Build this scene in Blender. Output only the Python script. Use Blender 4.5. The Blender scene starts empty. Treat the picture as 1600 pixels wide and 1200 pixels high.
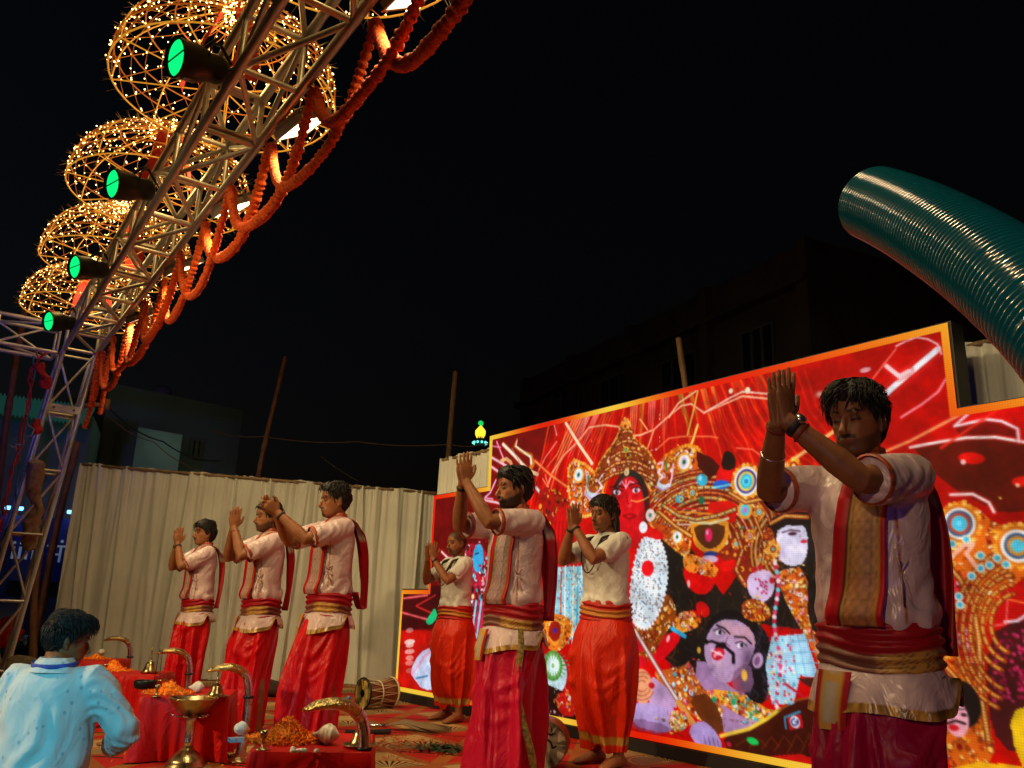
import bpy, bmesh, math, random
import numpy as np
from mathutils import Vector, Matrix

random.seed(7)
rng = np.random.default_rng(11)
PI = math.pi
SC = bpy.context.scene
COL = SC.collection

# ------------------------------------------------------------------ camera
# stage floor is z = 0; +Y runs along the LED wall away from the camera, +X runs
# from the audience towards the LED wall, the ground off stage is z = -0.62
FOC, CAMH = 1296.0, 0.98
AX_R = np.array((0.802, -0.596, 0.035))
_z = np.array([171, 4732, 1296.0]); _z /= np.linalg.norm(_z)
_u = np.array([-990, -319, 1296.0]); _u -= _z * (_u @ _z); _u /= np.linalg.norm(_u)
_x = -np.cross(_u, _z)
CM = np.array([_x, _u, _z])
CAM = np.array([0, 0, CAMH])
cam_d = bpy.data.cameras.new('camera')
cam_d.sensor_width = 36.0
cam_d.lens = 36.0 * FOC / 1600.0
cam_d.clip_start = 0.05
cam_d.clip_end = 400.0
cam = bpy.data.objects.new('camera', cam_d)
COL.objects.link(cam)
_r, _up, _f = CM @ [1., 0, 0], CM @ [0, 1., 0], CM @ [0, 0, 1.]
cam.matrix_world = Matrix(((_r[0], _up[0], -_f[0], 0), (_r[1], _up[1], -_f[1], 0), (_r[2], _up[2], -_f[2], CAMH), (0, 0, 0, 1)))
SC.camera = cam

# ------------------------------------------------------------------ night sky
world = bpy.data.worlds.new('World')
SC.world = world
world.use_nodes = True
_nt = world.node_tree
_bg = _nt.nodes['Background']
_sky = _nt.nodes.new('ShaderNodeTexSky')
_sky.sky_type = 'NISHITA'
_sky.sun_disc = False
_sky.sun_elevation = math.radians(-4)
_sky.sun_rotation = math.radians(-60)
_nt.links.new(_sky.outputs[0], _bg.inputs[0])
_bg.inputs[1].default_value = 0.08

# ------------------------------------------------------------------ exposure
SC.view_settings.view_transform = 'Standard'
SC.view_settings.look = 'None'
SC.view_settings.exposure = 0.0
SC.view_settings.gamma = 1.0
SC.view_settings.use_curve_mapping = False
SC.render.engine = 'CYCLES'
SC.cycles.use_denoising = True
SC.cycles.max_bounces = 6
SC.cycles.diffuse_bounces = 3
SC.cycles.glossy_bounces = 3
SC.cycles.transmission_bounces = 6
SC.cycles.transparent_max_bounces = 12
SC.cycles.sample_clamp_indirect = 3.0
SC.cycles.use_light_tree = True

# ------------------------------------------------------------------ measuring
def ray(px, py):
    return CM @ np.array([px - 800, 600 - py, FOC])
def ground(px, py, z=0.0):
    d = ray(px, py); return CAM + d * ((z - CAMH) / d[2])
def at_depth(px, py, dep):
    return CAM + ray(px, py) / FOC * dep
def at_x(px, py, x):
    d = ray(px, py); return CAM + d * (x / d[0])
def at_y(px, py, y):
    d = ray(px, py); return CAM + d * (y / d[1])

# ------------------------------------------------------------------ helpers
def lin(c):
    c = np.asarray(c, float)
    return np.where(c <= 0.04045, c / 12.92, ((c + 0.055) / 1.055) ** 2.4)
def rgb(r, g, b):
    return tuple(lin(np.array([r, g, b]) / 255.0))

MATS = {}
def mat(name, col=(.5, .5, .5), rough=.6, metal=0., vary=None, bump=None, attr=None, sheen=0., spec=.5,
        emis=None, estr=0., sss=0., alpha=1., trans=0., coat=0., aniso=0., nosample=False, ior=1.45, stretch=None, crease=None):
    if name in MATS: return MATS[name]
    m = bpy.data.materials.new(name); m.use_nodes = True
    nt = m.node_tree; b = nt.nodes['Principled BSDF']
    I = b.inputs
    I['Base Color'].default_value = (*col, 1)
    I['Roughness'].default_value = rough
    I['Metallic'].default_value = metal
    I['Specular IOR Level'].default_value = spec
    I['Sheen Weight'].default_value = sheen
    I['Sheen Roughness'].default_value = .4
    I['Alpha'].default_value = alpha
    I['Transmission Weight'].default_value = trans
    I['Coat Weight'].default_value = coat
    I['Anisotropic'].default_value = aniso
    I['IOR'].default_value = ior
    if sss:
        I['Subsurface Weight'].default_value = sss
        I['Subsurface Radius'].default_value = (.012, .005, .003)
    tc = nt.nodes.new('ShaderNodeTexCoord')
    src = None
    vec = tc.outputs['Object']
    if stretch:
        mp = nt.nodes.new('ShaderNodeMapping'); mp.inputs['Scale'].default_value = stretch
        nt.links.new(vec, mp.inputs['Vector']); vec = mp.outputs[0]
    if attr:
        a = nt.nodes.new('ShaderNodeAttribute'); a.attribute_name = attr
        src = a.outputs['Color']
        if emis != 'attr': nt.links.new(src, I['Base Color'])
    if vary:
        n = nt.nodes.new('ShaderNodeTexNoise'); n.inputs['Scale'].default_value = vary[0]
        n.inputs['Detail'].default_value = 5
        nt.links.new(vec, n.inputs['Vector'])
        r = nt.nodes.new('ShaderNodeMapRange')
        r.inputs['From Min'].default_value = .3; r.inputs['From Max'].default_value = .7
        r.inputs['To Min'].default_value = 1 - vary[1]; r.inputs['To Max'].default_value = 1 + vary[1]
        nt.links.new(n.outputs['Fac'], r.inputs['Value'])
        mx = nt.nodes.new('ShaderNodeMix'); mx.data_type = 'RGBA'; mx.blend_type = 'MULTIPLY'
        mx.inputs['Factor'].default_value = 1
        if src is not None: nt.links.new(src, mx.inputs[6])
        else: mx.inputs[6].default_value = (*col, 1)
        nt.links.new(r.outputs[0], mx.inputs[7])
        nt.links.new(mx.outputs[2], I['Base Color'])
        rr = nt.nodes.new('ShaderNodeMapRange')
        rr.inputs['To Min'].default_value = max(0.02, rough - .1); rr.inputs['To Max'].default_value = min(1, rough + .1)
        nt.links.new(n.outputs['Fac'], rr.inputs['Value']); nt.links.new(rr.outputs[0], I['Roughness'])
    if bump:
        n = nt.nodes.new('ShaderNodeTexNoise'); n.inputs['Scale'].default_value = bump[0]; n.inputs['Detail'].default_value = 4
        nt.links.new(vec, n.inputs['Vector'])
        bp = nt.nodes.new('ShaderNodeBump'); bp.inputs['Strength'].default_value = bump[1]
        bp.inputs['Distance'].default_value = bump[2] if len(bump) > 2 else .01
        nt.links.new(n.outputs['Fac'], bp.inputs['Height']); nt.links.new(bp.outputs[0], I['Normal'])
    if crease:     # crisp fold lines: ridged noise, warped
        n = nt.nodes.new('ShaderNodeTexNoise'); n.inputs['Scale'].default_value = crease[0]; n.inputs['Detail'].default_value = 3; n.inputs['Distortion'].default_value = 1.2
        mp2 = nt.nodes.new('ShaderNodeMapping'); mp2.inputs['Scale'].default_value = crease[3] if len(crease) > 3 else (1, 1, .6)
        nt.links.new(tc.outputs['Object'], mp2.inputs[0]); nt.links.new(mp2.outputs[0], n.inputs['Vector'])
        s1 = nt.nodes.new('ShaderNodeMath'); s1.operation = 'SUBTRACT'; s1.inputs[1].default_value = .5; nt.links.new(n.outputs['Fac'], s1.inputs[0])
        s2 = nt.nodes.new('ShaderNodeMath'); s2.operation = 'ABSOLUTE'; nt.links.new(s1.outputs[0], s2.inputs[0])
        bp2 = nt.nodes.new('ShaderNodeBump'); bp2.inputs['Strength'].default_value = crease[1]; bp2.inputs['Distance'].default_value = crease[2]; bp2.invert = True
        nt.links.new(s2.outputs[0], bp2.inputs['Height'])
        if bump: nt.links.new(bp.outputs[0], bp2.inputs['Normal'])
        nt.links.new(bp2.outputs[0], I['Normal'])
    if emis is not None:
        if emis == 'attr': nt.links.new(src, I['Emission Color'])
        else: I['Emission Color'].default_value = (*emis, 1)
        I['Emission Strength'].default_value = estr
        if nosample: m.cycles.emission_sampling = 'NONE'
    MATS[name] = m
    return m

def link(o, parent=None):
    COL.objects.link(o)
    if parent is not None: o.parent = parent
    return o

def tag(o, label=None, cat=None, group=None, kind=None):
    if label: o['label'] = label
    if cat: o['category'] = cat
    if group: o['group'] = group
    if kind: o['kind'] = kind
    return o

def thing(name, label, cat, loc=(0, 0, 0), rz=0., group=None):
    o = bpy.data.objects.new(name, None); o.empty_display_size = .1
    o.location = loc; o.rotation_euler = (0, 0, rz)
    return tag(link(o), label, cat, group)

class MB:
    """collects shapes for ONE mesh"""
    def __init__(s): s.v = []; s.f = []; s.c = []; s.n = 0; s.usec = False
    def add(s, v, f, col=None):
        v = np.asarray(v, float).reshape(-1, 3)
        s.v.append(v); n = s.n
        s.f += [tuple(i + n for i in q) for q in f]
        if col is not None: s.usec = True
        c = np.ones((len(v), 3)) if col is None else (np.tile(np.asarray(col, float), (len(v), 1)) if np.ndim(col) == 1 else np.asarray(col, float))
        s.c.append(c); s.n += len(v); return s
    def box(s, lo, hi, col=None):
        x0, y0, z0 = lo; x1, y1, z1 = hi
        return s.add([(x0, y0, z0), (x1, y0, z0), (x1, y1, z0), (x0, y1, z0), (x0, y0, z1), (x1, y0, z1), (x1, y1, z1), (x0, y1, z1)],
                     [(3, 2, 1, 0), (4, 5, 6, 7), (0, 1, 5, 4), (1, 2, 6, 5), (2, 3, 7, 6), (3, 0, 4, 7)], col)
    def tube(s, path, rad, seg=8, cap=True, ref=None, col=None):
        return s.add(*tube(path, rad, seg, cap, ref), col)
    def rev(s, prof, seg=20, loc=(0, 0, 0), col=None):
        return s.add(*revolve(prof, seg, loc), col)
    def ell(s, c, r, seg=16, rings=10, col=None, rot=None):
        return s.add(*ellipsoid(c, r, seg, rings, rot), col)
    def build(s, name, m, parent=None, smooth=True, loc=None, attr='Col'):
        v = np.concatenate(s.v) if s.v else np.zeros((0, 3))
        return mesh(name, v, s.f, m, parent, smooth, np.concatenate(s.c) if s.usec else None, loc, attr)

def mesh(name, v, f, m, parent=None, smooth=True, cols=None, loc=None, attr='Col'):
    me = bpy.data.meshes.new(name)
    me.from_pydata(np.asarray(v).tolist(), [], [list(map(int, q)) for q in f])
    if smooth:
        me.polygons.foreach_set('use_smooth', np.ones(len(me.polygons), bool))
    if cols is not None: setcol(me, cols, attr)
    me.materials.append(m); me.update()
    o = bpy.data.objects.new(name, me)
    if loc is not None: o.location = loc
    return link(o, parent)

def setcol(me, cols, attr='Col'):
    a = me.color_attributes.new(attr, 'FLOAT_COLOR', 'POINT')
    c = np.ones((len(me.vertices), 4), np.float32); c[:, :3] = cols
    a.data.foreach_set('color', c.ravel())

def frames(path, ref=None):
    P = np.asarray(path, float); n = len(P)
    T = np.gradient(P, axis=0) if n > 2 else np.tile(P[-1] - P[0], (n, 1))
    T /= np.linalg.norm(T, axis=1)[:, None] + 1e-12
    r = np.array(ref if ref is not None else ((0, 0, 1) if abs(T[0, 2]) < .9 else (1, 0, 0)), float)
    A = np.zeros_like(P)
    for i in range(n):
        a = r - T[i] * (r @ T[i]); a /= np.linalg.norm(a) + 1e-12
        A[i] = a; r = a if ref is None else r
    return P, T, A, np.cross(T, A)

def tube(path, rad, seg=8, cap=True, ref=None):
    P, T, A, B = frames(path, ref)
    n = len(P)
    R = np.asarray(rad, float)
    if R.ndim == 0: R = np.full(n, float(R))
    if R.ndim == 1: R = np.stack([R, R], 1)
    if len(R) != n:
        t = np.linspace(0, 1, len(R)); R = np.stack([np.interp(np.linspace(0, 1, n), t, R[:, k]) for k in (0, 1)], 1)
    th = np.arange(seg) * 2 * PI / seg
    v = P[:, None] + A[:, None] * (np.cos(th)[None, :, None] * R[:, 0][:, None, None]) + B[:, None] * (np.sin(th)[None, :, None] * R[:, 1][:, None, None])
    v = v.reshape(-1, 3)
    f = [(i * seg + j, i * seg + (j + 1) % seg, (i + 1) * seg + (j + 1) % seg, (i + 1) * seg + j) for i in range(n - 1) for j in range(seg)]
    if cap:
        v = np.concatenate([v, P[:1] - T[:1] * R[0].min() * .35, P[-1:] + T[-1:] * R[-1].min() * .35])
        a, b = n * seg, n * seg + 1
        f += [(a, (j + 1) % seg, j) for j in range(seg)] + [(b, (n - 1) * seg + j, (n - 1) * seg + (j + 1) % seg) for j in range(seg)]
    return v, f

def revolve(prof, seg=20, loc=(0, 0, 0)):
    p = np.asarray(prof, float); n = len(p)
    th = np.arange(seg) * 2 * PI / seg
    v = np.stack([p[:, 0:1] * np.cos(th), p[:, 0:1] * np.sin(th), np.repeat(p[:, 1:2], seg, 1)], 2).reshape(-1, 3) + np.array(loc)
    f = [(i * seg + j, i * seg + (j + 1) % seg, (i + 1) * seg + (j + 1) % seg, (i + 1) * seg + j) for i in range(n - 1) for j in range(seg)]
    if p[0, 0] > 1e-6: f.append(tuple(range(seg))[::-1])
    if p[-1, 0] > 1e-6: f.append(tuple((n - 1) * seg + j for j in range(seg)))
    return v, f

def ellipsoid(c, r, seg=16, rings=10, rot=None):
    ph = np.linspace(0, PI, rings + 1)[1:-1]; th = np.arange(seg) * 2 * PI / seg
    v = np.stack([np.outer(np.sin(ph), np.cos(th)), np.outer(np.sin(ph), np.sin(th)), np.outer(np.cos(ph), np.ones(seg))], 2).reshape(-1, 3)
    v = np.concatenate([v, [(0, 0, 1), (0, 0, -1)]]) * np.array(r)
    if rot is not None: v = v @ np.asarray(rot).T
    v = v + np.array(c)
    k = rings - 1
    f = [(i * seg + j, (i + 1) * seg + j, (i + 1) * seg + (j + 1) % seg, i * seg + (j + 1) % seg) for i in range(k - 1) for j in range(seg)]
    f += [(k * seg, j, (j + 1) % seg) for j in range(seg)] + [(k * seg + 1, (k - 1) * seg + (j + 1) % seg, (k - 1) * seg + j) for j in range(seg)]
    return v, f

def rotm(axis, a):
    return np.array(Matrix.Rotation(a, 3, axis))

def _hash(i, j, k):
    h = (i * 374761393 + j * 668265263 + k * 2147483647 % 4294967291 + k * 1274126177) & 0xffffffff
    h = ((h ^ (h >> 13)) * 1274126177) & 0xffffffff
    return ((h ^ (h >> 16)) & 0xffff) / 65535.0
def vnoise(p):
    p = np.asarray(p, float); i = np.floor(p).astype(np.int64); t = p - i; t = t * t * (3 - 2 * t)
    o = 0
    for a in (0, 1):
        for b in (0, 1):
            for c in (0, 1):
                w = (t[:, 0] if a else 1 - t[:, 0]) * (t[:, 1] if b else 1 - t[:, 1]) * (t[:, 2] if c else 1 - t[:, 2])
                o = o + w * _hash(i[:, 0] + a, i[:, 1] + b, i[:, 2] + c)
    return o * 2 - 1
def fbm(p, oct=3):
    p = np.asarray(p, float); return sum(vnoise(p * 2 ** k + 17.3 * k) / 2 ** k for k in range(oct))
def sstep(a, b, x):
    t = np.clip((np.asarray(x, float) - a) / (b - a), 0, 1); return t * t * (3 - 2 * t)

def remesh(v, f, vox, smooth=2, fac=.5):
    me = bpy.data.meshes.new('tmp'); me.from_pydata(np.asarray(v).tolist(), [], [list(map(int, q)) for q in f])
    o = bpy.data.objects.new('tmp', me); COL.objects.link(o)
    md = o.modifiers.new('r', 'REMESH'); md.mode = 'VOXEL'; md.voxel_size = vox
    if smooth:
        sm = o.modifiers.new('s', 'SMOOTH'); sm.factor = fac; sm.iterations = smooth
    dg = bpy.context.evaluated_depsgraph_get()
    e = bpy.data.meshes.new_from_object(o.evaluated_get(dg))
    bpy.data.objects.remove(o); bpy.data.meshes.remove(me)
    return e
def mverts(me):
    a = np.empty(len(me.vertices) * 3); me.vertices.foreach_get('co', a); return a.reshape(-1, 3)
def mnorms(me):
    a = np.empty(len(me.vertices) * 3); me.vertices.foreach_get('normal', a); return a.reshape(-1, 3)
def setverts(me, v):
    me.vertices.foreach_set('co', np.asarray(v).ravel()); me.update()
def from_mesh(name, me, m, parent):
    me.name = name; me.materials.clear(); me.materials.append(m)
    me.polygons.foreach_set('use_smooth', np.ones(len(me.polygons), bool))
    return link(bpy.data.objects.new(name, me), parent)
def copy_thing(o, loc, rz=None, label=None, group=None):
    c = o.copy(); COL.objects.link(c); c.location = loc
    if rz is not None: c.rotation_euler = (0, 0, rz)
    if label: c['label'] = label
    if group: c['group'] = group
    for ch in o.children:
        d = ch.copy(); COL.objects.link(d); d.parent = c
        for g in ch.children:
            e = g.copy(); COL.objects.link(e); e.parent = d
    return c

def spot(name, loc, target, power, col, size=60, blend=.5, rad=.08, parent=None):
    l = bpy.data.lights.new(name, 'SPOT'); l.energy = power; l.color = col; l.spot_size = math.radians(size); l.spot_blend = blend
    l.shadow_soft_size = rad
    o = bpy.data.objects.new(name, l); o.location = loc
    o.rotation_euler = (Vector(target) - Vector(loc)).to_track_quat('-Z', 'Y').to_euler()
    return link(o, parent)
def area(name, loc, target, power, col, sx, sy, parent=None, spread=PI):
    l = bpy.data.lights.new(name, 'AREA'); l.energy = power; l.color = col; l.shape = 'RECTANGLE'; l.size = sx; l.size_y = sy; l.spread = spread
    o = bpy.data.objects.new(name, l); o.location = loc
    o.rotation_euler = (Vector(target) - Vector(loc)).to_track_quat('-Z', 'Y').to_euler()
    return link(o, parent)
def point(name, loc, power, col, rad=.1, parent=None):
    l = bpy.data.lights.new(name, 'POINT'); l.energy = power; l.color = col; l.shadow_soft_size = rad
    o = bpy.data.objects.new(name, l); o.location = loc
    return link(o, parent)
# ================================================================== ground, stage, carpet
GZ = -0.62
m_asph = mat('asphalt', (.04, .04, .042), .9, vary=(6, .3), bump=(60, .4))
tag(mesh('ground', [(-200, -200, GZ), (200, -200, GZ), (200, 200, GZ), (-200, 200, GZ)], [(0, 1, 2, 3)], m_asph, smooth=False), kind='structure')
m_ply = mat('stage_ply', (.12, .05, .035), .8, vary=(3, .2))
tag(MB().box((.86, -2.5, GZ + .002), (8.2, 13.2, -.006)).build('stage', m_ply, smooth=False), kind='structure')

def carpet_mat():
    m = bpy.data.materials.new('printed_carpet'); m.use_nodes = True
    nt = m.node_tree; N = nt.nodes; L = nt.links; b = N['Principled BSDF']
    def mth(op, a, c=None):
        n = N.new('ShaderNodeMath'); n.operation = op
        for k, s in enumerate((a, c)):
            if s is None: continue
            if isinstance(s, (int, float)): n.inputs[k].default_value = s
            else: L.new(s, n.inputs[k])
        return n.outputs[0]
    def mix(f, a, c):
        n = N.new('ShaderNodeMix'); n.data_type = 'RGBA'
        if isinstance(f, (int, float)): n.inputs[0].default_value = f
        else: L.new(f, n.inputs[0])
        for k, s in ((6, a), (7, c)):
            if isinstance(s, tuple): n.inputs[k].default_value = (*s, 1)
            else: L.new(s, n.inputs[k])
        return n.outputs[2]
    tc = N.new('ShaderNodeTexCoord'); mp = N.new('ShaderNodeMapping')
    mp.inputs['Rotation'].default_value = (0, 0, math.radians(0)); mp.inputs['Scale'].default_value = (1 / .62, 1 / .62, 1)
    L.new(tc.outputs['Object'], mp.inputs[0]); sp = N.new('ShaderNodeSeparateXYZ'); L.new(mp.outputs[0], sp.inputs[0])
    x, y = sp.outputs[0], sp.outputs[1]
    fx, fy = mth('FRACT', x), mth('FRACT', y)
    cx, cy = mth('FLOOR', x), mth('FLOOR', y)
    par = mth('MODULO', mth('ABSOLUTE', mth('ADD', cx, cy)), 2.0)            # alternate tiles
    par = mth('GREATER_THAN', par, .5)
    px, py = mth('SUBTRACT', fx, .5), mth('SUBTRACT', fy, .06)
    ang = mth('ARCTAN2', py, px); rad = mth('SQRT', mth('ADD', mth('MULTIPLY', px, px), mth('MULTIPLY', py, py)))
    rays = mth('GREATER_THAN', mth('SINE', mth('MULTIPLY', ang, 34.0)), .15)
    rays = mth('MULTIPLY', rays, mth('MULTIPLY', mth('LESS_THAN', rad, .42), mth('GREATER_THAN', rad, .07)))
    band = mth('LESS_THAN', mth('ABSOLUTE', mth('SUBTRACT', rad, .47)), .02)
    edge = mth('GREATER_THAN', mth('MAXIMUM', mth('ABSOLUTE', mth('SUBTRACT', fx, .5)), mth('ABSOLUTE', mth('SUBTRACT', fy, .5))), .44)
    diag = mth('LESS_THAN', mth('ABSOLUTE', mth('SUBTRACT', fx, fy)), .12)
    diag2 = mth('LESS_THAN', mth('ABSOLUTE', mth('SUBTRACT', mth('ADD', fx, fy), 1.0)), .04)
    no = N.new('ShaderNodeTexNoise'); no.inputs['Scale'].default_value = 9; no.inputs['Detail'].default_value = 6; L.new(tc.outputs['Object'], no.inputs['Vector'])
    beige = mix(no.outputs[0], (.34, .20, .07), (.52, .36, .15))
    red = mix(no.outputs[0], (.34, .008, .006), (.52, .018, .01))
    dark = (.015, .008, .006)
    A = mix(rays, beige, dark); A = mix(band, A, (.28, .06, .01))
    B = mix(diag, red, (.33, .10, .015)); B = mix(diag2, B, dark)
    c = mix(par, A, B); c = mix(edge, c, (.30, .085, .02))
    L.new(c, b.inputs['Base Color']); b.inputs['Roughness'].default_value = .85
    b.inputs['Specular IOR Level'].default_value = .2
    n2 = N.new('ShaderNodeTexNoise'); n2.inputs['Scale'].default_value = 160; L.new(tc.outputs['Object'], n2.inputs['Vector'])
    bp = N.new('ShaderNodeBump'); bp.inputs['Strength'].default_value = .5; bp.inputs['Distance'].default_value = .004
    L.new(n2.outputs[0], bp.inputs['Height']); L.new(bp.outputs[0], b.inputs['Normal'])
    return m
def sheet(nx, ny, x0, x1, y0, y1, zf):
    X, Y = np.meshgrid(np.linspace(x0, x1, nx), np.linspace(y0, y1, ny))
    v = np.stack([X.ravel(), Y.ravel(), zf(X.ravel(), Y.ravel())], 1)
    f = [(j * nx + i, j * nx + i + 1, (j + 1) * nx + i + 1, (j + 1) * nx + i) for j in range(ny - 1) for i in range(nx - 1)]
    return v, f
v, f = sheet(60, 130, .87, 8.1, -2.4, 13.1, lambda x, y: .004 * np.maximum(0, fbm(np.stack([x * 2.2, y * 2.2, 0 * x], 1), 3)))
tag(mesh('carpet', v, f, carpet_mat()), kind='structure')

# ================================================================== curtains
def curtain(name, label, a, b, ztop0, ztop1, m, seed, folds=5.5, z0=.01, amp=.075):
    a, b = np.array(a, float), np.array(b, float); Ln = np.linalg.norm(b - a); d = (b - a) / Ln; n = np.array([-d[1], d[0]])
    nu, nv = int(Ln * 130), 26
    U = np.linspace(0, 1, nu); V = np.linspace(0, 1, nv) ** .8
    r = np.random.default_rng(seed)
    s = U * Ln
    warp = s + .05 * fbm(np.stack([s * 2.0, 0 * s + seed, 0 * s], 1), 2)
    fine = np.sin(warp * 21 * PI / 2 + 4 * fbm(np.stack([s * 3, 0 * s, 0 * s + seed], 1), 2))
    gath = fbm(np.stack([s * 24, 0 * s + seed, 0 * s], 1), 2)
    lines = [(sp, r.uniform(.03, .10), r.uniform(.014, .045), r.uniform(-.16, .16)) for sp in np.cumsum(r.uniform(.08, .42, int(Ln * 4)))]
    P = []
    for k, w in enumerate(V):
        dr = s + .06 * (1 - w) * np.sin(s * 2.1 + seed)
        c1 = fbm(np.stack([dr * folds * .62, 0 * s + w * .5, 0 * s + seed], 1), 2); c2 = 1 - np.abs(fbm(np.stack([dr * folds * 1.3, 0 * s + w * .9, 0 * s + seed + 7], 1), 2))
        off = amp * (c1 * (.4 + .6 * (1 - w)) + .55 * c2 * (.5 + .5 * (1 - w))) + (.002 + .004 * w) * fine + .016 * gath * sstep(.25, 1, w)
        for sp, dp, wd, dr2 in lines: off = off - dp * (.45 + .55 * (1 - w)) * np.exp(-((s - sp - dr2 * (1 - w)) / wd) ** 2)
        swing = .03 * (1 - w) * fbm(np.stack([s * .8 + 9, 0 * s, 0 * s], 1), 2)
        z = z0 + w * ((ztop0 + (ztop1 - ztop0) * U) - z0) + (.012 * np.sin(s * 9) * .5 + .012 * fine * 0.5) * (w > .98)
        P.append(np.stack([a[0] + d[0] * (s + .015 * (1 - w) * c1) + n[0] * (off + swing),
                           a[1] + d[1] * s + n[1] * (off + swing), z], 1))
    P = np.concatenate(P)
    f = [(j * nu + i, j * nu + i + 1, (j + 1) * nu + i + 1, (j + 1) * nu + i) for j in range(nv - 1) for i in range(nu - 1)]
    t = thing(name, label, 'curtain', (a[0], a[1], z0))
    o = mesh('cloth', P - np.array([a[0], a[1], z0]), f, m, t)
    mb = MB().tube([(0, 0, ztop0 - z0 - .02), (b[0] - a[0], b[1] - a[1], ztop1 - z0 - .02)], .018)
    mb.build('rail', mat('bamboo_old', (.25, .16, .08), .7, vary=(8, .3)), t)
    return t
m_cur = mat('cream_curtain', (.58, .58, .50), .75, vary=(1.6, .10), bump=(220, .25, .003), sheen=.15)
curtain('curtain', 'tall cream pleated curtain across the far end of the stage', (1.86, 12.28), (5.98, 9.50), 2.69, 2.49, m_cur, 3)
pr, pl = at_x(1490, 543, 5.25), at_x(690, 717, 5.25)
curtain('curtain', 'cream pleated curtain hanging behind the LED wall, seen above its lower steps', (5.25, .3), (5.25, pl[1]), pr[2], pl[2], m_cur, 5, folds=5)

# ================================================================== trusses
m_steel = mat('truss_steel', (.60, .60, .57), .34, .55, vary=(14, .25), bump=(90, .12, .003))
m_plate = mat('truss_plate', (.50, .47, .38), .5, .4, vary=(10, .3))
m_bolt = mat('bolt', (.15, .14, .13), .5, .8)
_uv, _uf = tube([(0, 0, 0), (0, 0, 1)], 1.0, 12, False); _uf = _uf + [tuple(range(11, -1, -1)), tuple(range(12, 24))]
UNIT = bpy.data.meshes.new('strut'); UNIT.from_pydata(_uv.tolist(), [], _uf)
UNIT.polygons.foreach_set('use_smooth', np.arange(len(UNIT.polygons)) < 12); UNIT.materials.append(m_steel)
def strut(parent, name, a, b, r):
    a, b = Vector(a), Vector(b); d = b - a
    o = bpy.data.objects.new(name, UNIT)
    o.matrix_local = Matrix.Translation(a) @ d.to_track_quat('Z', 'Y').to_matrix().to_4x4() @ Matrix.Diagonal((r, r, d.length, 1))
    o.parent = parent; COL.objects.link(o)
    return o
def box_truss(name, label, c0, c1, bay, rc=.031, rb=.019, group=None, plates=()):
    """c0, c1: the four corners (in order) of the first and the last section"""
    c0, c1 = np.array(c0, float), np.array(c1, float)
    base = c0.mean(0); t = thing(name, label, 'truss', base, 0, group)
    c0, c1 = c0 - base, c1 - base
    for k in range(4): strut(t, 'chord', c0[k], c1[k], rc)
    n = max(1, round(np.linalg.norm(c1[0] - c0[0]) / bay))
    S = [c0 + (c1 - c0) * i / n for i in range(n + 1)]
    for i in range(n + 1):
        for k in range(4):
            strut(t, 'cross_bar', S[i][k], S[i][(k + 1) % 4], rb)
    for i in range(n):
        for k in range(4):
            a, b = (k, (k + 1) % 4) if (i + k) % 2 else ((k + 1) % 4, k)
            strut(t, 'brace', S[i][a], S[i + 1][b], rb * .92)
    for i in plates:
        for k in (0, 2):
            q = S[i]; e = q[(k + 1) % 4] - q[k]; ax = (c1 - c0)[0] / np.linalg.norm((c1 - c0)[0])
            nn = np.cross(e, ax); nn /= np.linalg.norm(nn); mb = MB()
            P = []
            for s in (-.045, .045):
                for u in (0, 1):
                    for w in (-.006, .006): P.append(q[k] + e * u + ax * s + nn * (w + .022))
            mb.add(P, [(0, 1, 3, 2), (4, 6, 7, 5), (0, 4, 5, 1), (2, 3, 7, 6), (0, 2, 6, 4), (1, 5, 7, 3)])
            pl_ = mb.build('joint_plate', m_plate, t, smooth=False)
            for u in (.2, .8):
                c = q[k] + e * u + nn * .03
                MB().tube([c, c + nn * .014], .014, 6).build('bolt', m_bolt, pl_)
    return t
TZ, TW = 3.92, .36
def XL(y): return .99 + .0275 * y
def XR(y): return 1.35 + .0275 * y
def tsec(y): return [(XL(y), y, TZ), (XR(y), y, TZ), (XR(y), y, TZ + TW), (XL(y), y, TZ + TW)]
N0, NB = 3.40, .75                      # garland / node pitch along the truss
box_truss('overhead_truss', 'long square metal truss overhead, hung with lamps, garlands and lit domes', tsec(N0 - 6 * NB), tsec(N0 + 10.4 * NB), NB,
          plates=(8, 12, 15))
yb = 11.2
box_truss('truss_pillar', 'leaning square metal truss pillar under the far end of the overhead truss',
          [(.88, yb, GZ), (1.245, yb, GZ), (1.245, yb + TW, GZ), (.88, yb + TW, GZ)],
          [(1.294, yb, TZ), (1.66, yb, TZ), (1.66, yb + TW, TZ), (1.294, yb + TW, TZ)], .76, .027, .017, plates=(5,))
box_truss('side_truss', 'blue lit metal truss running off to the left edge from the pillar top',
          [(1.22, yb, 3.84), (1.22, yb + TW, 3.84), (1.22, yb + TW, 4.2), (1.22, yb, 4.2)],
          [(-3.4, yb, 3.84), (-3.4, yb + TW, 3.84), (-3.4, yb + TW, 4.2), (-3.4, yb, 4.2)], .66, .026, .016)

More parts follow.
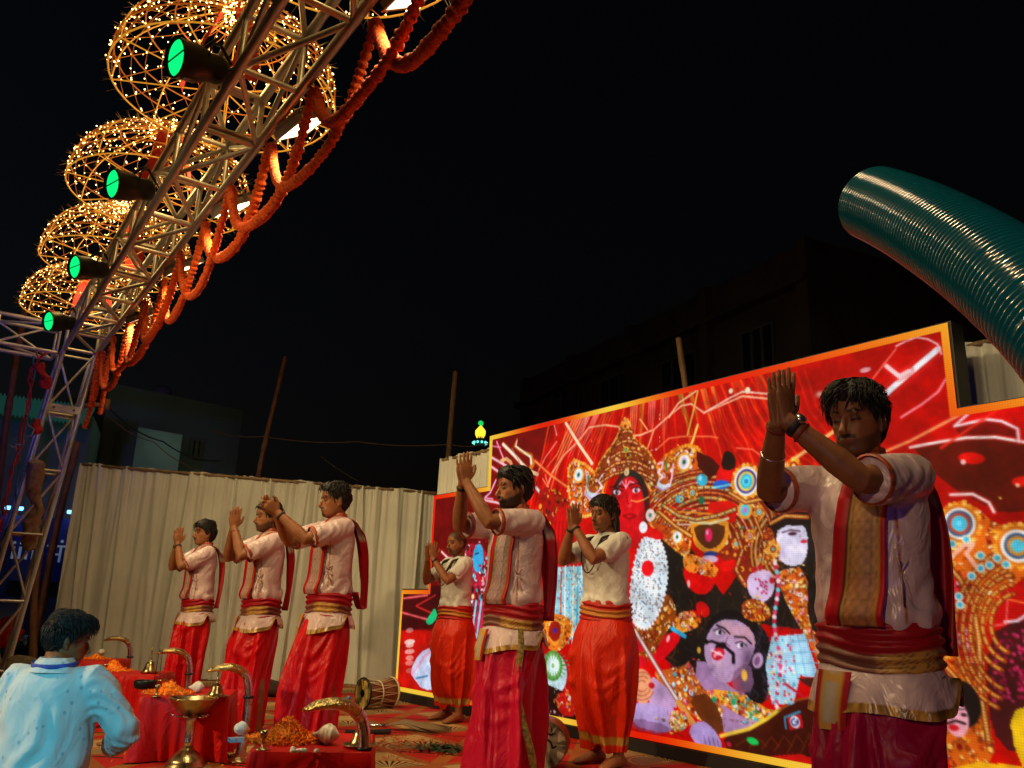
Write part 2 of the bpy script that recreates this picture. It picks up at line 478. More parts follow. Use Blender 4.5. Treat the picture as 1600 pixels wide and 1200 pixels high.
# ================================================================== garlands
m_mari = mat('marigold', (1.0, .125, .003), .8, vary=(55, .4), bump=(140, 1.0, .01), sheen=.2)
def garland_mesh(path, r0, seed):
    P = np.asarray(path, float)
    s = np.concatenate([[0], np.cumsum(np.linalg.norm(np.diff(P, axis=0), axis=1))])
    step = .0085; n = int(s[-1] / step)
    t = np.linspace(0, s[-1], n); Q = np.stack([np.interp(t, s, P[:, k]) for k in range(3)], 1)
    lam = .042
    ph = t / lam + .25 * fbm(np.stack([t * 9, 0 * t + seed, 0 * t], 1), 2)
    r = r0 * (.62 + .46 * np.abs(np.sin(ph * PI)) ** .7 + .14 * fbm(np.stack([t * 22, 0 * t + seed * 3.1, 0 * t], 1), 2))
    v, f = tube(Q, r, 12, True)
    k = len(v) - 2
    c = np.repeat(Q, 12, 0)
    d = v[:k] - c
    g = 1 + .16 * fbm(v[:k] * 95 + seed, 2)
    v[:k] = c + d * g[:, None]
    return v, f
GSIDE = [('overhead truss', 'nearest the top edge of the picture')]
ords = ['first', 'second', 'third', 'fourth', 'fifth', 'sixth', 'seventh', 'eighth', 'ninth', 'tenth', 'eleventh', 'twelfth', 'thirteenth']
for k in range(0, 12):
    ya, yc = N0 + (k - 1) * NB, N0 + (k - 3) * NB
    ya = min(ya, 11.1)
    t = np.linspace(0, 1, 40)
    sag = .60 + .05 * math.sin(k * 2.3) + (.07 if k > 6 else 0)
    y = ya + (yc - ya) * t
    z = TZ - .035 - 4 * sag * t * (1 - t) * (1 + .12 * np.cos(2 * PI * t))
    off = .035 + .02 * (k % 2)
    x = XR(y) + off + .02 * np.sin(t * 5 + k)
    P = np.stack([x, y, z], 1)
    v, f = garland_mesh(P, .031 + .003 * math.sin(k * 1.7), k)
    tag(mesh('marigold_garland', v - P[0], f, m_mari, loc=P[0]),
        'looped marigold garland under the overhead truss, %s from the top picture edge' % ords[k], 'garland', 'marigold garlands looped along the overhead truss')
for k, (dx, y_, zb) in enumerate([(.06, 11.10, 2.95), (.02, 11.0, 3.2), (.10, 10.6, 3.05)]):
    z = np.linspace(TZ - .03, zb, 24); P = np.stack([XR(y_) + dx + .02 * np.sin(z * 4 + k) - .05 * (TZ - z), 0 * z + y_, z], 1)
    v, f = garland_mesh(P, .031, 40 + k)
    tag(mesh('marigold_garland', v - P[0], f, m_mari, loc=P[0]),
        ['longest straight marigold strand hanging down the truss pillar', 'short straight marigold strand hanging beside the top of the pillar', 'middle straight marigold strand hanging just in front of the pillar'][k],
        'garland', 'marigold strands hanging at the pillar')

# ================================================================== lit domes on the truss
m_rope = mat('rope_light', (.5, .25, .05), .5, emis=rgb(255, 170, 52), estr=.55, nosample=True)
m_rope_dim = mat('wire_frame', (.35, .14, .04), .5, .3, emis=rgb(225, 105, 20), estr=.32, nosample=True)
m_bulb = mat('bulb', (1, .8, .5), .4, emis=(1.0, .64, .20), estr=8, nosample=True)
m_spike = mat('tinsel_spike', (.75, .6, .3), .35, .8)
m_redcl = mat('red_drape', (.42, .012, .012), .7, bump=(60, .4))
def make_dome():
    t = thing('light_dome', 'x', 'light dome')
    R, Hd, NR = .74, .60, 9
    def pt(a, q):      # q: 0 rim .. 1 apex; onion-like profile
        r = R * (np.cos(q * PI / 2) ** .9) * (1 + .05 * np.sin(q * PI) ** 2)
        return np.array([r * np.cos(a), r * np.sin(a), Hd * np.sin(q * PI / 2) ** 1.05 + .10 * q ** 6])
    rr = np.random.default_rng(4)
    fr, wr, bl, sk = MB(), MB(), MB(), MB()
    A = [2 * PI * k / NR + .2 for k in range(NR)]
    def ring(q, r, mb): mb.tube([pt(a, q) for a in np.linspace(0, 2 * PI, 45)], r, 5, False)
    ring(0, .0062, fr)
    rings = [ring(q, .0055, wr) for q in (.16, .32, .5, .68, .84)]
    for a in A:
        fr.tube([pt(a, q) for q in np.linspace(0, 1, 16)], .005, 5, False)
        fr.tube([pt(a, 0), (0, 0, .02)], .0048, 5, False)
    for sgn in (1, -1):
        for a in np.arange(0, 2 * PI, 2 * PI / 24):
            wr.tube([pt(a + sgn * q * 1.25, q) for q in np.linspace(0.0, .94, 14)], .0026, 4, False)
    iv, if_ = ellipsoid((0, 0, 0), (1, 1, 1), 6, 4)
    for sgn in (1, -1):
        for a in np.arange(0, 2 * PI, 2 * PI / 24):
            for q in np.linspace(.03, .94, 13):
                p = pt(a + sgn * q * 1.25 + rr.normal() * .02, q + rr.normal() * .012) + rr.normal(size=3) * .008
                bl.add(iv * (.0038 + .0024 * rr.random()) + p, if_)
    for _ in range(60):     # bulbs tangled round the apex
        bl.add(iv * .008 + pt(rr.random() * 6.28, .86 + .14 * rr.random()) + rr.normal(size=3) * .03, if_)
    for a in A:
        for q in np.linspace(0, .9, 10):
            p = pt(a, q); o = p - np.array([0, 0, .25]); o /= np.linalg.norm(o)
            for _ in range(3):
                d = o + rr.normal(size=3) * .3; d /= np.linalg.norm(d)
                sk.tube([p, p + d * (.05 + .035 * rr.random())], [.0022, .0004], 3, False)
    for a in np.linspace(0, 2 * PI, 40):
        p = pt(a, 0); d = np.array([np.cos(a), np.sin(a), -.2]) + rr.normal(size=3) * .35
        sk.tube([p, p + d * .06], [.0022, .0004], 3, False)
    fr.build('rib_frame', m_rope, t)
    wr.build('wire_lattice', m_rope_dim, t)
    b = bl.build('string_light_bulb', m_bulb, t); b['kind'] = 'stuff'
    s = sk.build('tinsel_spike', m_spike, t); s['kind'] = 'stuff'
    mb = MB()
    for k in range(2):
        P = []
        for i, z in enumerate(np.linspace(.0, .72, 8)):
            w = .10 - .07 * z; a = .5 + k * 1.3 + .25 * np.sin(z * 5); c = np.array([np.cos(a), np.sin(a), 0]) * (.28 * (1 - z)) * (1 if k else -1)
            e = np.array([-np.sin(a), np.cos(a), 0]) * w
            P += [c - e + (0, 0, z), c + .02 * np.array([np.cos(a), np.sin(a), 0]) + (0, 0, z), c + e + (0, 0, z)]
        mb.add(P, [q for i in range(7) for q in ((3 * i, 3 * i + 1, 3 * i + 4, 3 * i + 3), (3 * i + 1, 3 * i + 2, 3 * i + 5, 3 * i + 4))])
    mb.build('red_cloth', m_redcl, t)
    l = point('lamp_glow', (0, 0, .25), 20, (1.0, .68, .22), .25, t)
    return t
DOME_Y = [3.35, 5.25, 7.15, 9.05, 10.95]
dn = ['whose rim alone shows at the top edge', 'largest one fully framed, beside the nearest green lamp', 'second largest whole one, above the second green lamp', 'third whole one, above the third green lamp', 'smallest and farthest one, by the truss pillar']
dome = make_dome()
for k, y_ in enumerate(DOME_Y):
    lab = 'amber string light dome on the truss, ' + dn[k]
    o = dome if k == 0 else copy_thing(dome, (0, 0, 0))
    o.location = (XL(y_) + TW / 2 - .02, y_, TZ + TW + .06); o.rotation_euler = (0, 0, k * 1.1); tag(o, lab, 'light dome', 'amber light domes along the truss')

# ================================================================== stage lamps on the truss
m_blk = mat('black_metal', (.018, .018, .017), .45, .3, vary=(20, .3), bump=(120, .1, .002))
m_glens = mat('green_lens', (.0, .3, .1), .3, emis=rgb(10, 235, 120), estr=1.25, nosample=True)
m_stick = mat('white_sticker', (.35, .4, .42), .6)
def make_par():
    t = thing('par_lamp', 'x', 'stage lamp')          # points along -X
    prof = [(.02, .30), (.075, .30), (.085, .26), (.085, .20), (.112, .12), (.115, 0), (.118, 0), (.118, -.012), (.108, -.012), (.106, .02)]
    R = rotm('Y', PI / 2)
    v, f = revolve(prof, 24); v = v @ R.T
    mesh('housing', v, f, m_blk, t)
    v, f = revolve([(.0, -.004), (.05, -.002), (.104, .008)], 24); v = v @ R.T
    le = mesh('lens', v, f, m_glens, t)
    MB().box((-.012, -.105, -.003), (-.006, .105, .003)).build('retaining_wire', m_blk, le, smooth=False)
    MB().box((.03, -.02, -.1175), (.075, .02, -.1165)).build('sticker', m_stick, t, smooth=False)
    mb = MB()
    mb.tube([(.13, -.125, -.01), (.16, -.135, .08), (.24, -.10, .16), (.24, 0, .165), (.24, .10, .16), (.16, .135, .08), (.13, .125, -.01)], (.006, .016), 6, True)
    mb.tube([(.24, 0, .16), (.30, 0, .17), (.36, 0, .06)], .012, 6)
    mb.build('yoke', m_blk, t)
    MB().tube([(.30, 0, 0), (.34, .03, -.03), (.37, .05, .03)], .009, 6).build('power_cable', m_blk, t)
    spot('beam', (-.02, 0, 0), (-1, 0, -.25), 55, (.04, 1., .42), 70, .6, .09, t)
    return t
par = make_par()
pn = ['nearest and largest', 'second nearest', 'third nearest', 'farthest and smallest']
for k, p in enumerate([(275, 90), (176, 287), (117, 417), (76, 502)]):
    d = ray(*p); s = (TZ + .06 - CAMH) / d[2]; L_ = CAM + d * s
    o = par if k == 0 else copy_thing(par, (0, 0, 0))
    o.location = L_; o.rotation_euler = (0, math.radians(-14), math.radians(13 + 3 * k))
    tag(o, 'stage lamp with glowing green lens on the truss, %s' % pn[k], 'stage lamp', 'green stage lamps along the truss')

m_alu = mat('flood_body', (.45, .43, .38), .45, .5, vary=(12, .2))
m_led = mat('flood_led', (1, .9, .7), .4, emis=(1.0, .80, .46), estr=9, nosample=True)
m_rib = mat('flood_fin', (.30, .28, .24), .5, .6)
def make_flood(power):
    t = thing('flood_light', 'x', 'flood light')     # shines along local -Z
    mb = MB(); mb.box((-.15, -.21, 0), (.15, .21, .05)); mb.box((-.165, -.225, -.012), (-.14, .225, .0)); mb.box((.14, -.225, -.012), (.165, .225, 0))
    mb.box((-.14, -.225, -.012), (.14, -.20, 0)); mb.box((-.14, .20, -.012), (.14, .225, 0))
    mb.build('housing', m_alu, t, smooth=False)
    mb = MB()
    for i in range(12):
        for j in range(9):
            x, y = -.125 + .0227 * i, -.175 + .0437 * j
            mb.box((x - .0095, y - .019, -.008), (x + .0095, y + .019, -.003))
    o = mb.build('led_array', m_led, t, smooth=False); o['kind'] = 'stuff'
    mb = MB()
    for i in range(9): mb.box((-.14 + .033 * i, -.18, .0505), (-.134 + .033 * i, .18, .085))
    mb.build('cooling_fin', m_rib, t, smooth=False)
    MB().tube([(0, -.225, .02), (0, -.24, .10), (0, 0, .14), (0, .24, .10), (0, .225, .02)], (.014, .004), 6).build('bracket', m_rib, t)
    area('flood_beam', (0, 0, -.02), (0, 0, -1), power, (1.0, .76, .40), .28, .40, t, spread=2.7)
    return t
fn = ['hanging above and behind the camera, out of the picture', 'just above the picture\'s top edge', 'nearest one in view, with the largest lit face', 'second nearest in view', 'third nearest in view', 'farthest and smallest in view']
FLOOD_Y = [1.55, 3.05, 4.55, 5.95, 7.45, 9.15]
flood = make_flood(FLOOD_POWER if 'FLOOD_POWER' in globals() else 24)
for k, y_ in enumerate(FLOOD_Y):
    o = flood if k == 0 else copy_thing(flood, (0, 0, 0))
    o.location = (XR(y_) + .14, y_, TZ - .04)
    o.rotation_euler = (0, math.radians(-34), math.radians(3 * k)); o.scale = (.78, .78, .78)
    tag(o, 'warm floodlight panel on the truss, ' + fn[k], 'flood light', 'floodlights along the overhead truss')

# the blue wash lamp on the audience side that tints the pillar and the bystander
t = thing('wash_lamp', 'blue wash lamp on the audience side beyond the left edge of the picture', 'stage lamp', (-1.9, 7.2, 3.2))
MB().rev([(.0, 0), (.11, 0), (.12, .05), (.08, .26), (.03, .28)], 20).build('housing', m_blk, t)
spot('beam', (0, 0, -.02), (1.6, 4.2, 1.0), 260, (.10, .13, 1.0), 70, .9, .12, t)
t = thing('wash_lamp', 'cyan wash lamp behind the bystander, beyond the left edge of the picture', 'stage lamp', (-1.6, 1.1, 1.9))
MB().rev([(.0, 0), (.11, 0), (.12, .05), (.08, .26), (.03, .28)], 20).build('housing', m_blk, t)
spot('beam', (0, 0, -.02), (1.92, 2.45, -1.22), 700, (.12, .66, .88), 24, .8, .12, t)
t = thing('front_lamp', 'warm front lamp on the audience side beyond the left edge of the picture', 'stage lamp', (-3.6, 5.6, 3.0))
MB().rev([(.0, 0), (.13, 0), (.14, .05), (.09, .30), (.03, .32)], 20).build('housing', m_blk, t)
spot('beam', (0, 0, -.02), (6.0, .4, -2.3), 1550, (1.0, .70, .34), 72, .7, .15, t)
t = thing('wash_lamp', 'violet wash lamp low behind the camera, out of the picture', 'stage lamp', (-1.3, -1.0, 1.25))
MB().rev([(.0, 0), (.11, 0), (.12, .05), (.08, .26), (.03, .28)], 20).build('housing', m_blk, t)
spot('beam', (0, 0, -.02), (3.9, 2.6, .25), 50, (.22, .16, 1.0), 52, .8, .10, t)
t = thing('front_lamp', 'second warm front lamp on the audience side, behind the camera', 'stage lamp', (-2.6, -.3, 2.5))
MB().rev([(.0, 0), (.13, 0), (.14, .05), (.09, .30), (.03, .32)], 20).build('housing', m_blk, t)
spot('beam', (0, 0, -.02), (5.2, 1.7, -1.25), 350, (1.0, .66, .32), 46, .7, .12, t)
# ================================================================== bamboo poles and wires
m_bam = mat('bamboo', (.34, .19, .09), .6, vary=(7, .3), bump=(40, .3))
m_bamr = mat('bamboo_red_lit', (.30, .13, .07), .6, vary=(7, .3), bump=(40, .3))
def pole(a, b, r, label, m=m_bam):
    a, b = np.array(a, float), np.array(b, float); t = thing('bamboo_pole', label, 'pole', a, 0, 'bamboo poles behind the stage')
    n = 34; s = np.linspace(0, 1, n); P = (b - a)[None] * s[:, None]
    P[:, 0] += .02 * np.sin(s * 7); nod = (np.abs((s * 9) % 1 - .5) < .06)
    v, f = tube(P, r * (1 - .25 * s) * (1 + .14 * nod), 9); mesh('stem', v, f, m, t)
    return t
def down(p, q, dep_p, dep_q):
    """a pole through two sighted points, carried on to the ground"""
    A, B = at_depth(*p, dep_p), at_depth(*q, dep_q); d = B - A
    return A, A + d * ((GZ - A[2]) / d[2])
T_, B_ = down((445, 557), (405, 745), 14.4, 14.0); pole(B_, T_, .05, 'reddish bamboo pole leaning up behind the cream curtain', m_bamr)
w = at_depth(410, 716, 11.05)
T_, B_ = down((711, 580), (703, 700), 14.3, 14.2); pole(B_, T_, .06, 'tall dim bamboo pole rising behind the highest raised hands')
T_, B_ = down((1059, 528), (1071, 600), 10.2, 10.1); pole(B_, T_, .05, 'short bamboo pole end sticking up above the LED wall')
T_, B_ = down((120, 690), (68, 930), 12.0, 11.7); pole(B_, T_, .06, 'dark brown bamboo pole between truss pillar and curtain', m_bamr)
T_, B_ = down((62, 850), (52, 1000), 11.0, 10.9); pole(B_, T_, .055, 'dark brown pole standing just right of the truss pillar foot', m_bamr)
T_, B_ = down((38, 475), (18, 620), 12.6, 12.4); pole(B_, T_, .06, 'thick dark pole behind the blue lit side truss', m_bamr)
m_wire = mat('wire', (.05, .04, .035), .6)
m_wire_t = mat('wire_tan', (.22, .13, .07), .6)
def wire(px, label, sag=.1, m=m_wire, r=.008, grp=None):
    P = [at_depth(x, y, d) for x, y, d in px]
    Q = []
    for a, b in zip(P[:-1], P[1:]):
        for t in np.linspace(0, 1, 12, endpoint=False): Q.append(a + (b - a) * t - np.array([0, 0, 4 * sag * t * (1 - t)]))
    Q.append(P[-1])
    v, f = tube(Q, r, 5); tag(mesh('overhead_wire', v - P[0], f, m, loc=P[0]), label, 'wire', grp)
wire([(160, 640, 12), (240, 690, 12.5), (325, 738, 12.8)], 'thin tan twisted wire sloping down behind the left of the curtain', .08, m_wire_t, .007)
wire([(165, 632, 14), (255, 690, 14), (345, 720, 14)], 'black wire sloping across the left building, above the tan wire', .1, m_wire, .012)
wire([(330, 672, 14), (412, 682, 14.0), (560, 690, 14.2), (702, 694, 14.2), (765, 692, 14.2)], 'long tan wire strung level between the bamboo poles', .05, m_wire_t, .009)
wire([(500, 712, 13), (560, 752, 12.9)], 'short dark wire sloping down to the curtain top behind the tallest front performer', .02, m_wire, .008)
def cable(pts, dep, r, m, label, seed):
    P = [at_depth(x, y, dep) for x, y in pts]; t = np.linspace(0, len(P) - 1, 60); P = np.array(P)
    Q = np.stack([np.interp(t, np.arange(len(P)), P[:, k]) for k in range(3)], 1)
    Q += .03 * np.stack([fbm(np.stack([t * 3, 0 * t + seed, 0 * t + k], 1), 2) for k in range(3)], 1)
    v, f = tube(Q, r, 6); tag(mesh('power_cable', v - Q[0], f, m, loc=Q[0]), label, 'cable', 'cables hanging left of the pillar')
m_redcab = mat('red_cable', (.45, .03, .02), .5); m_tealcab = mat('teal_cable', (.03, .22, .2), .5); m_bluecab = mat('grey_cable', (.25, .3, .35), .5)
cable([(72, 552), (50, 575), (46, 610), (30, 690), (14, 760), (0, 830), (-12, 900)], 9.6, .014, m_redcab, 'red cable hanging from the side truss left of the pillar', 1)
cable([(60, 548), (48, 590), (40, 640), (26, 720), (6, 800), (-8, 860)], 9.5, .009, m_redcab, 'second thinner red cable hanging beside the red one', 2)
cable([(54, 560), (46, 640), (36, 700), (20, 790), (2, 850), (-10, 890)], 9.7, .010, m_tealcab, 'teal green cable hanging behind the red cables', 3)
cable([(16, 696), (24, 700), (40, 690), (50, 672), (46, 660)], 9.4, .008, m_bluecab, 'pale grey cable coil looped left of the pillar', 5)
# rag bundle tied inside the pillar
def rag(name, label, pts, dep, r, m, seed):
    P = np.array([at_depth(x, y, dep) for x, y in pts]); t = np.linspace(0, len(P) - 1, 40)
    Q = np.stack([np.interp(t, np.arange(len(P)), P[:, k]) for k in range(3)], 1)
    v, f = tube(Q, r * (1 + .3 * np.sin(t * 2.2 + seed)), 14); v = v + .35 * r * fbm(v * 14 + seed, 3)[:, None] * np.array([1, 1, .4])
    tag(mesh(name, v - Q[0], f, m, loc=Q[0]), label, 'cloth')
rag('cloth_bundle', 'brown burlap rag tied inside the truss pillar', [(56, 722), (52, 770), (60, 790), (48, 820), (46, 858)], 9.75, .075, mat('burlap', (.36, .24, .15), .9, vary=(20, .3), bump=(150, .6)), 1)
rag('red_ribbon', 'crumpled red ribbon tied at the left of the pillar top', [(60, 570), (66, 582), (74, 594), (68, 604)], 9.5, .05, m_redcl, 2)
rag('red_ribbon', 'small red cloth knot hanging left of the pillar halfway down its upper part', [(58, 655), (56, 668), (60, 676)], 9.5, .045, m_redcl, 4)
rag('red_cloth_heap', 'dark red cloth heap low at the left edge behind the pillar', [(-6, 985), (10, 990), (22, 1000)], 10.2, .16, m_redcl, 6)
rag('sack', 'crumpled brown sack on the stage edge by the pillar foot', [(20, 1045), (45, 1040), (64, 1050)], 8.5, .10, mat('sack', (.16, .12, .07), .9, vary=(16, .3)), 8)
# wooden cross-piece poking out right of the garlands
a = at_depth(128, 634, 11.6); b = at_depth(168, 632, 11.6)
t = thing('wooden_peg', 'orange lit wooden crosspiece poking out beside the garlands', 'beam', a)
MB().tube([(0, 0, 0), b - a], .035, 8).build('beam', m_bam, t)
MB().tube([b - a + (0, 0, .07), b - a - (0, 0, .07)], .04, 8).build('end_block', m_bam, t)

# ================================================================== buildings
def wall_box(name, label, A, B, z1, depth, m, roof_m=None, parapet=.0):
    """a building whose street front runs from A to B (xy)"""
    A, B = np.array(A[:2], float), np.array(B[:2], float); d = B - A; Ln = np.linalg.norm(d); d /= Ln; n = np.array([d[1], -d[0]])
    if n @ A < 0: n = -n
    t = thing(name, label, 'building', (A[0], A[1], GZ), math.atan2(d[1], d[0]))
    s = 1 if (np.array([-d[1], d[0]]) @ n) > 0 else -1
    lo, hi = sorted((0, s * depth))
    MB().box((0, lo, 0), (Ln, hi, z1 - GZ)).build('wall', m, t, smooth=False)
    return t, Ln, s
m_bg1 = mat('green_wash_wall', (.20, .24, .20), .9, vary=(.6, .2))
m_bg2 = mat('pale_wall', (.30, .34, .28), .9, vary=(1.2, .2))
m_win = mat('dark_window', (.01, .012, .014), .2)
m_winb = mat('lit_window', (.1, .3, .35), .4, emis=rgb(110, 200, 215), estr=.4)
m_trim = mat('trim', (.20, .19, .17), .8)
def win(t, s, x0, x1, z0, z1, m=m_win, frame=True, bars=2):
    w = MB().box((x0, min(0, -s * .03), z0), (x1, max(0, -s * .03), z1)).build('window', m, t, smooth=False)
    if frame:
        mb = MB(); y0, y1 = sorted((-s * .031, -s * .07))
        for k in range(bars + 1):
            x = x0 + (x1 - x0) * k / bars; mb.box((x - .04, y0, z0), (x + .04, y1, z1))
        mb.box((x0 - .05, y0, z0 - .07), (x1 + .05, y1, z0 - .001)); mb.box((x0 - .05, y0, z1 + .001), (x1 + .05, y1, z1 + .07))
        mb.build('frame', m_trim, w, smooth=False)
    return w
# left: plain two-storey house
dA = 17.0; pA = at_depth(172, 598, dA); zR = pA[2]
d2 = ray(380, 641); pB = CAM + d2 * ((zR - CAMH) / d2[2])
t, Ln, s = wall_box('house', 'dim greenish plastered house beyond the left of the curtain', pA, pB, zR, 6, m_bg1)
def onwall(px, py, pA=pA, pB=pB):
    A, B = pA[:2], pB[:2]; n = np.array([-(B - A)[1], (B - A)[0]]); d = ray(px, py); q = CAM + d * ((A @ n) / (d[:2] @ n))
    return (np.linalg.norm(q[:2] - A)) * (1 if (q[:2] - A) @ (B - A) > 0 else -1), q[2] - GZ
for (x0, y0, x1, y1, mm) in [(219, 677, 236, 705, m_winb), (295, 690, 315, 712, m_win)]:
    a, b = onwall(x0, y1), onwall(x1, y0); win(t, s, a[0], b[0], a[1], b[1], mm, True, 2)
a = onwall(170, 735); b = onwall(246, 690)
y0, y1 = sorted((0, -s * 1.2))
MB().box((a[0], y0, a[1] - .6), (b[0], y1, b[1])).build('balcony', m_bg2, t, smooth=False)
point('house_fill', (onwall(228, 690)[0], -s * 2.2, onwall(228, 690)[1] - .2), 4, (.55, 1.0, .8), .2, t)  # point light added before the wall to brighten the house around the window
# water tank on its roof
q = onwall(290, 600)
MB().rev([(.0, 0), (.20, 0), (.21, .05), (.21, .30), (.17, .40), (.07, .45), (.0, .46)], 20, (q[0], s * 1.2, zR - GZ + .02)).build('water_tank', mat('tank', (.30, .31, .33), .6), t)
# nearer low shop roof with corrugated sheet
pC, pD = at_depth(-30, 632, 14.0), at_depth(146, 655, 14.6)
t = thing('shop', 'low shop with a teal corrugated awning behind the pillar', 'building', (pC[0], pC[1], GZ))
e = pD - pC; n2 = np.array([e[1], -e[0], 0]); n2 /= np.linalg.norm(n2)
if n2 @ pC > 0: n2 = -n2
nn = 60; P = []
for k in range(nn + 1):
    c = pC + e * k / nn; rip = .03 * (1 if k % 2 else -1)
    P += [c + (0, 0, .22 + rip), c + n2 * .9 + np.array([0, 0, -.28 + rip])]
P = [p - np.array([pC[0], pC[1], GZ]) for p in P]
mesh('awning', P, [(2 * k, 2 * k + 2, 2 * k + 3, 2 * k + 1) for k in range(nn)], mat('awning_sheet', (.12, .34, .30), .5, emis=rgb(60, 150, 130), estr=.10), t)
ang = math.atan2(e[1], e[0])
mb = MB(); h = pC[2] - GZ
c4 = [np.array([0, 0]), e[:2], e[:2] - n2[:2] * 3, -n2[:2] * 3]
mb.add([(*c, 0) for c in c4] + [(*c, h) for c in c4], [(0, 1, 5, 4), (1, 2, 6, 5), (2, 3, 7, 6), (3, 0, 4, 7), (4, 5, 6, 7)])
mb.build('wall', m_bg2, t, smooth=False)
# shop sign with blue lamps
m_sign = mat('blue_sign', (.015, .03, .16), .5, emis=rgb(8, 20, 66), estr=.08)
pS0, pS1 = at_depth(-20, 905, 12.6), at_depth(108, 918, 13.0)
e = pS1 - pS0; u = e / np.linalg.norm(e); nrm = np.array([u[1], -u[0], 0]);
if nrm @ pS0 > 0: nrm = -nrm
W_ = np.linalg.norm(e); H_ = .98
t = thing('shop_sign', 'dark blue shop sign with white lettering low behind the truss pillar', 'sign', pS0, math.atan2(e[1], e[0]))
sy = 1 if (np.array([-u[1], u[0], 0]) @ nrm) > 0 else -1
lo, hi = sorted((0, -sy * .06))
MB().box((0, lo, 0), (W_, hi, H_)).build('panel', m_sign, t, smooth=False)
m_txt = mat('sign_text', (.7, .75, .8), .5, emis=rgb(150, 175, 200), estr=.16)
def text(body, size, loc, parent, m, rot, ext=.004):
    cu = bpy.data.curves.new('lettering', 'FONT'); cu.body = body; cu.size = size; cu.extrude = ext; cu.materials.append(m)
    o = bpy.data.objects.new('lettering', cu); COL.objects.link(o); me = bpy.data.meshes.new_from_object(o.evaluated_get(bpy.context.evaluated_depsgraph_get())); bpy.data.objects.remove(o); me.name = 'lettering'
    o = bpy.data.objects.new('lettering', me); o.location = loc; o.rotation_euler = rot; return link(o, parent)
rx = (PI / 2, 0, 0) if sy < 0 else (PI / 2, 0, PI)
text('मंनाज', .42, (W_ * .64, sy * .012, .30), t, m_txt, rx)
text('iiii', .42, (W_ * .20, sy * .012, .32), t, m_txt, rx)
for k, x in enumerate((.17, .93)):
    lp = MB().tube([(W_ * x - .12, sy * .12, H_ + .10), (W_ * x + .12, sy * .12, H_ + .10)], .03, 8).build('lamp_tube', mat('sign_lamp', (.5, .8, 1), .4, emis=rgb(120, 205, 255), estr=2.5, nosample=True), t)
    point('sign_glow', (W_ * x, sy * .22, H_ + .02), .7, (.12, .30, 1.0), .05, t)
# parked motorbikes read only as dark clutter: one simple bike with wheels, tank, handlebar
m_bk = mat('bike_dark', (.02, .022, .025), .35, .4); m_chr = mat('chrome_dim', (.4, .42, .45), .25, .9)
def bike(loc, rz, label):
    t = thing('motorbike', label, 'motorbike', loc, rz, 'motorbikes parked beyond the pillar')
    for x in (-.62, .62):
        th = np.linspace(0, 2 * PI, 25); w_ = MB().tube([(x + .28 * math.cos(a), 0, .30 + .28 * math.sin(a)) for a in th], .045, 8, False).build('wheel', m_bk, t)
        MB().tube([(x, -.05, .3), (x, .05, .3)], .06, 10).build('hub', m_chr, w_)
    MB().ell((.12, 0, .78), (.30, .15, .16)).build('fuel_tank', m_bk, t)
    MB().ell((-.38, 0, .80), (.42, .14, .07)).build('seat', m_bk, t)
    MB().box((-.2, -.12, .28), (.22, .12, .62)).build('engine', m_chr, t, smooth=False)
    MB().tube([(.62, .06, .3), (.42, .05, .95), (.30, .34, 1.05)], .02, 6).build('handlebar', m_chr, t)
    MB().ell((.52, 0, .92), (.08, .09, .1)).build('headlamp', m_chr, t)
g = at_depth(20, 970, 11.6); bike((g[0], g[1], GZ), .9, 'dark motorbike parked at the left edge behind the pillar')
g = at_depth(72, 985, 11.9); bike((g[0], g[1], GZ), 1.9, 'dark motorbike parked between the pillar foot and the curtain')

# right: dark concrete block behind the LED wall
m_con = mat('raw_concrete', (.16, .12, .10), .9, vary=(1.0, .3))
cx = at_depth(1268, 372, 21.0); zT = cx[2]
d2 = ray(815, 598); far = CAM + d2 * ((zT - CAMH) / d2[2])
d3 = ray(1640, 500); nearp = CAM + d3 * ((zT - CAMH) / d3[2])
t, Ln, s = wall_box('apartment_block', 'unlit concrete apartment block looming behind the LED wall', cx, far, zT, 12, m_con)
def onb(px, py): return onwall(px, py, cx, far)
for (x0, y0, x1, y1) in [(1160, 515, 1212, 570), (1035, 560, 1090, 612), (940, 590, 985, 640), (865, 610, 905, 660)]:
    a, b = onb(x1, y1), onb(x0, y0); a2 = onb(x1, y0)
    win(t, s, a[0], b[0], a[1], (b[1] + a2[1]) / 2, m_win, True, 3)
fl = onb(1200, 470)[1]
y0, y1 = sorted((-s * .001, -s * .35))
for z in (fl, fl - 3.1): MB().box((0, y0, z), (Ln, y1, z + .18)).build('floor_ledge', m_con, t, smooth=False)
for k in range(5):
    x = Ln * k / 4.2; MB().box((x, min(-s * .002, -s * .25), 0), (x + .35, max(-s * .002, -s * .25), zT - GZ)).build('column', m_con, t, smooth=False)

# lit minaret top far away
m_mgold = mat('minaret_gold_light', (.6, .45, .1), .5, emis=rgb(255, 200, 50), estr=1.6, nosample=True)
m_mgreen = mat('minaret_green_light', (.05, .5, .25), .5, emis=rgb(20, 200, 90), estr=1.2, nosample=True)
m_mteal = mat('minaret_teal_light', (.05, .4, .4), .5, emis=rgb(120, 240, 220), estr=1.5, nosample=True)
m_mwall = mat('minaret_wall', (.08, .16, .16), .8)
c = at_depth(750, 690, 60.0); k_ = 60.0 / FOC
t = thing('minaret', 'far minaret top outlined in golden lights with green finial', 'tower', (c[0], c[1], GZ))
zc = c[2] - GZ; r = 9 * k_
MB().rev([(r * .95, 0), (r * .9, zc - .2), (r * 1.15, zc), (r * 1.15, zc + 3 * k_), (r * .55, zc + 3 * k_), (r * .5, zc + 8 * k_)], 16).build('shaft', m_mwall, t)
mb = MB(); H1 = 30 * k_
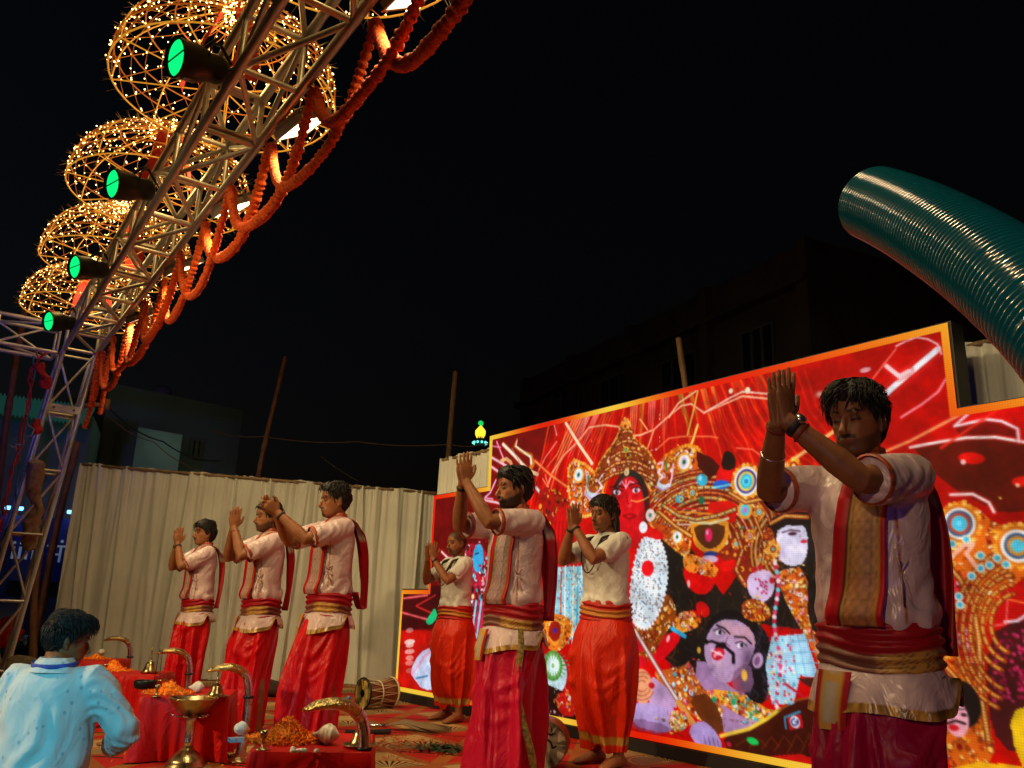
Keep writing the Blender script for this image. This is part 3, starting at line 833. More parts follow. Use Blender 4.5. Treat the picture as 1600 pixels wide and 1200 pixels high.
prof = lambda q: (r * (.80 * math.sin(min(1, q * 1.25 + .25) * PI * .62) if q < .6 else .80 * math.sin(.62 * PI) * (1 - q) / .4 + .1 * r), zc + 5 * k_ + q * 20 * k_)
for a in range(8):
    th = a * PI / 4; mb.tube([(prof(q)[0] * math.cos(th), prof(q)[0] * math.sin(th), prof(q)[1]) for q in np.linspace(0, 1, 12)], .05, 4, False)
for q in (0, .35, .6, .95):
    pr_ = prof(q); mb.tube([(pr_[0] * math.cos(x), pr_[0] * math.sin(x), pr_[1]) for x in np.linspace(0, 2 * PI, 17)], .055, 4, False)
mb.build('dome_lights', m_mgold, t)
mb = MB(); mb.tube([(0, 0, zc + 24 * k_), (0, 0, zc + 33 * k_)], .07, 6)
mb.tube([(.16 * math.sin(x), 0, zc + 29 * k_ + .16 * math.cos(x)) for x in np.linspace(-2.2, 2.2, 10)], .06, 5)
mb.build('finial', m_mgreen, t)
mb = MB()
for a in range(10):
    th = a * 2 * PI / 10; mb.ell((r * 1.18 * math.cos(th), r * 1.18 * math.sin(th), zc - .1), (.1, .1, .1), 6, 4)
mb.build('ring_lights', m_mteal, t)

# ================================================================== ribbed hose at the right
HP = np.array([at_depth(1366, 318, 1.98), at_depth(1400, 329, 1.88), at_depth(1445, 353, 1.72), at_depth(1500, 384, 1.58), at_depth(1557, 422, 1.45), at_depth(1610, 462, 1.34), at_depth(1690, 535, 1.22), at_depth(1770, 640, 1.14), at_depth(1830, 780, 1.1), at_depth(1865, 950, 1.1), at_depth(1875, 1150, 1.12)])
HP = np.concatenate([HP, [[HP[-1][0], HP[-1][1], .35], [HP[-1][0] + .02, HP[-1][1], .02]]])
s = np.concatenate([[0], np.cumsum(np.linalg.norm(np.diff(HP, axis=0), axis=1))])
tt = np.linspace(0, s[-1], 40); Q = np.stack([np.interp(tt, s, HP[:, k]) for k in range(3)], 1)
for _ in range(6): Q[1:-1] = .5 * Q[1:-1] + .25 * (Q[2:] + Q[:-2])
s = np.concatenate([[0], np.cumsum(np.linalg.norm(np.diff(Q, axis=0), axis=1))])
tt = np.arange(0, s[-1], .0016); Q = np.stack([np.interp(tt, s, Q[:, k]) for k in range(3)], 1)
lam = .0128
R_ = .084 + .0036 * np.abs(np.sin(tt / lam * PI)) ** .8
R_ *= np.clip(tt / .004, .85, 1)
m_hose = mat('hose_teal', (.003, .115, .135), .17, 0, coat=.6, spec=.8, trans=.0)
v, f = tube(Q, R_, 40, False)
t = thing('ribbed_hose', 'thick glossy teal ribbed hose arching in from the right edge', 'hose', Q[-1])
mesh('ribbed_wall', v - Q[-1], f, m_hose, t)
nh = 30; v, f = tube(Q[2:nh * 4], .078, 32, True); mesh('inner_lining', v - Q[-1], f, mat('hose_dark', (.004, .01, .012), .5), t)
# ================================================================== LED wall
SX = 4.776                                     # plane of the lit face
T1, T2, T3 = (2.216, 6.917), (1.16, 7.97), (.58, 8.55)
Z1, Z2, Z3, ZB = 2.715, 2.19, 1.175, .095
RES = .0068
cy0, cy1, cz0, cz1 = 1.30, 8.55, ZB, Z1         # the stretch of wall that is lit with the picture
NY, NZ = int((cy1 - cy0) / RES) + 1, int((cz1 - cz0) / RES) + 1
GY, GZZ = np.meshgrid(cy0 + np.arange(NY) * RES, cz0 + np.arange(NZ) * RES)
IMG = np.zeros((NZ, NY, 3))
pr_ = np.random.default_rng(21)
def S(px, py):
    p = at_x(px, py, SX); return np.array([p[1], p[2]])
def PP(pts): return np.array([S(*p) for p in pts])
def c8(c): return np.array(c, float) / 255.0
def _win(lo, hi):
    i0, i1 = int(max(0, (lo[0] - cy0) / RES)), int(min(NY, (hi[0] - cy0) / RES + 2))
    j0, j1 = int(max(0, (lo[1] - cz0) / RES)), int(min(NZ, (hi[1] - cz0) / RES + 2))
    return slice(j0, max(j0, j1)), slice(i0, max(i0, i1))
def inpoly(P, Y, Z):
    r = np.zeros(Y.shape, bool); n = len(P)
    for i in range(n):
        a, b = P[i], P[(i + 1) % n]
        if a[1] == b[1]: continue
        c = ((a[1] > Z) != (b[1] > Z)) & (Y < (b[0] - a[0]) * (Z - a[1]) / (b[1] - a[1]) + a[0])
        r ^= c
    return r
def smoothpoly(P, k=2):
    for _ in range(k):
        Q = np.roll(P, -1, 0); P = np.stack([.75 * P + .25 * Q, .25 * P + .75 * Q], 1).reshape(-1, 2)
    return P
def put(w, m, col):
    IMG[w] = IMG[w] * (1 - m[..., None]) + np.asarray(col) * m[..., None]
def poly(pts, col, al=1., sm=0, metric=False):
    P = np.array(pts, float) if metric else PP(pts)
    if sm: P = smoothpoly(P, sm)
    w = _win(P.min(0) - RES, P.max(0) + RES)
    if IMG[w].size: put(w, inpoly(P, GY[w], GZZ[w]) * float(al), c8(col))
    return P
def disc(c, r, col, al=1., ry=None, ang=0., metric=False, soft=0.):
    if not metric:
        c0 = S(*c); r = r * _pm(c); ry = None if ry is None else ry * _pm(c)
    else: c0 = np.array(c)
    ry = r if ry is None else ry; R = max(r, ry) + 2 * RES
    w = _win(c0 - R, c0 + R)
    if not IMG[w].size: return
    dy, dz = GY[w] - c0[0], GZZ[w] - c0[1]; ca, sa = math.cos(ang), math.sin(ang)
    q = np.sqrt(((dy * ca + dz * sa) / r) ** 2 + ((-dy * sa + dz * ca) / ry) ** 2)
    m = np.clip((1 - q) * min(r, ry) / RES + .5, 0, 1) if not soft else np.clip((1 - q) / soft, 0, 1) ** 1.5
    put(w, m * al, c8(col))
def _pm(c):          # metres on the wall per photo pixel, near a point
    return np.linalg.norm(S(c[0], c[1] + 1) - S(*c))
def line(pts, wd, col, al=1., taper=None, metric=False, glow=0):
    P = np.array(pts, float) if metric else PP(pts); k = 1 if metric else _pm(pts[len(pts) // 2])
    W = wd * k / 2; pad = W + 2 * RES
    w = _win(P.min(0) - pad, P.max(0) + pad)
    if not IMG[w].size: return
    Y, Z = GY[w], GZZ[w]; D = np.full(Y.shape, 9.)
    n = len(P) - 1
    for i in range(n):
        a, b = P[i], P[i + 1]; e = b - a; L2 = e @ e + 1e-12
        t = np.clip(((Y - a[0]) * e[0] + (Z - a[1]) * e[1]) / L2, 0, 1)
        d = np.hypot(Y - a[0] - t * e[0], Z - a[1] - t * e[1])
        ww = W if taper is None else W * (taper[0] + (taper[1] - taper[0]) * (i + t) / n)
        D = np.minimum(D, d - ww)
    put(w, np.clip(.5 - D / RES, 0, 1) * al, c8(col))
GOLD = [(245, 160, 40), (210, 95, 15), (255, 200, 90), (150, 45, 10), (255, 225, 160), (230, 120, 25), (120, 15, 10)]
JEWEL = GOLD * 3 + [(200, 20, 30)] * 4 + [(40, 190, 215), (245, 235, 235), (230, 100, 150), (20, 110, 70)] + [(60, 20, 15)] * 4
PASTEL = [(250, 250, 255), (150, 225, 240), (245, 170, 200), (235, 60, 110), (255, 225, 150), (60, 170, 190), (200, 20, 40)]
def jewels(pts, pal, n, size, base=(120, 40, 12), sm=1, curl=.5, border=None):
    """a field of small beads, curls and stones inside an outline"""
    P = PP(pts); P = smoothpoly(P, sm) if sm else P
    k = _pm(np.mean(np.array(pts, float), 0))
    w = _win(P.min(0), P.max(0))
    if not IMG[w].size: return
    m = inpoly(P, GY[w], GZZ[w]); keep = IMG[w].copy()
    if base is not None: put(w, m.astype(float), np.clip(c8(base) * 1.3, 0, 1))
    lo, hi = P.min(0), P.max(0)
    for _ in range(int(n * .8)):
        c = lo + pr_.random(2) * (hi - lo); col = pal[pr_.integers(len(pal))]; s_ = 1.12 * size * k * (.6 + .8 * pr_.random()); dk = tuple(x * .22 for x in (base or (60, 20, 10)))
        if pr_.random() < curl:
            a0 = pr_.random() * 6.28; th = a0 + np.linspace(0, 2.2 + 2 * pr_.random(), 7)
            Lp_ = [c + s_ * 1.3 * np.array([math.cos(a), math.sin(a)]) * (1 - .09 * i) for i, a in enumerate(th)]; line(np.array(Lp_) - (0, s_ * .4), s_ * 1.0, dk, .4, metric=True); line(Lp_, s_ * .75, col, metric=True); line(Lp_[:4], s_ * .3, tuple(min(255, x * 1.25 + 40) for x in col), .8, metric=True)
        else:
            disc(c - (0, s_ * .45), s_ * 1.1, dk, .4, metric=True); disc(c, s_, col, metric=True, ry=s_ * (.6 + .5 * pr_.random()), ang=pr_.random() * 3)
            if pr_.random() < .16: disc(c + s_ * .2, s_ * .35, (255, 250, 235), metric=True)
    keep2 = IMG[w].copy(); IMG[w] = np.where(m[..., None], keep2, keep)
    if border:
        Q = np.concatenate([P, P[:1]]); d = np.cumsum(np.r_[0, np.linalg.norm(np.diff(Q, axis=0), axis=1)])
        for t in np.arange(0, d[-1], border * k * 1.5):
            disc((np.interp(t, d, Q[:, 0]), np.interp(t, d, Q[:, 1])), border * k * .75, GOLD[pr_.integers(3)], metric=True)
def rosette(c, r, cols, petals=0):
    for i, col in enumerate(cols): disc(c, r * (1 - i / len(cols)), col)
    if petals:
        k = _pm(c); c0 = S(*c)
        for j in range(petals):
            a = 2 * PI * j / petals; disc(c0 + r * k * .98 * np.array([math.cos(a), math.sin(a)]), r * k * 2.6 / petals, GOLD[j % 3], metric=True)

def band(pts, wd, base=(190, 90, 20), bead=(255, 205, 110), gap=1.0, gem=None):
    line(pts, wd * 1.35, (70, 18, 8)); line(pts, wd, base)
    P = PP(pts); d = np.cumsum(np.r_[0, np.linalg.norm(np.diff(P, axis=0), axis=1)]); k = _pm(pts[len(pts) // 2])
    for i, t in enumerate(np.arange(0, d[-1], wd * k * .62 * gap)):
        c = (np.interp(t, d, P[:, 0]), np.interp(t, d, P[:, 1])); col = bead if not gem or i % 4 else gem
        disc((c[0], c[1] - .1 * wd * k), wd * k * .30, (90, 30, 10), .8, metric=True); disc(c, wd * k * .25, col, metric=True)
# --- backdrop
IMG[:] = c8((198, 3, 4))
nz_ = fbm(np.stack([GY.ravel() * 1.3, GZZ.ravel() * 1.3, 0 * GY.ravel()], 1), 3).reshape(GY.shape)
IMG *= (1 + .16 * nz_)[..., None]
poly([(760, 690), (866, 655), (846, 720), (818, 790), (790, 900), (700, 1090), (600, 1090), (600, 760)], (118, 4, 8))
poly([(612, 915), (700, 915), (700, 980), (612, 985)], (70, 5, 10))
poly([(612, 985), (760, 985), (760, 1090), (605, 1090)], (196, 14, 8))
for yy, ww, al in [(985, 12, .5), (1003, 17, .95), (1008, 13, .8), (1018, 16, .7), (1028, 13, .6), (1036, 15, .5), (1048, 12, .4)]:
    disc((640, yy), ww, (255, 215, 205), al, ry=4.0, ang=-.1)
for k in range(46):            # pleated drape across the top
    x = 858 + k * 7.4; top = 662 - (x - 858) * .252; b = 26 + 30 * max(0, (k - 20) / 26)
    bend = -34 if k < 20 else -16 + (k - 20) * 5.0
    pts = [(x, top), (x + bend * .30, top + 50), (x + bend * .65, top + 95), (x + bend * 1.1, top + 140 + b)]
    col = [(250, 70, 20), (150, 2, 2), (235, 30, 8), (180, 6, 4)][k % 4]
    line(pts, 4.2, col, .75, taper=(1.0, .7))
for x, wdt, col, al, ln in [(905, 17, (255, 190, 110), .85, 120), (920, 10, (225, 215, 190), .85, 70), (935, 9, (255, 235, 200), .7, 70), (955, 18, (240, 120, 50), .6, 90), (992, 12, (225, 190, 120), .8, 60), (1004, 8, (150, 170, 40), .75, 80),
                            (1020, 12, (255, 190, 170), .7, 60), (1040, 14, (235, 150, 110), .7, 70), (1062, 8, (160, 210, 60), .8, 75), (1078, 7, (220, 225, 60), .7, 55), (1098, 10, (235, 200, 70), .6, 80), (1112, 6, (190, 220, 70), .7, 60), (1150, 18, (255, 120, 40), .5, 70), (1185, 16, (250, 110, 40), .5, 60)]:
    top = 662 - (x - 858) * .252; sl = -.45 if x < 960 else (-.05 if x < 1050 else .25)
    [line([(x + o_ * wdt, top), (x + o_ * wdt + sl * ln * .5, top + ln * .5), (x + o_ * wdt * .6 + sl * ln, top + ln * (1.2 - abs(o_)))], wdt * .28, col, al * .75, taper=(1, .2)) for o_ in (-.45, -.2, .05, .3)]
for k in range(26):            # fine folds on the right of the drape
    x0, y0 = 1108 + k * 6.2, 618 - k * 1.7
    line([(x0, y0), (x0 + 20, y0 + 60), (x0 + 60, y0 + 110), (x0 + 110, y0 + 140)], 1.6, (150, 3, 2) if k % 2 else (255, 70, 20), .6)
poly([(1340, 560), (1476, 520), (1488, 650), (1420, 700), (1360, 690)], (178, 0, 2), .9)
poly([(1425, 697), (1500, 683), (1560, 682), (1620, 692), (1620, 800), (1560, 800), (1500, 770), (1460, 740)], (92, 14, 6))
poly([(1490, 664), (1540, 655), (1582, 664), (1592, 684), (1560, 680), (1500, 682)], (110, 8, 6))
disc((1518, 716), 20, (225, 12, 8), ry=9, ang=.2); disc((1505, 722), 4, (255, 190, 180))
disc((1598, 752), 16, (235, 20, 10), ry=8); disc((1590, 758), 3, (255, 200, 150))
disc((1352, 578), 9, (255, 190, 200), .9, ry=4)
for pts, wd, col in [
    ([(1340, 655), (1400, 601), (1466, 545)], 11, (236, 244, 250)), ([(1385, 572), (1405, 588), (1420, 580)], 8, (255, 200, 200)),
    ([(1330, 640), (1365, 590), (1400, 545)], 2.2, (255, 130, 110)), ([(1400, 541), (1415, 533), (1432, 527), (1450, 530), (1465, 538), (1471, 553)], 2.6, (255, 235, 235)),
    ([(1408, 652), (1440, 632), (1466, 612), (1478, 592)], 3.4, (255, 150, 160)), ([(1360, 715), (1420, 690), (1500, 648)], 5, (255, 150, 90)),
    ([(1422, 699), (1470, 690), (1510, 684), (1555, 683), (1620, 694)], 4.5, (255, 245, 235)), ([(1520, 640), (1491, 666), (1540, 655), (1565, 658), (1590, 670), (1592, 690)], 4.5, (250, 225, 230)),
    ([(1485, 773), (1520, 772), (1545, 785), (1553, 800)], 5, (250, 220, 215)), ([(1470, 700), (1600, 612)], 3, (230, 40, 20)),
    ([(853, 768), (862, 740), (880, 712), (903, 690), (920, 668), (945, 664), (968, 667)], 3, (255, 190, 140)), ([(985, 681), (1000, 680), (1022, 671), (1045, 650), (1065, 634), (1080, 631), (1100, 645), (1130, 632), (1160, 619), (1200, 623)], 3, (255, 205, 160)),
    ([(1022, 671), (1012, 700), (1006, 735)], 3, (255, 180, 120)), ([(1045, 652), (1060, 630), (1092, 608)], 3, (245, 225, 160)), ([(1100, 645), (1140, 622), (1160, 612), (1230, 618)], 3, (255, 225, 200)),
    ([(1025, 703), (1045, 685), (1065, 682), (1110, 682), (1122, 684)], 2.4, (255, 130, 70)), ([(1150, 700), (1175, 702), (1190, 712)], 2.4, (255, 120, 80)), ([(1000, 655), (1012, 672)], 2.6, (255, 205, 120)),
    ([(884, 661), (905, 695), (925, 724)], 6, (235, 230, 180)), ([(1090, 664), (1082, 690), (1076, 704)], 5, (235, 220, 90)), ([(1090, 612), (1084, 640), (1074, 680)], 3, (225, 220, 70)),
    ([(866, 664), (870, 680)], 2.6, (255, 160, 160)), ([(870, 690), (852, 715), (842, 735)], 2.4, (255, 150, 130)), ([(836, 720), (860, 742), (885, 760)], 4, (255, 140, 70)), ([(852, 742), (858, 765), (848, 748)], 2.4, (255, 150, 100)),
    ([(776, 690), (786, 715), (788, 745)], 3, (255, 170, 215)), ([(769, 697), (782, 699)], 2.4, (255, 150, 200)), ([(767, 714), (798, 732)], 4.5, (255, 215, 225)), ([(766, 728), (786, 742)], 4.5, (255, 200, 215)), ([(775, 750), (766, 770), (757, 778), (770, 780)], 3.2, (240, 190, 235)), ([(738, 778), (775, 785), (800, 792)], 4, (255, 200, 205)), ([(735, 812), (745, 796)], 3, (255, 200, 230)),
    ([(630, 935), (668, 930)], 3, (255, 110, 120)), ([(628, 957), (668, 968)], 3, (255, 110, 120)), ([(680, 930), (650, 947), (690, 965)], 1.8, (230, 40, 40)), ([(690, 862), (700, 872), (712, 873)], 4, (255, 220, 220))]:
    line(pts, wd * 2.2, (230, 40, 30), .35); line(pts, wd * .85, col)
line([(1330, 655), (1280, 690), (1225, 728)], 7, (255, 150, 60)); line([(1330, 655), (1280, 690), (1225, 728)], 2, (255, 225, 170))
disc((1280, 616), 12, (235, 215, 190), .8, ry=9, soft=.9); disc((1142, 611), 4, (235, 240, 200)); disc((1168, 610), 5, (225, 240, 200))

# --- trident and spear
line([(786, 694), (806, 714), (826, 736)], 7, (205, 130, 60)); line([(786, 694), (806, 714), (828, 738)], 4, (250, 245, 235))
line([(808, 686), (804, 697), (816, 706), (830, 712), (833, 724), (826, 738)], 10, (190, 105, 35), taper=(.3, 1)); line([(808, 688), (806, 697), (818, 706), (829, 714), (830, 724)], 4.5, (255, 240, 205), taper=(.4, 1))
line([(783, 720), (791, 717), (798, 722), (800, 730)], 6, (225, 170, 110)); line([(826, 736), (840, 741)], 6, (240, 200, 150))
line([(838, 762), (856, 786), (876, 812)], 7, (170, 120, 110)); line([(838, 762), (856, 786), (876, 812)], 4, (240, 235, 235))
line([(800, 700), (812, 722)], 1.5, (150, 120, 110))

# --- red-faced goddess
DARK = (30, 24, 20)
jewels([(838, 770), (858, 758), (880, 772), (900, 800), (905, 850), (880, 880), (850, 840)], JEWEL, 170, 3.0, (130, 12, 10))
poly([(1000, 790), (1030, 800), (1075, 850), (1130, 930), (1200, 830), (1300, 780), (1300, 990), (1190, 975), (1140, 1000), (1090, 1075), (1012, 1005), (985, 960), (1040, 920), (1035, 850)], DARK)
for k in range(260):
    x, y = 1010 + 280 * pr_.random(), 800 + 260 * pr_.random(); L_ = 8 + 16 * pr_.random()
    if abs(IMG[min(NZ - 1, max(0, int((S(x, y)[1] - cz0) / RES))), min(NY - 1, max(0, int((S(x, y)[0] - cy0) / RES)))] - c8(DARK)).sum() < .15: line([(x, y), (x + 3 * pr_.normal(), y + L_ * .5), (x + 6 * pr_.normal(), y + L_)], 1.4, [(60, 44, 34), (84, 40, 18), (48, 44, 52), (120, 70, 24)][k % 4], .8)
poly([(860, 800), (910, 780), (915, 850), (905, 890), (858, 890)], (206, 10, 14), sm=1)           # red hands and sleeve at left
for k in range(8): line([(862 + k * 6, 815), (858 + k * 6, 885)], 1.6, (130, 2, 4))
jewels([(888, 715), (925, 730), (945, 770), (938, 800), (905, 810), (888, 780)], GOLD + [(245, 240, 245), (200, 170, 200)], 190, 2.6, (170, 70, 15), border=4)
jewels([(1022, 735), (1045, 705), (1085, 692), (1106, 722), (1100, 762), (1060, 775), (1030, 795), (1016, 770)], GOLD + [(245, 240, 245), (200, 170, 200)], 230, 2.7, (170, 70, 15), border=4)
jewels([(1005, 800), (1030, 805), (1080, 835), (1075, 872), (1050, 855), (1015, 820)], GOLD + [(245, 235, 240)], 110, 2.6, (150, 60, 15), border=3)
jewels([(1055, 790), (1110, 755), (1140, 770), (1190, 740), (1250, 760), (1245, 800), (1225, 860), (1200, 905), (1170, 930), (1130, 870), (1085, 845), (1060, 820)], JEWEL, 420, 2.7, (105, 26, 10))
for i_, r_ in enumerate(range(34, 118, 9)):
    band([(1106 + r_ * 1.05 * math.cos(a), 842 + r_ * .92 * math.sin(a)) for a in np.linspace(PI * 1.12, PI * 1.98, 15)], 5.6, [(196, 96, 20), (150, 40, 14), (215, 130, 30), (170, 20, 24)][i_ % 4], [(255, 210, 110), (245, 150, 50), (255, 235, 190), (255, 180, 70)][i_ % 4], 1, [(50, 180, 205), (225, 60, 110), (30, 120, 80), (250, 245, 245)][i_ % 4])
for i_, r_ in enumerate(range(12, 62, 8)):
    band([(1222 + r_ * .8 * math.cos(a), 862 + r_ * 1.2 * math.sin(a)) for a in np.linspace(PI * .62, PI * 1.30, 11)], 5.0, [(186, 86, 20), (130, 30, 14), (205, 120, 30)][i_ % 3], [(255, 205, 100), (240, 140, 50), (255, 230, 180)][i_ % 3])
for x_, y_, r_ in ((1128, 788, 8), (1082, 770, 9), (1186, 800, 9), (1200, 770, 8), (1172, 838, 9), (1190, 875, 8), (1150, 850, 7), (1050, 800, 7)):
    rosette((x_, y_), r_, [(225, 130, 35), (120, 30, 12), (250, 215, 130), (45, 170, 200) if x_ % 4 else (200, 30, 60), (170, 230, 240)], 9)
jewels([(940, 775), (923, 768), (932, 730), (948, 705), (962, 688), (970, 664), (978, 650), (986, 666), (992, 688), (1012, 702), (1026, 726), (1032, 752), (1020, 772), (1008, 752), (985, 737), (962, 738), (946, 752)], GOLD + [(255, 240, 200), (90, 20, 10), (255, 190, 170)], 640, 2.1, (110, 45, 15), border=2.6)
for q_ in range(5):
    y_ = 742 - q_ * 17; hw = 44 - q_ * 9; band([(980 - hw, y_ + hw * .30), (980 - hw * .5, y_ - hw * .02), (980, y_ - hw * .12), (980 + hw * .5, y_ - hw * .06), (980 + hw, y_ + hw * .20)], 5.0, (170, 75, 18), (255, 215, 130), 1.0, (210, 40, 50))
disc((977, 664), 7, (230, 150, 50)); disc((977, 666), 3, (140, 40, 20)); rosette((978, 703), 5, [(240, 180, 60), (40, 120, 60), (120, 200, 130)])
disc((983, 792), 44, (38, 34, 30), ry=58)                                                             # hair arc
disc((983, 802), 34, (216, 8, 24), ry=58, ang=0)                                                      # face
disc((1003, 815), 14, (150, 2, 14), .5, ry=40, soft=.8); disc((975, 750), 18, (245, 40, 50), .5, ry=9, soft=.9)
disc((957, 800), 16, (120, 0, 12), .75, ry=50, soft=.9); disc((1012, 800), 12, (110, 0, 12), .75, ry=48, soft=.9); disc((984, 782), 7, (255, 70, 70), .5, ry=24, soft=.9); disc((996, 800), 10, (245, 50, 56), .45, ry=12, soft=.9); disc((966, 778), 12, (110, 0, 12), .5, ry=5, soft=.9); disc((994, 775), 12, (110, 0, 12), .5, ry=5, soft=.9)
rosette((979, 738), 5.5, [(225, 205, 150), (190, 160, 110)])
line([(965, 760), (972, 752), (978, 762), (984, 752), (995, 756)], 2, (255, 190, 205)); line([(978, 750), (978, 764)], 1.8, (255, 200, 210))
for x, y, a in ((964, 769, .2), (994, 766, -.05)):
    line([(x - 11, y - 7), (x, y - 11), (x + 11, y - 7)], 2.2, (70, 0, 10)); disc((x, y), 8.5, (250, 225, 235), ry=4.2, ang=a); disc((x, y), 3.8, (60, 30, 50)); disc((x + 1, y - 1), 1.2, (255, 255, 255)); line([(x - 9, y - 3), (x, y - 5), (x + 9, y - 2)], 1.4, (50, 0, 8))
line([(978, 770), (981, 786), (987, 790)], 2, (150, 0, 14)); disc((984, 790), 5, (235, 60, 60), ry=3)
line([(986, 782), (995, 784), (1005, 781), (1014, 776)], 2, (250, 180, 80)); line([(974, 806), (984, 803), (994, 806), (984, 811), (974, 806)], 2.5, (140, 0, 16))
rosette((904, 742), 13, [(240, 170, 60), (250, 248, 250), (210, 235, 250), (20, 100, 70)]); rosette((1069, 722), 15, [(240, 170, 60), (252, 248, 252), (220, 200, 225), (10, 105, 60)])
for c, dx in (((925, 770), 1), ((1036, 757), 1)):
    disc(c, 13, (215, 240, 250), ry=8, ang=.3); disc((c[0] + 1, c[1] - 5), 10, (175, 75, 20), ry=5, ang=.3); line([(c[0] - 12, c[1] + 3), (c[0], c[1] + 9), (c[0] + 12, c[1] + 1)], 2.4, (200, 150, 215))
line([(915, 735), (918, 755), (914, 770), (922, 782)], 3, (225, 200, 235)); line([(1052, 725), (1050, 745), (1046, 760)], 3, (240, 215, 245))
line([(1028, 725), (1036, 722), (1034, 732), (1028, 738), (1036, 745), (1030, 750)], 3.2, (250, 215, 235)); line([(941, 742), (935, 752), (941, 760), (934, 768)], 3, (250, 215, 235)); line([(920, 745), (918, 758)], 3, (20, 150, 80)); line([(1041, 722), (1042, 735)], 3, (20, 150, 80))
rosette((1016, 805), 10, [(245, 225, 200), (240, 200, 210), (40, 140, 110)]); rosette((1058, 839), 12, [(240, 160, 50), (250, 245, 250), (250, 245, 250), (20, 120, 70)], 14)
poly([(1088, 705), (1112, 715), (1130, 735), (1108, 748), (1090, 728)], (70, 12, 10)); poly([(1120, 735), (1118, 756), (1142, 758), (1150, 725), (1138, 715)], (218, 10, 12), sm=1)
poly([(1126, 732), (1130, 706), (1140, 704), (1148, 712), (1150, 730), (1140, 736)], (28, 14, 14), sm=1)
disc((1127, 757), 16, (20, 90, 200), ry=7, ang=.1); line([(1114, 762), (1142, 757)], 3, (120, 220, 235)); disc((1097, 750), 11, (40, 180, 215), ry=9, ang=.5); disc((1094, 747), 4, (150, 225, 245))
rosette((1166, 752), 27, [(235, 140, 30), (250, 240, 225), (60, 60, 140), (250, 200, 80), (40, 190, 225), (90, 215, 235), (30, 130, 190)], 22); rosette((1164, 797), 14, [(235, 150, 40), (60, 200, 215), (190, 110, 190)])
poly([(1108, 785), (1140, 782), (1152, 790), (1150, 815), (1135, 818), (1105, 800)], (206, 12, 10)); disc((1062, 780), 9, (60, 175, 200), ry=6); disc((1096, 782), 6, (20, 110, 70)); rosette((1064, 780), 4, [(250, 200, 80), (30, 100, 170)])
for k in range(5): line([(1035 + k * 4, 792 + k * 7), (1080 + k * 5, 795 + k * 6), (1135, 800 + k * 5)], 2.4, [(210, 30, 20), (240, 150, 40), (160, 20, 20), (245, 190, 90), (250, 225, 200)][k])
P = poly([(1078, 812), (1138, 808), (1140, 838), (1128, 860), (1108, 868), (1088, 856), (1080, 836)], (235, 150, 35), sm=1); poly([(1084, 820), (1132, 817), (1133, 838), (1122, 854), (1108, 859), (1094, 850), (1086, 836)], (88, 42, 18), sm=1)
disc((1107, 836), 7.5, (245, 30, 100), ry=11); disc((1105, 832), 2.5, (255, 170, 200), ry=4); line([(1078, 815), (1110, 818), (1138, 810)], 4, (230, 225, 170))
disc((1110, 866), 14, (25, 50, 120), ry=5); disc((1108, 874), 18, (225, 205, 235), .9, ry=6)
poly([(1068, 888), (1080, 878), (1120, 890), (1116, 918), (1098, 932), (1078, 922), (1068, 902)], (220, 8, 10), sm=2); disc((1076, 912), 3, (255, 170, 170), ry=6); poly([(1122, 880), (1152, 872), (1148, 890), (1128, 894)], (220, 10, 12), sm=1)
jewels([(1066, 868), (1080, 864), (1124, 884), (1118, 904), (1096, 898), (1070, 892)], GOLD + [(250, 240, 220), (230, 120, 160)], 90, 2.4, (200, 110, 30))
for i, j, a in ((1098, 952, .5), (1085, 965, .5)): disc((i, j), 15, (222, 10, 14), ry=11, ang=a)
jewels([(1052, 962), (1078, 952), (1098, 968), (1088, 982), (1062, 990), (1050, 980)], GOLD + [(250, 230, 200), (250, 120, 170)], 90, 2.6, (210, 120, 30))
poly([(1018, 1018), (1030, 1000), (1052, 985), (1066, 995), (1052, 1015), (1032, 1035), (1020, 1035)], (216, 8, 22), sm=2); line([(1050, 982), (1070, 994)], 7, (40, 170, 220)); disc((1044, 998), 3, (255, 190, 200), ry=6, ang=.5)
jewels([(985, 985), (1030, 925), (1048, 930), (1060, 960), (1040, 990), (1015, 1035), (985, 1040)], GOLD + [(140, 60, 10)], 230, 2.5, (110, 50, 12)); disc((997, 1008), 14, (200, 10, 30), ry=12); disc((1003, 1034), 11, (200, 10, 30), ry=9)
band([(1036, 790), (1060, 806), (1088, 812), (1120, 806), (1148, 796)], 6, (200, 110, 25), (255, 220, 140), 1, (40, 180, 205)); band([(1030, 800), (1055, 822), (1080, 838)], 6, (200, 110, 25)); band([(1140, 770), (1165, 785), (1190, 780), (1215, 768)], 6)
band([(1150, 830), (1160, 860), (1150, 890), (1165, 915)], 6, (190, 90, 20), (255, 210, 120), 1, (220, 60, 110)); band([(1180, 810), (1196, 850), (1190, 890), (1172, 925)], 5); band([(1205, 800), (1215, 840), (1205, 870)], 5)
# white jasmine garland
gp = [(1004, 838), (1026, 836), (1038, 858), (1044, 890), (1040, 925), (1030, 958), (1014, 984), (994, 980), (985, 960), (984, 920), (992, 872)]
P = poly(gp, (226, 238, 246), sm=2); lo, hi = P.min(0), P.max(0); k = _pm((1012, 910))
for t in range(430):
    q = lo + pr_.random(2) * (hi - lo)
    if inpoly(P, np.array([q[0]]), np.array([q[1]]))[0]: disc(q, 1.25 * k, [(70, 90, 130), (60, 40, 40), (150, 90, 60)][t % 3], metric=True, ry=1.0 * k)
for a in range(len(P)): disc(P[a], 2.6 * k, (240, 246, 250), metric=True)
disc((1012, 888), 13.5, (214, 6, 16), ry=12.5); poly([(998, 842), (1004, 826), (1024, 824), (1040, 838), (1030, 845), (1012, 838)], (214, 8, 14), sm=1); disc((1005, 824), 9, (235, 242, 250))
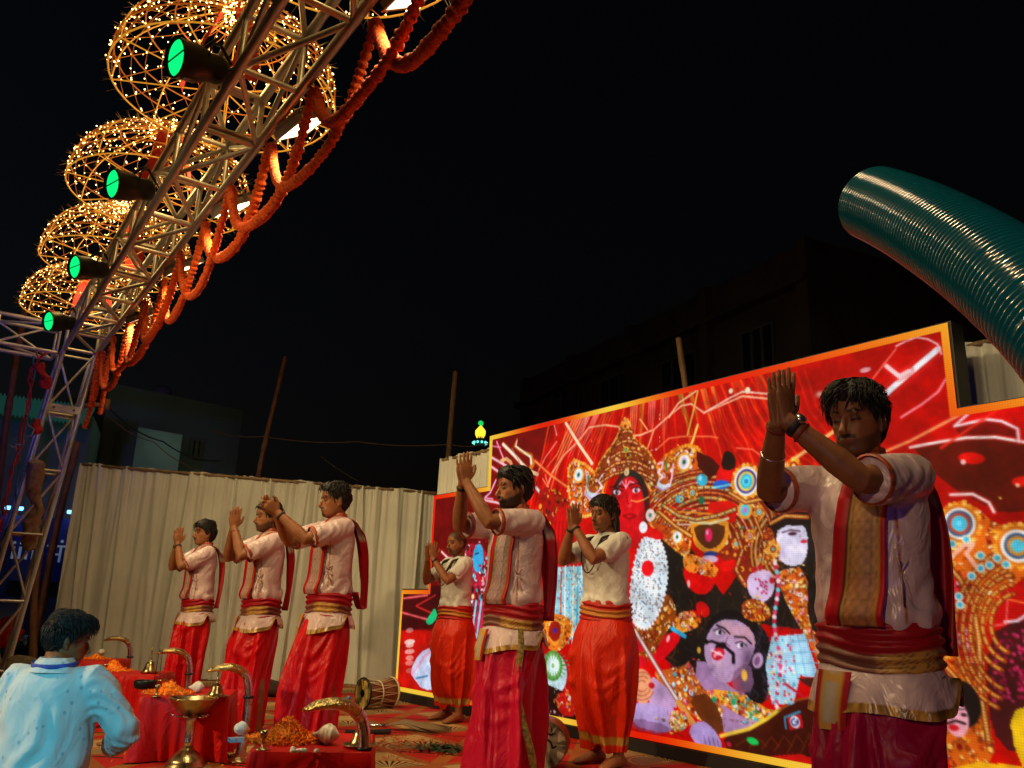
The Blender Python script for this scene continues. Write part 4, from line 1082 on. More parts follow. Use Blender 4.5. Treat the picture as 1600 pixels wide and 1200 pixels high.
# strings, pendants and banknotes left of the white shirt performer
poly([(858, 886), (912, 884), (914, 992), (905, 1000), (862, 1000)], (150, 205, 220))
for k in range(9): line([(858 + 6.4 * k, 884), (856 + 6.4 * k, 1005)], 3.4, [(250, 248, 245), (235, 120, 30), (150, 215, 230), (215, 60, 20), (245, 240, 240), (90, 190, 215), (245, 225, 190), (60, 170, 190), (200, 240, 245)][k])
for t in range(160): disc((858 + 54 * pr_.random(), 886 + 116 * pr_.random()), 1.5, [(40, 110, 150), (200, 60, 30), (250, 250, 250), (230, 150, 60)][t % 4])
jewels([(842, 965), (868, 958), (895, 966), (892, 1000), (868, 1024), (846, 1000)], GOLD, 150, 2.4, (205, 100, 20), sm=2); disc((867, 985), 15, (170, 30, 14), ry=17); disc((867, 985), 4.5, (60, 40, 190)); line([(852, 975), (867, 968), (882, 976), (878, 996), (867, 1008), (856, 994), (852, 975)], 3, (245, 170, 60))
disc((864, 1052), 36, (205, 232, 240), ry=33); rosette((864, 1040), 24, [(90, 150, 60), (120, 185, 90), (225, 240, 235), (205, 235, 235), (235, 245, 245), (120, 180, 110)])
for a in np.arange(0, 6.28, .31): line([(864 + 12 * math.cos(a), 1040 + 12 * math.sin(a)), (864 + 23 * math.cos(a), 1040 + 23 * math.sin(a))], 1.4, (60, 130, 50)); line([(864 + 25 * math.cos(a), 1048 + 24 * math.sin(a)), (864 + 35 * math.cos(a), 1052 + 32 * math.sin(a))], 1.2, (120, 180, 200))
poly([(836, 1060), (836, 1130), (905, 1140), (900, 1090)], (38, 14, 12)); jewels([(865, 1085), (890, 1080), (905, 1095), (900, 1120), (875, 1118)], [(200, 20, 20), (230, 120, 40), (250, 220, 200)], 60, 2.6, (150, 14, 12))
jewels([(836, 1095), (850, 1080), (862, 1110), (900, 1128), (838, 1118)], [(40, 12, 12), (180, 30, 40), (240, 160, 160)], 60, 2, (35, 12, 12))
# figures glimpsed at the far left
jewels([(722, 850), (762, 850), (770, 930), (762, 990), (740, 1060), (716, 1070), (722, 960)], PASTEL + JEWEL[-4:], 330, 3.2, (150, 20, 40)); disc((747, 872), 15, (60, 180, 235), ry=22); line([(742, 866), (748, 864)], 2, (10, 30, 60)); disc((750, 884), 4, (200, 40, 60), ry=2)
for x in (735, 744, 752): line([(x, 940), (x - 12, 1035)], 6, (180, 220, 245)); line([(x + 4, 940), (x - 8, 1035)], 2, (220, 60, 120))
disc((728, 1040), 10, (240, 130, 150), ry=16); poly([(672, 960), (680, 948), (684, 965), (672, 978), (664, 972)], (20, 190, 120), sm=1)
poly([(640, 1050), (655, 1020), (676, 1010), (690, 1078), (660, 1078), (648, 1062)], (205, 215, 245), sm=1); line([(645, 1052), (660, 1030), (672, 1018)], 5, (255, 170, 200)); line([(650, 1060), (668, 1056)], 3, (70, 130, 170))

# --- demon figure below the spear
poly([(985, 1095), (1050, 1100), (1060, 1130), (1040, 1148), (985, 1132)], (176, 150, 200), sm=1); poly([(985, 1120), (1050, 1134), (1040, 1150), (985, 1138)], (110, 70, 110), .6, sm=1)
poly([(1000, 1060), (1030, 1058), (1060, 1090), (1056, 1110), (1010, 1098)], (186, 148, 190), sm=1)
disc((1003, 1072), 24, (222, 150, 110), ry=27)
for r_ in (20, 14, 8): line([(1003 + r_ * math.cos(a), 1072 + r_ * 1.1 * math.sin(a)) for a in np.linspace(0.4, 5.4, 14)], 2, (170, 90, 60))
disc((1018, 1071), 7, (180, 20, 30), ry=5)
poly([(1090, 1020), (1140, 1075), (1180, 1090), (1200, 1130), (1130, 1152), (1105, 1110), (1085, 1075)], (168, 128, 172), sm=1)
jewels([(1015, 1052), (1045, 1045), (1070, 1040), (1078, 1030), (1092, 1070), (1130, 1100), (1128, 1140), (1080, 1120), (1060, 1090)], GOLD + PASTEL, 330, 2.8, (150, 70, 25))
poly([(1075, 1090), (1110, 1080), (1135, 1140), (1118, 1150), (1090, 1118)], (100, 45, 15), sm=1)
jewels([(1103, 1075), (1170, 1085), (1200, 1110), (1218, 1108), (1180, 1132), (1140, 1108), (1108, 1092)], GOLD + PASTEL + [(20, 150, 90)], 220, 2.8, (215, 130, 30)); disc((1116, 1093), 5, (20, 150, 110)); disc((1146, 1097), 5, (20, 150, 110))
poly([(1100, 985), (1112, 962), (1140, 950), (1180, 966), (1206, 1000), (1204, 1060), (1196, 1105), (1165, 1090), (1150, 1050), (1120, 990)], (18, 14, 18), sm=2)
for k in range(30): x = 1165 + 34 * pr_.random(); y = 975 + 110 * pr_.random(); line([(x, y), (x + 6, y + 8), (x + 2, y + 15)], 1.6, (50, 44, 60))
P = poly([(1108, 985), (1122, 970), (1148, 966), (1174, 982), (1182, 1005), (1172, 1035), (1150, 1062), (1128, 1070), (1108, 1048), (1098, 1015)], (186, 150, 186), sm=2)
disc((1122, 1030), 22, (228, 195, 215), .6, ry=24, soft=.9); poly([(1140, 1055), (1172, 1030), (1180, 1080), (1150, 1085)], (130, 90, 125), .8, sm=1)
for k in range(7): line([(1128 + 7 * k, 972 + k * 1.5), (1136 + 7 * k, 990 + k * 3)], 3, (240, 150, 120), .6)
disc((1168, 1030), 20, (96, 66, 100), .8, ry=34, ang=.4, soft=.9); disc((1130, 975), 22, (222, 180, 200), .6, ry=10, ang=-.3, soft=.9); disc((1124, 990), 14, (120, 86, 124), .55, ry=8, soft=.9); disc((1158, 1010), 14, (120, 86, 124), .55, ry=8, soft=.9); disc((1136, 1000), 5, (236, 205, 222), .6, ry=14, ang=-.4, soft=.9); disc((1112, 1046), 14, (130, 92, 130), .6, ry=10, soft=.9)
line([(1102, 1004), (1112, 1002), (1130, 1008), (1146, 1022), (1146, 1034)], 8, (16, 10, 14), taper=(.4, .9)); disc((1104, 1003), 4, (16, 10, 14)); disc((1126, 1010), 12, (16, 10, 14), ry=6, ang=-.3)
disc((1122, 1022), 14, (200, 20, 40), ry=9.5, ang=-.35); disc((1121, 1023), 9, (245, 150, 165), ry=5, ang=-.35); line([(1112, 1016), (1130, 1025)], 2, (255, 235, 235)); disc((1122, 1027), 6, (180, 14, 40), ry=3, ang=-.3)
for x, y in ((1124, 988), (1158, 1008)):
    disc((x, y), 8, (245, 238, 245), ry=4.4, ang=-.35); disc((x + 1, y), 3.6, (40, 26, 44)); line([(x - 9, y - 3), (x, y - 6), (x + 9, y + 1)], 1.8, (30, 16, 30))
line([(1120, 977), (1132, 982), (1140, 990)], 3, (24, 14, 22)); line([(1148, 995), (1164, 996), (1174, 1006)], 3, (24, 14, 22)); line([(1137, 995), (1134, 1004), (1140, 1010)], 2.2, (120, 80, 120))
disc((1184, 1032), 10, (190, 150, 185), ry=13, ang=.5); disc((1183, 1033), 5, (120, 80, 115), ry=8, ang=.5); disc((1163, 1055), 6, (240, 180, 70), ry=9); disc((1092, 1016), 4, (230, 170, 60), ry=5)
line([(992, 985), (1040, 1065), (1082, 1130)], 9, (120, 80, 70)); line([(992, 985), (1040, 1065), (1082, 1130)], 5, (225, 205, 200)); line([(1060, 1098), (1084, 1132)], 12, (205, 140, 60))
jewels([(1046, 1112), (1070, 1108), (1078, 1132), (1060, 1146), (1046, 1138)], GOLD + PASTEL, 80, 2.6, (215, 130, 30))
poly([(1076, 1136), (1096, 1124), (1115, 1138), (1128, 1160), (1128, 1172), (1100, 1168), (1082, 1158)], (168, 142, 196), sm=1)
for k in range(4): line([(1100 + 7 * k, 1150 + 2 * k), (1104 + 7 * k, 1170 + k)], 2, (110, 80, 130))
# boat shaped blade with emblem
poly([(1128, 1150), (1170, 1138), (1205, 1118), (1240, 1096), (1282, 1084), (1300, 1090), (1300, 1230), (1240, 1205), (1140, 1178)], (64, 16, 8), sm=1)
line([(1126, 1150), (1170, 1139), (1200, 1122), (1218, 1108)], 6, (240, 200, 60)); line([(1216, 1110), (1245, 1094), (1290, 1085)], 3, (150, 80, 20))
for k in range(6): line([(1150 + 20 * k, 1165 + 3 * k), (1165 + 20 * k, 1156 - 2 * k), (1178 + 20 * k, 1166)], 1.6, (110, 40, 14))
disc((1176, 1158), 12, (20, 205, 90), ry=5.5, ang=.1); disc((1139, 1163), 5, (200, 20, 60), ry=4); poly([(1200, 1182), (1250, 1178), (1300, 1196), (1300, 1230), (1250, 1215)], (205, 16, 14))
line([(1228, 1138), (1226, 1121), (1250, 1112)], 3.2, (60, 150, 190)); poly([(1230, 1121), (1252, 1116), (1255, 1136), (1234, 1141)], (200, 16, 24)); disc((1242, 1128), 9.5, (245, 245, 250))
line([(1242 + 5.2 * math.cos(a), 1128 + 5.2 * math.sin(a)) for a in np.linspace(-.6, 4.6, 14)], 2.4, (30, 40, 130)); line([(1242, 1128), (1246, 1127), (1246, 1131)], 2, (30, 40, 130))
# pale goddess beside the front performer
poly([(1206, 845), (1215, 815), (1262, 815), (1262, 880), (1232, 886), (1215, 872)], (228, 220, 244), sm=2); poly([(1196, 852), (1200, 812), (1230, 798), (1268, 800), (1268, 820), (1216, 822), (1212, 850), (1218, 880), (1206, 884)], (26, 16, 18), sm=1); disc((1222, 862), 12, (180, 160, 205), .7, ry=16, soft=.9); disc((1246, 855), 12, (250, 240, 252), .6, ry=12, soft=.9); band([(1204, 818), (1226, 806), (1262, 808)], 6)
line([(1222, 832), (1236, 828), (1250, 830)], 2, (60, 20, 40)); disc((1238, 834), 8, (70, 30, 40), ry=3); disc((1256, 846), 6, (210, 20, 50), ry=3); disc((1250, 838), 2, (200, 160, 190))
jewels([(1194, 822), (1208, 826), (1212, 850), (1218, 878), (1198, 880), (1190, 850)], GOLD + [(190, 30, 40)], 80, 2.6, (120, 40, 20)); rosette((1208, 858), 12, [(235, 150, 40), (250, 190, 80), (170, 50, 20), (110, 200, 180)], 12)
jewels([(1212, 892), (1262, 884), (1262, 980), (1290, 1000), (1290, 1060), (1262, 1000), (1232, 950), (1216, 910)], GOLD + [(245, 150, 170), (230, 230, 240)], 420, 2.7, (160, 70, 20))
poly([(1166, 905), (1178, 892), (1205, 890), (1212, 915), (1204, 935), (1186, 944), (1170, 930)], (214, 190, 226), sm=2)
for k in range(26): disc((1190 + 12 * pr_.normal() * .6, 918 + 13 * pr_.normal() * .6), 2, [(200, 30, 80), (240, 210, 230), (150, 40, 80)][k % 3])
for x, y in ((1188, 886), (1206, 907), (1178, 890)): disc((x, y), 5, (200, 14, 30))
jewels([(1160, 940), (1180, 934), (1202, 946), (1206, 966), (1180, 974), (1158, 962)], GOLD, 90, 2.6, (130, 50, 14))
poly([(1206, 995), (1258, 990), (1280, 1060), (1250, 1055), (1240, 1100), (1206, 1100), (1196, 1040)], (170, 215, 238)); 
for k in range(4): line([(1236, 1003 + 17 * k), (1272 + 3 * k, 1000 + 18 * k)], 1.8, (110, 165, 200)); line([(1234 + 12 * k, 992), (1246 + 14 * k, 1058)], 1.6, (110, 165, 200))
for y in range(880, 1110, 7): disc((1214 + 4 * math.sin(y * .05) + (y - 980) * .03, y), 4, [(235, 60, 110), (250, 215, 225), (190, 30, 60), (120, 210, 220)][(y // 7) % 4])
for k in range(120): disc((1200 + 42 * pr_.random(), 1000 + 100 * pr_.random()), 2.0, PASTEL[k % 7])
poly([(1246, 1060), (1282, 1058), (1282, 1080), (1262, 1072)], (60, 24, 16)); line([(1226, 1068), (1258, 1090)], 4, (200, 20, 40))
jewels([(1206, 745), (1250, 740), (1252, 770), (1215, 775)], GOLD, 60, 2.6, (150, 50, 14)); rosette((1240, 728), 11, [(235, 160, 50), (150, 40, 10), (250, 200, 110)], 8)
# right end of the wall
jewels([(1470, 790), (1520, 785), (1560, 825), (1620, 820), (1620, 890), (1560, 930), (1535, 985), (1540, 1090), (1560, 1200), (1470, 1230), (1470, 900)], GOLD + [(250, 190, 60), (120, 50, 10), (200, 60, 20)], 1000, 3.0, (165, 74, 12))
jewels([(1478, 905), (1505, 900), (1520, 960), (1525, 1030), (1495, 1030), (1478, 1000)], [(210, 8, 14), (150, 4, 10), (240, 40, 50), (255, 170, 190)], 170, 4, (180, 6, 10))
poly([(1548, 960), (1560, 925), (1620, 905), (1620, 1000), (1555, 985)], (190, 6, 8), sm=1); poly([(1545, 1000), (1570, 975), (1625, 965), (1625, 1180), (1560, 1170), (1540, 1090)], (70, 16, 20), sm=1)
for k in range(150): disc((1550 + 60 * pr_.random(), 985 + 110 * pr_.random()), 3, [(150, 16, 60), (200, 40, 90), (60, 20, 20)][k % 3])
poly([(1575, 1112), (1625, 1100), (1625, 1230), (1590, 1190)], (240, 190, 20), sm=1); poly([(1470, 1205), (1530, 1190), (1620, 1200), (1620, 1240), (1470, 1240)], (230, 170, 20)); line([(1555, 932), (1600, 942)], 3, (255, 120, 50)); line([(1570, 972), (1590, 970), (1605, 960)], 4, (235, 225, 235)); line([(1575, 925), (1572, 975), (1550, 978)], 2, (250, 120, 110))
for r_ in (38, 50, 62): band([(1590 + r_ * 1.1 * math.cos(a), 975 + r_ * 1.25 * math.sin(a)) for a in np.linspace(PI * .62, PI * 1.45, 16)], 6.5, (195, 95, 18), (255, 205, 90), 1, (205, 40, 30))
band([(1478, 880), (1500, 905), (1520, 945), (1530, 1000), (1532, 1080), (1545, 1160)], 8); band([(1476, 1040), (1500, 1065), (1515, 1090)], 7)
for r_ in (74, 86, 98): band([(1590 + r_ * 1.0 * math.cos(a), 985 + r_ * 1.3 * math.sin(a)) for a in np.linspace(PI * .60, PI * 1.42, 20)], 6.5, (180, 80, 16), (250, 190, 80), 1, (200, 40, 30))
rosette((1499, 818), 33, [(240, 160, 40), (215, 110, 20), (245, 240, 230), (60, 90, 130), (200, 60, 30), (80, 200, 225), (60, 190, 225), (120, 220, 240)], 26); rosette((1590, 853), 36, [(240, 160, 40), (215, 110, 20), (245, 240, 230), (60, 90, 130), (220, 140, 40), (80, 200, 225), (70, 195, 225)], 28)
for x, y in ((1532, 868), (1546, 883), (1558, 872), (1518, 900), (1572, 882), (1498, 932), (1500, 945), (1488, 850), (1510, 843), (1532, 888)): rosette((x, y), 7, [(235, 220, 190), (60, 190, 215), (40, 160, 200)])
line([(1485, 872), (1505, 852), (1520, 850), (1510, 865), (1525, 885)], 7, (250, 180, 150))
disc((1505, 1100), 28, (20, 14, 14), ry=36); disc((1494, 1122), 20, (246, 170, 185), ry=29); line([(1480, 1130), (1494, 1126), (1508, 1131)], 4, (20, 12, 12)); disc((1490, 1137), 9, (205, 20, 30), ry=5); disc((1506, 1117), 5, (40, 20, 26), ry=3); line([(1496, 1108), (1512, 1108)], 2, (40, 20, 26)); disc((1487, 1106), 2.5, (220, 20, 40)); disc((1486, 1120), 4, (40, 20, 26), ry=3)

# --- uneven brightness of the footage
w1 = fbm(np.stack([GY.ravel() * 9, GZZ.ravel() * 9, 0 * GY.ravel()], 1), 3).reshape(GY.shape); w2 = fbm(np.stack([GY.ravel() * 38, GZZ.ravel() * 38, 0 * GY.ravel() + 3], 1), 2).reshape(GY.shape)
IMG = np.clip(IMG * (1 + .12 * w1 + .07 * w2)[..., None], 0, 1)
def blur(A, n, it=2):
    for _ in range(it):
        for ax in (0, 1):
            P_ = np.concatenate([np.repeat(np.take(A, [0], ax), n, ax), A, np.repeat(np.take(A, [-1], ax), n, ax)], ax); C_ = np.cumsum(P_, ax)
            Z_ = np.zeros_like(np.take(C_, [0], ax)); C_ = np.concatenate([Z_, C_], ax); m_ = A.shape[ax]
            A = (np.take(C_, np.arange(2 * n + 1, 2 * n + 1 + m_), ax) - np.take(C_, np.arange(0, m_), ax)) / (2 * n + 1)
    return A
IMG = .55 * IMG + .45 * blur(IMG, 1, 1)
IMG = np.clip(.96 * IMG + .16 * blur(np.clip(IMG - .35, 0, 1), 7), 0, 1)
# --- running border
def tier(y):
    return np.where((y >= T1[0]) & (y <= T1[1]), Z1, np.where((y >= T2[0]) & (y <= T2[1]), Z2, Z3))
top = tier(GY)
def near_edge(b):
    m = (GZZ > top - b) | (GZZ < ZB + b * .9) | (GY > T3[1] - b)
    for (y, zlo, zhi, side) in ((T1[1], Z2, Z1, -1), (T1[0], Z2, Z1, 1), (T2[1], Z3, Z2, -1)):
        dy = (GY - y) * side
        m |= (dy >= 0) & (dy < b) & (GZZ > zlo - b) & (GZZ < zhi)
    return m
bm_ = near_edge(.048)
ph = (GY * 1.0 - GZZ * .7)
g = .5 + .5 * np.sin(ph * 2.35 + 1.0 + 1.2 * np.sin(GY * 1.1))
bc = np.stack([238 + 17 * g, 30 + 178 * g, 4 + 58 * g ** 2], -1) / 255
IMG[bm_] = bc[bm_]
# --- diodes: rows and columns of the wall show as a faint grid
gy = np.arange(NY); gz = np.arange(NZ)
grid = (1 - .07 * (gz % 2))[:, None] * (1 - .05 * (gy % 2))[None]
IMG = np.clip(IMG * grid[..., None], 0, 1)

ok = (GZZ <= top + 1e-6)
idx = -np.ones(GY.shape, int); idx[ok] = np.arange(ok.sum())
vv = np.stack([np.full(ok.sum(), SX), GY[ok], GZZ[ok]], 1)
q = ok[:-1, :-1] & ok[1:, :-1] & ok[:-1, 1:] & ok[1:, 1:]
F_ = np.stack([idx[:-1, :-1][q], idx[1:, :-1][q], idx[1:, 1:][q], idx[:-1, 1:][q]], 1)
wall = thing('led_wall', 'stepped LED video wall showing a red-faced goddess on a red backdrop', 'led screen', (SX, 4.57, 0))
me = bpy.data.meshes.new('lit_face')
me.vertices.add(len(vv)); me.vertices.foreach_set('co', (vv - np.array([SX, 4.57, 0])).ravel())
me.loops.add(F_.size); me.loops.foreach_set('vertex_index', F_.ravel().astype(np.int32))
me.polygons.add(len(F_)); me.polygons.foreach_set('loop_start', np.arange(0, F_.size, 4, dtype=np.int32))
me.update(calc_edges=True)
setcol(me, lin(IMG[ok]))
m_led_face = mat('led_face', (.004, .004, .004), .6, attr='Col', emis='attr', spec=.08, estr=SCREEN if 'SCREEN' in globals() else 1.02)
me.materials.append(m_led_face)
link(bpy.data.objects.new('lit_face', me), wall)
m_cab = mat('led_cabinet', (.02, .02, .022), .5, .3)
mb = MB()
for (a, b), z0, z1 in ((T3, ZB - .004, Z3 + .008), (T2, Z3 + .008, Z2 + .008), (T1, Z2 + .008, Z1 + .008)):
    mb.box((.012, a - .012 - 4.57, z0), (.16, b + .012 - 4.57, z1))
mb.build('cabinet_back', m_cab, wall, smooth=False)
mb = MB(); mb.box((-.02, T3[0] - 4.57, .005), (.20, T3[1] - 4.57, ZB - .006)); mb.build('base_rail', m_cab, wall, smooth=False)
mb = MB()
for y in np.arange(.9, 8.5, 1.0):
    mb.tube([(.19, y - 4.57, .02), (.19, y - 4.57, float(tier(np.array(y))) - .05)], .02, 6)
mb.build('rear_post', m_cab, wall)
# ================================================================== ritual tables and what stands on them
m_redcloth = mat('red_satin', (.52, .004, .004), .5, vary=(5, .12), spec=.22, crease=(5, .5, .06))
m_brass = mat('brass', (.50, .39, .21), .30, 1.0, vary=(18, .2), bump=(70, .1, .004))
m_silver = mat('german_silver', (.58, .59, .62), .26, 1.0, vary=(18, .2))
m_conch = mat('conch_shell', (.72, .66, .56), .35, vary=(12, .12), bump=(30, .3, .006), sss=.1)
m_petal = mat('marigold_petal', (.90, .25, .012), .8, vary=(70, .5))
m_white = mat('camphor', (.8, .8, .8), .5)
m_iron = mat('black_iron', (.02, .022, .024), .4, .6)
m_wood = mat('dark_wood', (.10, .055, .03), .6, vary=(9, .3))
TH = .385
def table(FL, FR, depth, label, k):
    FL, FR = np.array(FL[:2]), np.array(FR[:2]); d = FR - FL; W = np.linalg.norm(d)
    t = thing('ritual_table', label, 'table', (FL[0], FL[1], 0), math.atan2(d[1], d[0]), 'low tables along the front of the stage')
    # cloth: rounded-square skirt round a flat top, folds growing towards the floor
    n = 160; a = np.arange(n) * 2 * PI / n; hw, hd = W / 2, depth / 2
    def sq(a): c, s = np.cos(a), np.sin(a); m = np.maximum(np.abs(c), np.abs(s)); return c / m, s / m
    cx, cy = sq(a); P = []; lev = [0, .002, .012, .05, .12, .2, .28, .34, .375]
    for r_ in (.45, .8, .97): P += [(hw + cx[i] * hw * r_, hd + cy[i] * hd * r_, TH) for i in range(n)]
    for z in lev:
        q = z / .375; f_ = (.004 + .035 * q) * np.sin(a * 9 + 2 * np.sin(a * 3 + k) + k) * q + .012 * q + .012 * q * np.sin(a * 23 + k)
        rr = .985 + (.02 if z > .004 else 0); P += [(hw + cx[i] * (hw * rr + f_[i]), hd + cy[i] * (hd * rr + f_[i]), TH - z * 1.0) for i in range(n)]
    L_ = 3 + len(lev); f = [(i * n + j, (i + 1) * n + j, (i + 1) * n + (j + 1) % n, i * n + (j + 1) % n) for i in range(L_ - 1) for j in range(n)] + [tuple(range(n))]
    mesh('table_cloth', P, f, m_redcloth, t)
    for sx in (.04, W - .04):
        for sy in (.04, depth - .04): MB().box((sx - .02, sy - .02, .002), (sx + .02, sy + .02, TH - .02)).build('leg', m_wood, t, smooth=False)
    return t
t3 = (ground(387, 1174, TH), ground(580, 1177, TH)); t2 = (ground(222, 1090, TH) + (0, .06, 0), ground(362, 1092, TH) + (0, .06, 0)); t1 = (ground(133, 1054, TH), ground(243, 1057, TH))
t0 = (t1[0] + (t1[0] - t2[0]) * .95 + (0, .1, 0), t1[1] + (t1[1] - t2[1]) * .95 + (0, .1, 0))
table(t3[0], t3[1], .56, 'nearest low table under red satin, at the bottom edge of the picture', 1)
table(t2[0], t2[1], .56, 'low table under red satin behind the standing brass lamp', 2)
table(t1[0], t1[1], .56, 'low table under red satin beside the bystander\'s face', 3)
table(t0[0], t0[1], .56, 'farthest low table under red satin, against the curtain', 4)

def heap(c, r, h, label, seed, n=520):
    t = thing('petal_heap', label, 'petals', c, 0, 'heaps of marigold petals on the tables')
    rg = np.random.default_rng(seed)
    prof = lambda q: h * (1 - q) ** 1.15 * (1 + .12 * math.sin(q * 7))
    rings = [(r * q, prof(q)) for q in np.linspace(1, 0.02, 9)]
    v, f = revolve([(max(a, .002), b) for a, b in rings], 28); v[:, :2] *= (1 + .12 * fbm(v * 22 + seed, 2))[:, None]; mesh('heap_core', v, f, m_petal, t)
    mb = MB()
    for k in range(n):
        q = math.sqrt(rg.random()) * 1.45; a = rg.random() * 6.283; p = np.array([r * q * math.cos(a), r * q * math.sin(a), (prof(min(q, 1)) if q < 1 else 0) + .004])
        u = rg.normal(size=3); u /= np.linalg.norm(u); w = np.cross(u, rg.normal(size=3)); w /= np.linalg.norm(w); s = .011 + .006 * rg.random()
        mb.add([p - u * s, p + w * s * .35, p + u * s + np.array([0, 0, .004]), p - w * s * .35], [(0, 1, 2, 3)])
    o = mb.build('petal', m_petal, t, False); o['kind'] = 'stuff'
    return t
def conch(c, L_, rz, label):
    t = thing('conch_shell', label, 'conch', c, rz, 'white conch shells on the tables')
    s = np.linspace(0, 1, 34); r = .36 * L_ * np.interp(s, [0, .1, .25, .42, .6, .8, 1], [.10, .45, .82, 1.0, .78, .36, .08]) * (1 + .05 * np.sin(s * 38) * (s < .45))
    P = np.stack([(s - .5) * L_, .03 * L_ * np.sin(s * 6), .30 * L_ + .02 * L_ * np.sin(s * 5)], 1); v, f = tube(P, r, 26)
    a = np.arctan2(v[:, 2] - .3 * L_, v[:, 1]); x = v[:, 0] / L_ + .5; v[:, 1] += .05 * L_ * np.sin(a + 9 * x) * (x < .5); mesh('shell', v, f, m_conch, t)
    MB().ell((.06 * L_, -.26 * L_, .22 * L_), (.28 * L_, .07 * L_, .12 * L_)).build('lip', mat('conch_lip', (.62, .33, .12), .3), t)
    for k in range(3): a = k * 2.1; MB().tube([(.1 * L_ * math.cos(a), .12 * L_ * math.sin(a), .05 * L_), (.16 * L_ * math.cos(a), .2 * L_ * math.sin(a), -.001)], .006, 6).build('stand_leg', m_brass, t)
    return t
def scale_mat(name, c, rough):
    m = mat(name, c, rough, 1.0); nt = m.node_tree; v = nt.nodes.new('ShaderNodeTexVoronoi'); v.inputs['Scale'].default_value = 75
    tc = nt.nodes['Texture Coordinate']; nt.links.new(tc.outputs['Object'], v.inputs['Vector']); b = nt.nodes.new('ShaderNodeBump'); b.inputs['Strength'].default_value = .9; b.inputs['Distance'].default_value = .006; b.invert = True
    nt.links.new(v.outputs['Distance'], b.inputs['Height']); nt.links.new(b.outputs[0], nt.nodes['Principled BSDF'].inputs['Normal']); return m
m_scale = scale_mat('gold_scales', (.62, .47, .20), .28)
def cobra(c, label, rz=0., h=.52, tail=False):
    """upright metal cobra, hood bent over towards -X"""
    t = thing('cobra_lamp', label, 'cobra statue', c, rz, 'metal cobra statues beside the tables'); k = h / .52
    path = [(.02, 0, 0), (.03, 0, .10), (.035, 0, .20), (.035, 0, .30), (.03, 0, .38), (.012, 0, .44), (-.03, 0, .478), (-.09, 0, .492), (-.15, 0, .486), (-.205, 0, .468)]
    i = np.linspace(0, len(path) - 1, 80); P = np.stack([np.interp(i, np.arange(len(path)), np.array(path)[:, j]) for j in range(3)], 1) * k
    for _ in range(4): P[1:-1] = .5 * P[1:-1] + .25 * (P[2:] + P[:-2])
    q = np.linspace(0, 1, 80)
    wid = np.interp(q, [0, .3, .55, .68, .78, .88, .95, 1], [.028, .024, .026, .052, .070, .056, .034, .010]) * k; th = np.interp(q, [0, .3, .6, .75, .9, 1], [.028, .023, .023, .022, .017, .006]) * k
    rib = 1 + .07 * np.sin(q * 260) * (q < .62)
    a, b = 48, 46
    v, f = tube(P[:a + 1], np.stack([th * rib, wid * rib], 1)[:a + 1], 16, True, ref=(1, 0, .001)); mesh('neck', v, f, m_silver, t)
    nrm = np.array((0, 1, 0)); v, f = tube(P[b:], np.stack([wid, th], 1)[b:], 18, True, ref=(0, 1, 0)); mesh('hood', v, f, m_scale, t)
    bd = MB(); bd.tube([P[30] - (0, 0, .006), P[30] + (0, 0, .006)], .030 * k, 14); bd.build('collar_band', m_iron, t)
    MB().rev([(.07, 0), (.075, .006), (.055, .02), (.03, .03), (.02, .05)], 20, (.02, 0, .001)).build('base_plate', m_brass, t)
    if tail:
        s = np.linspace(0, 1, 50); T = np.stack([.03 - .16 * s + .05 * np.sin(s * 7), .05 + .25 * s, .022 + .0 * s], 1); v, f = tube(T, np.interp(s, [0, 1], [.022, .006]), 12); mesh('tail', v, f, m_scale, t)
    return t
def bell(c, label, h=.15, tray=True):
    t = thing('hand_bell', label, 'bell', c, 0, 'brass hand bells on the tables'); k = h / .15
    z0 = .012 if tray else 0
    if tray: MB().rev([(.0, 0), (.062, .0), (.075, .010), (.077, .012), (.062, .004), (.0, .004)], 26).build('tray', m_brass, t)
    MB().rev([(.045 * k, z0), (.046 * k, z0 + .006), (.036 * k, z0 + .02), (.029 * k, z0 + .045 * k), (.02 * k, z0 + .06 * k), (.006, z0 + .064 * k), (.006, z0 + .075 * k), (.011, z0 + .083 * k), (.006, z0 + .092 * k), (.005, z0 + .12 * k), (.010, z0 + .13 * k), (.006, z0 + .142 * k), (.001, z0 + .15 * k)], 22).build('bell_body', m_brass, t)
    return t
def cup(c, label, h=.06):
    t = thing('oil_cup', label, 'oil lamp', c, 0, 'small brass oil cups on the tables')
    MB().rev([(.030, 0), (.031, .003), (.012, .007), (.005, .012), (.005, h * .55), (.012, h * .62), (.016, h * .8), (.017, h), (.014, h), (.012, h * .85), (.001, h * .8)], 18).build('cup', m_brass, t)
    MB().tube([(.0, 0, h * .8), (.012, .0, h * 1.05)], .002, 5).build('wick', m_white, t)
    return t
def tb(px, py): p = ground(px, py, TH); return (p[0], p[1], TH + .002)
heap(tb(448, 1156), .125, .09, 'mound of orange marigold petals on the nearest table', 1, 1300)
heap(tb(264, 1083), .115, .075, 'flat orange petal mound on the table behind the standing lamp', 2)
heap(tb(176, 1048), .11, .085, 'orange petal mound on the table beside the bystander\'s face', 3)
heap(tb(150, 1030), .09, .05, 'low orange petal scatter on the farthest table', 4, 250)
conch(tb(508, 1163), .125, 2.4, 'white conch on the nearest table, right of its petal mound')
conch(tb(378, 1148), .085, .6, 'small white bird shaped conch on black legs, left on the nearest table')
conch(tb(306, 1082), .105, 2.6, 'white conch on the table behind the standing brass lamp')
conch(tb(158, 1025), .10, 1.2, 'yellowish conch on the farthest table below the farthest cobra')
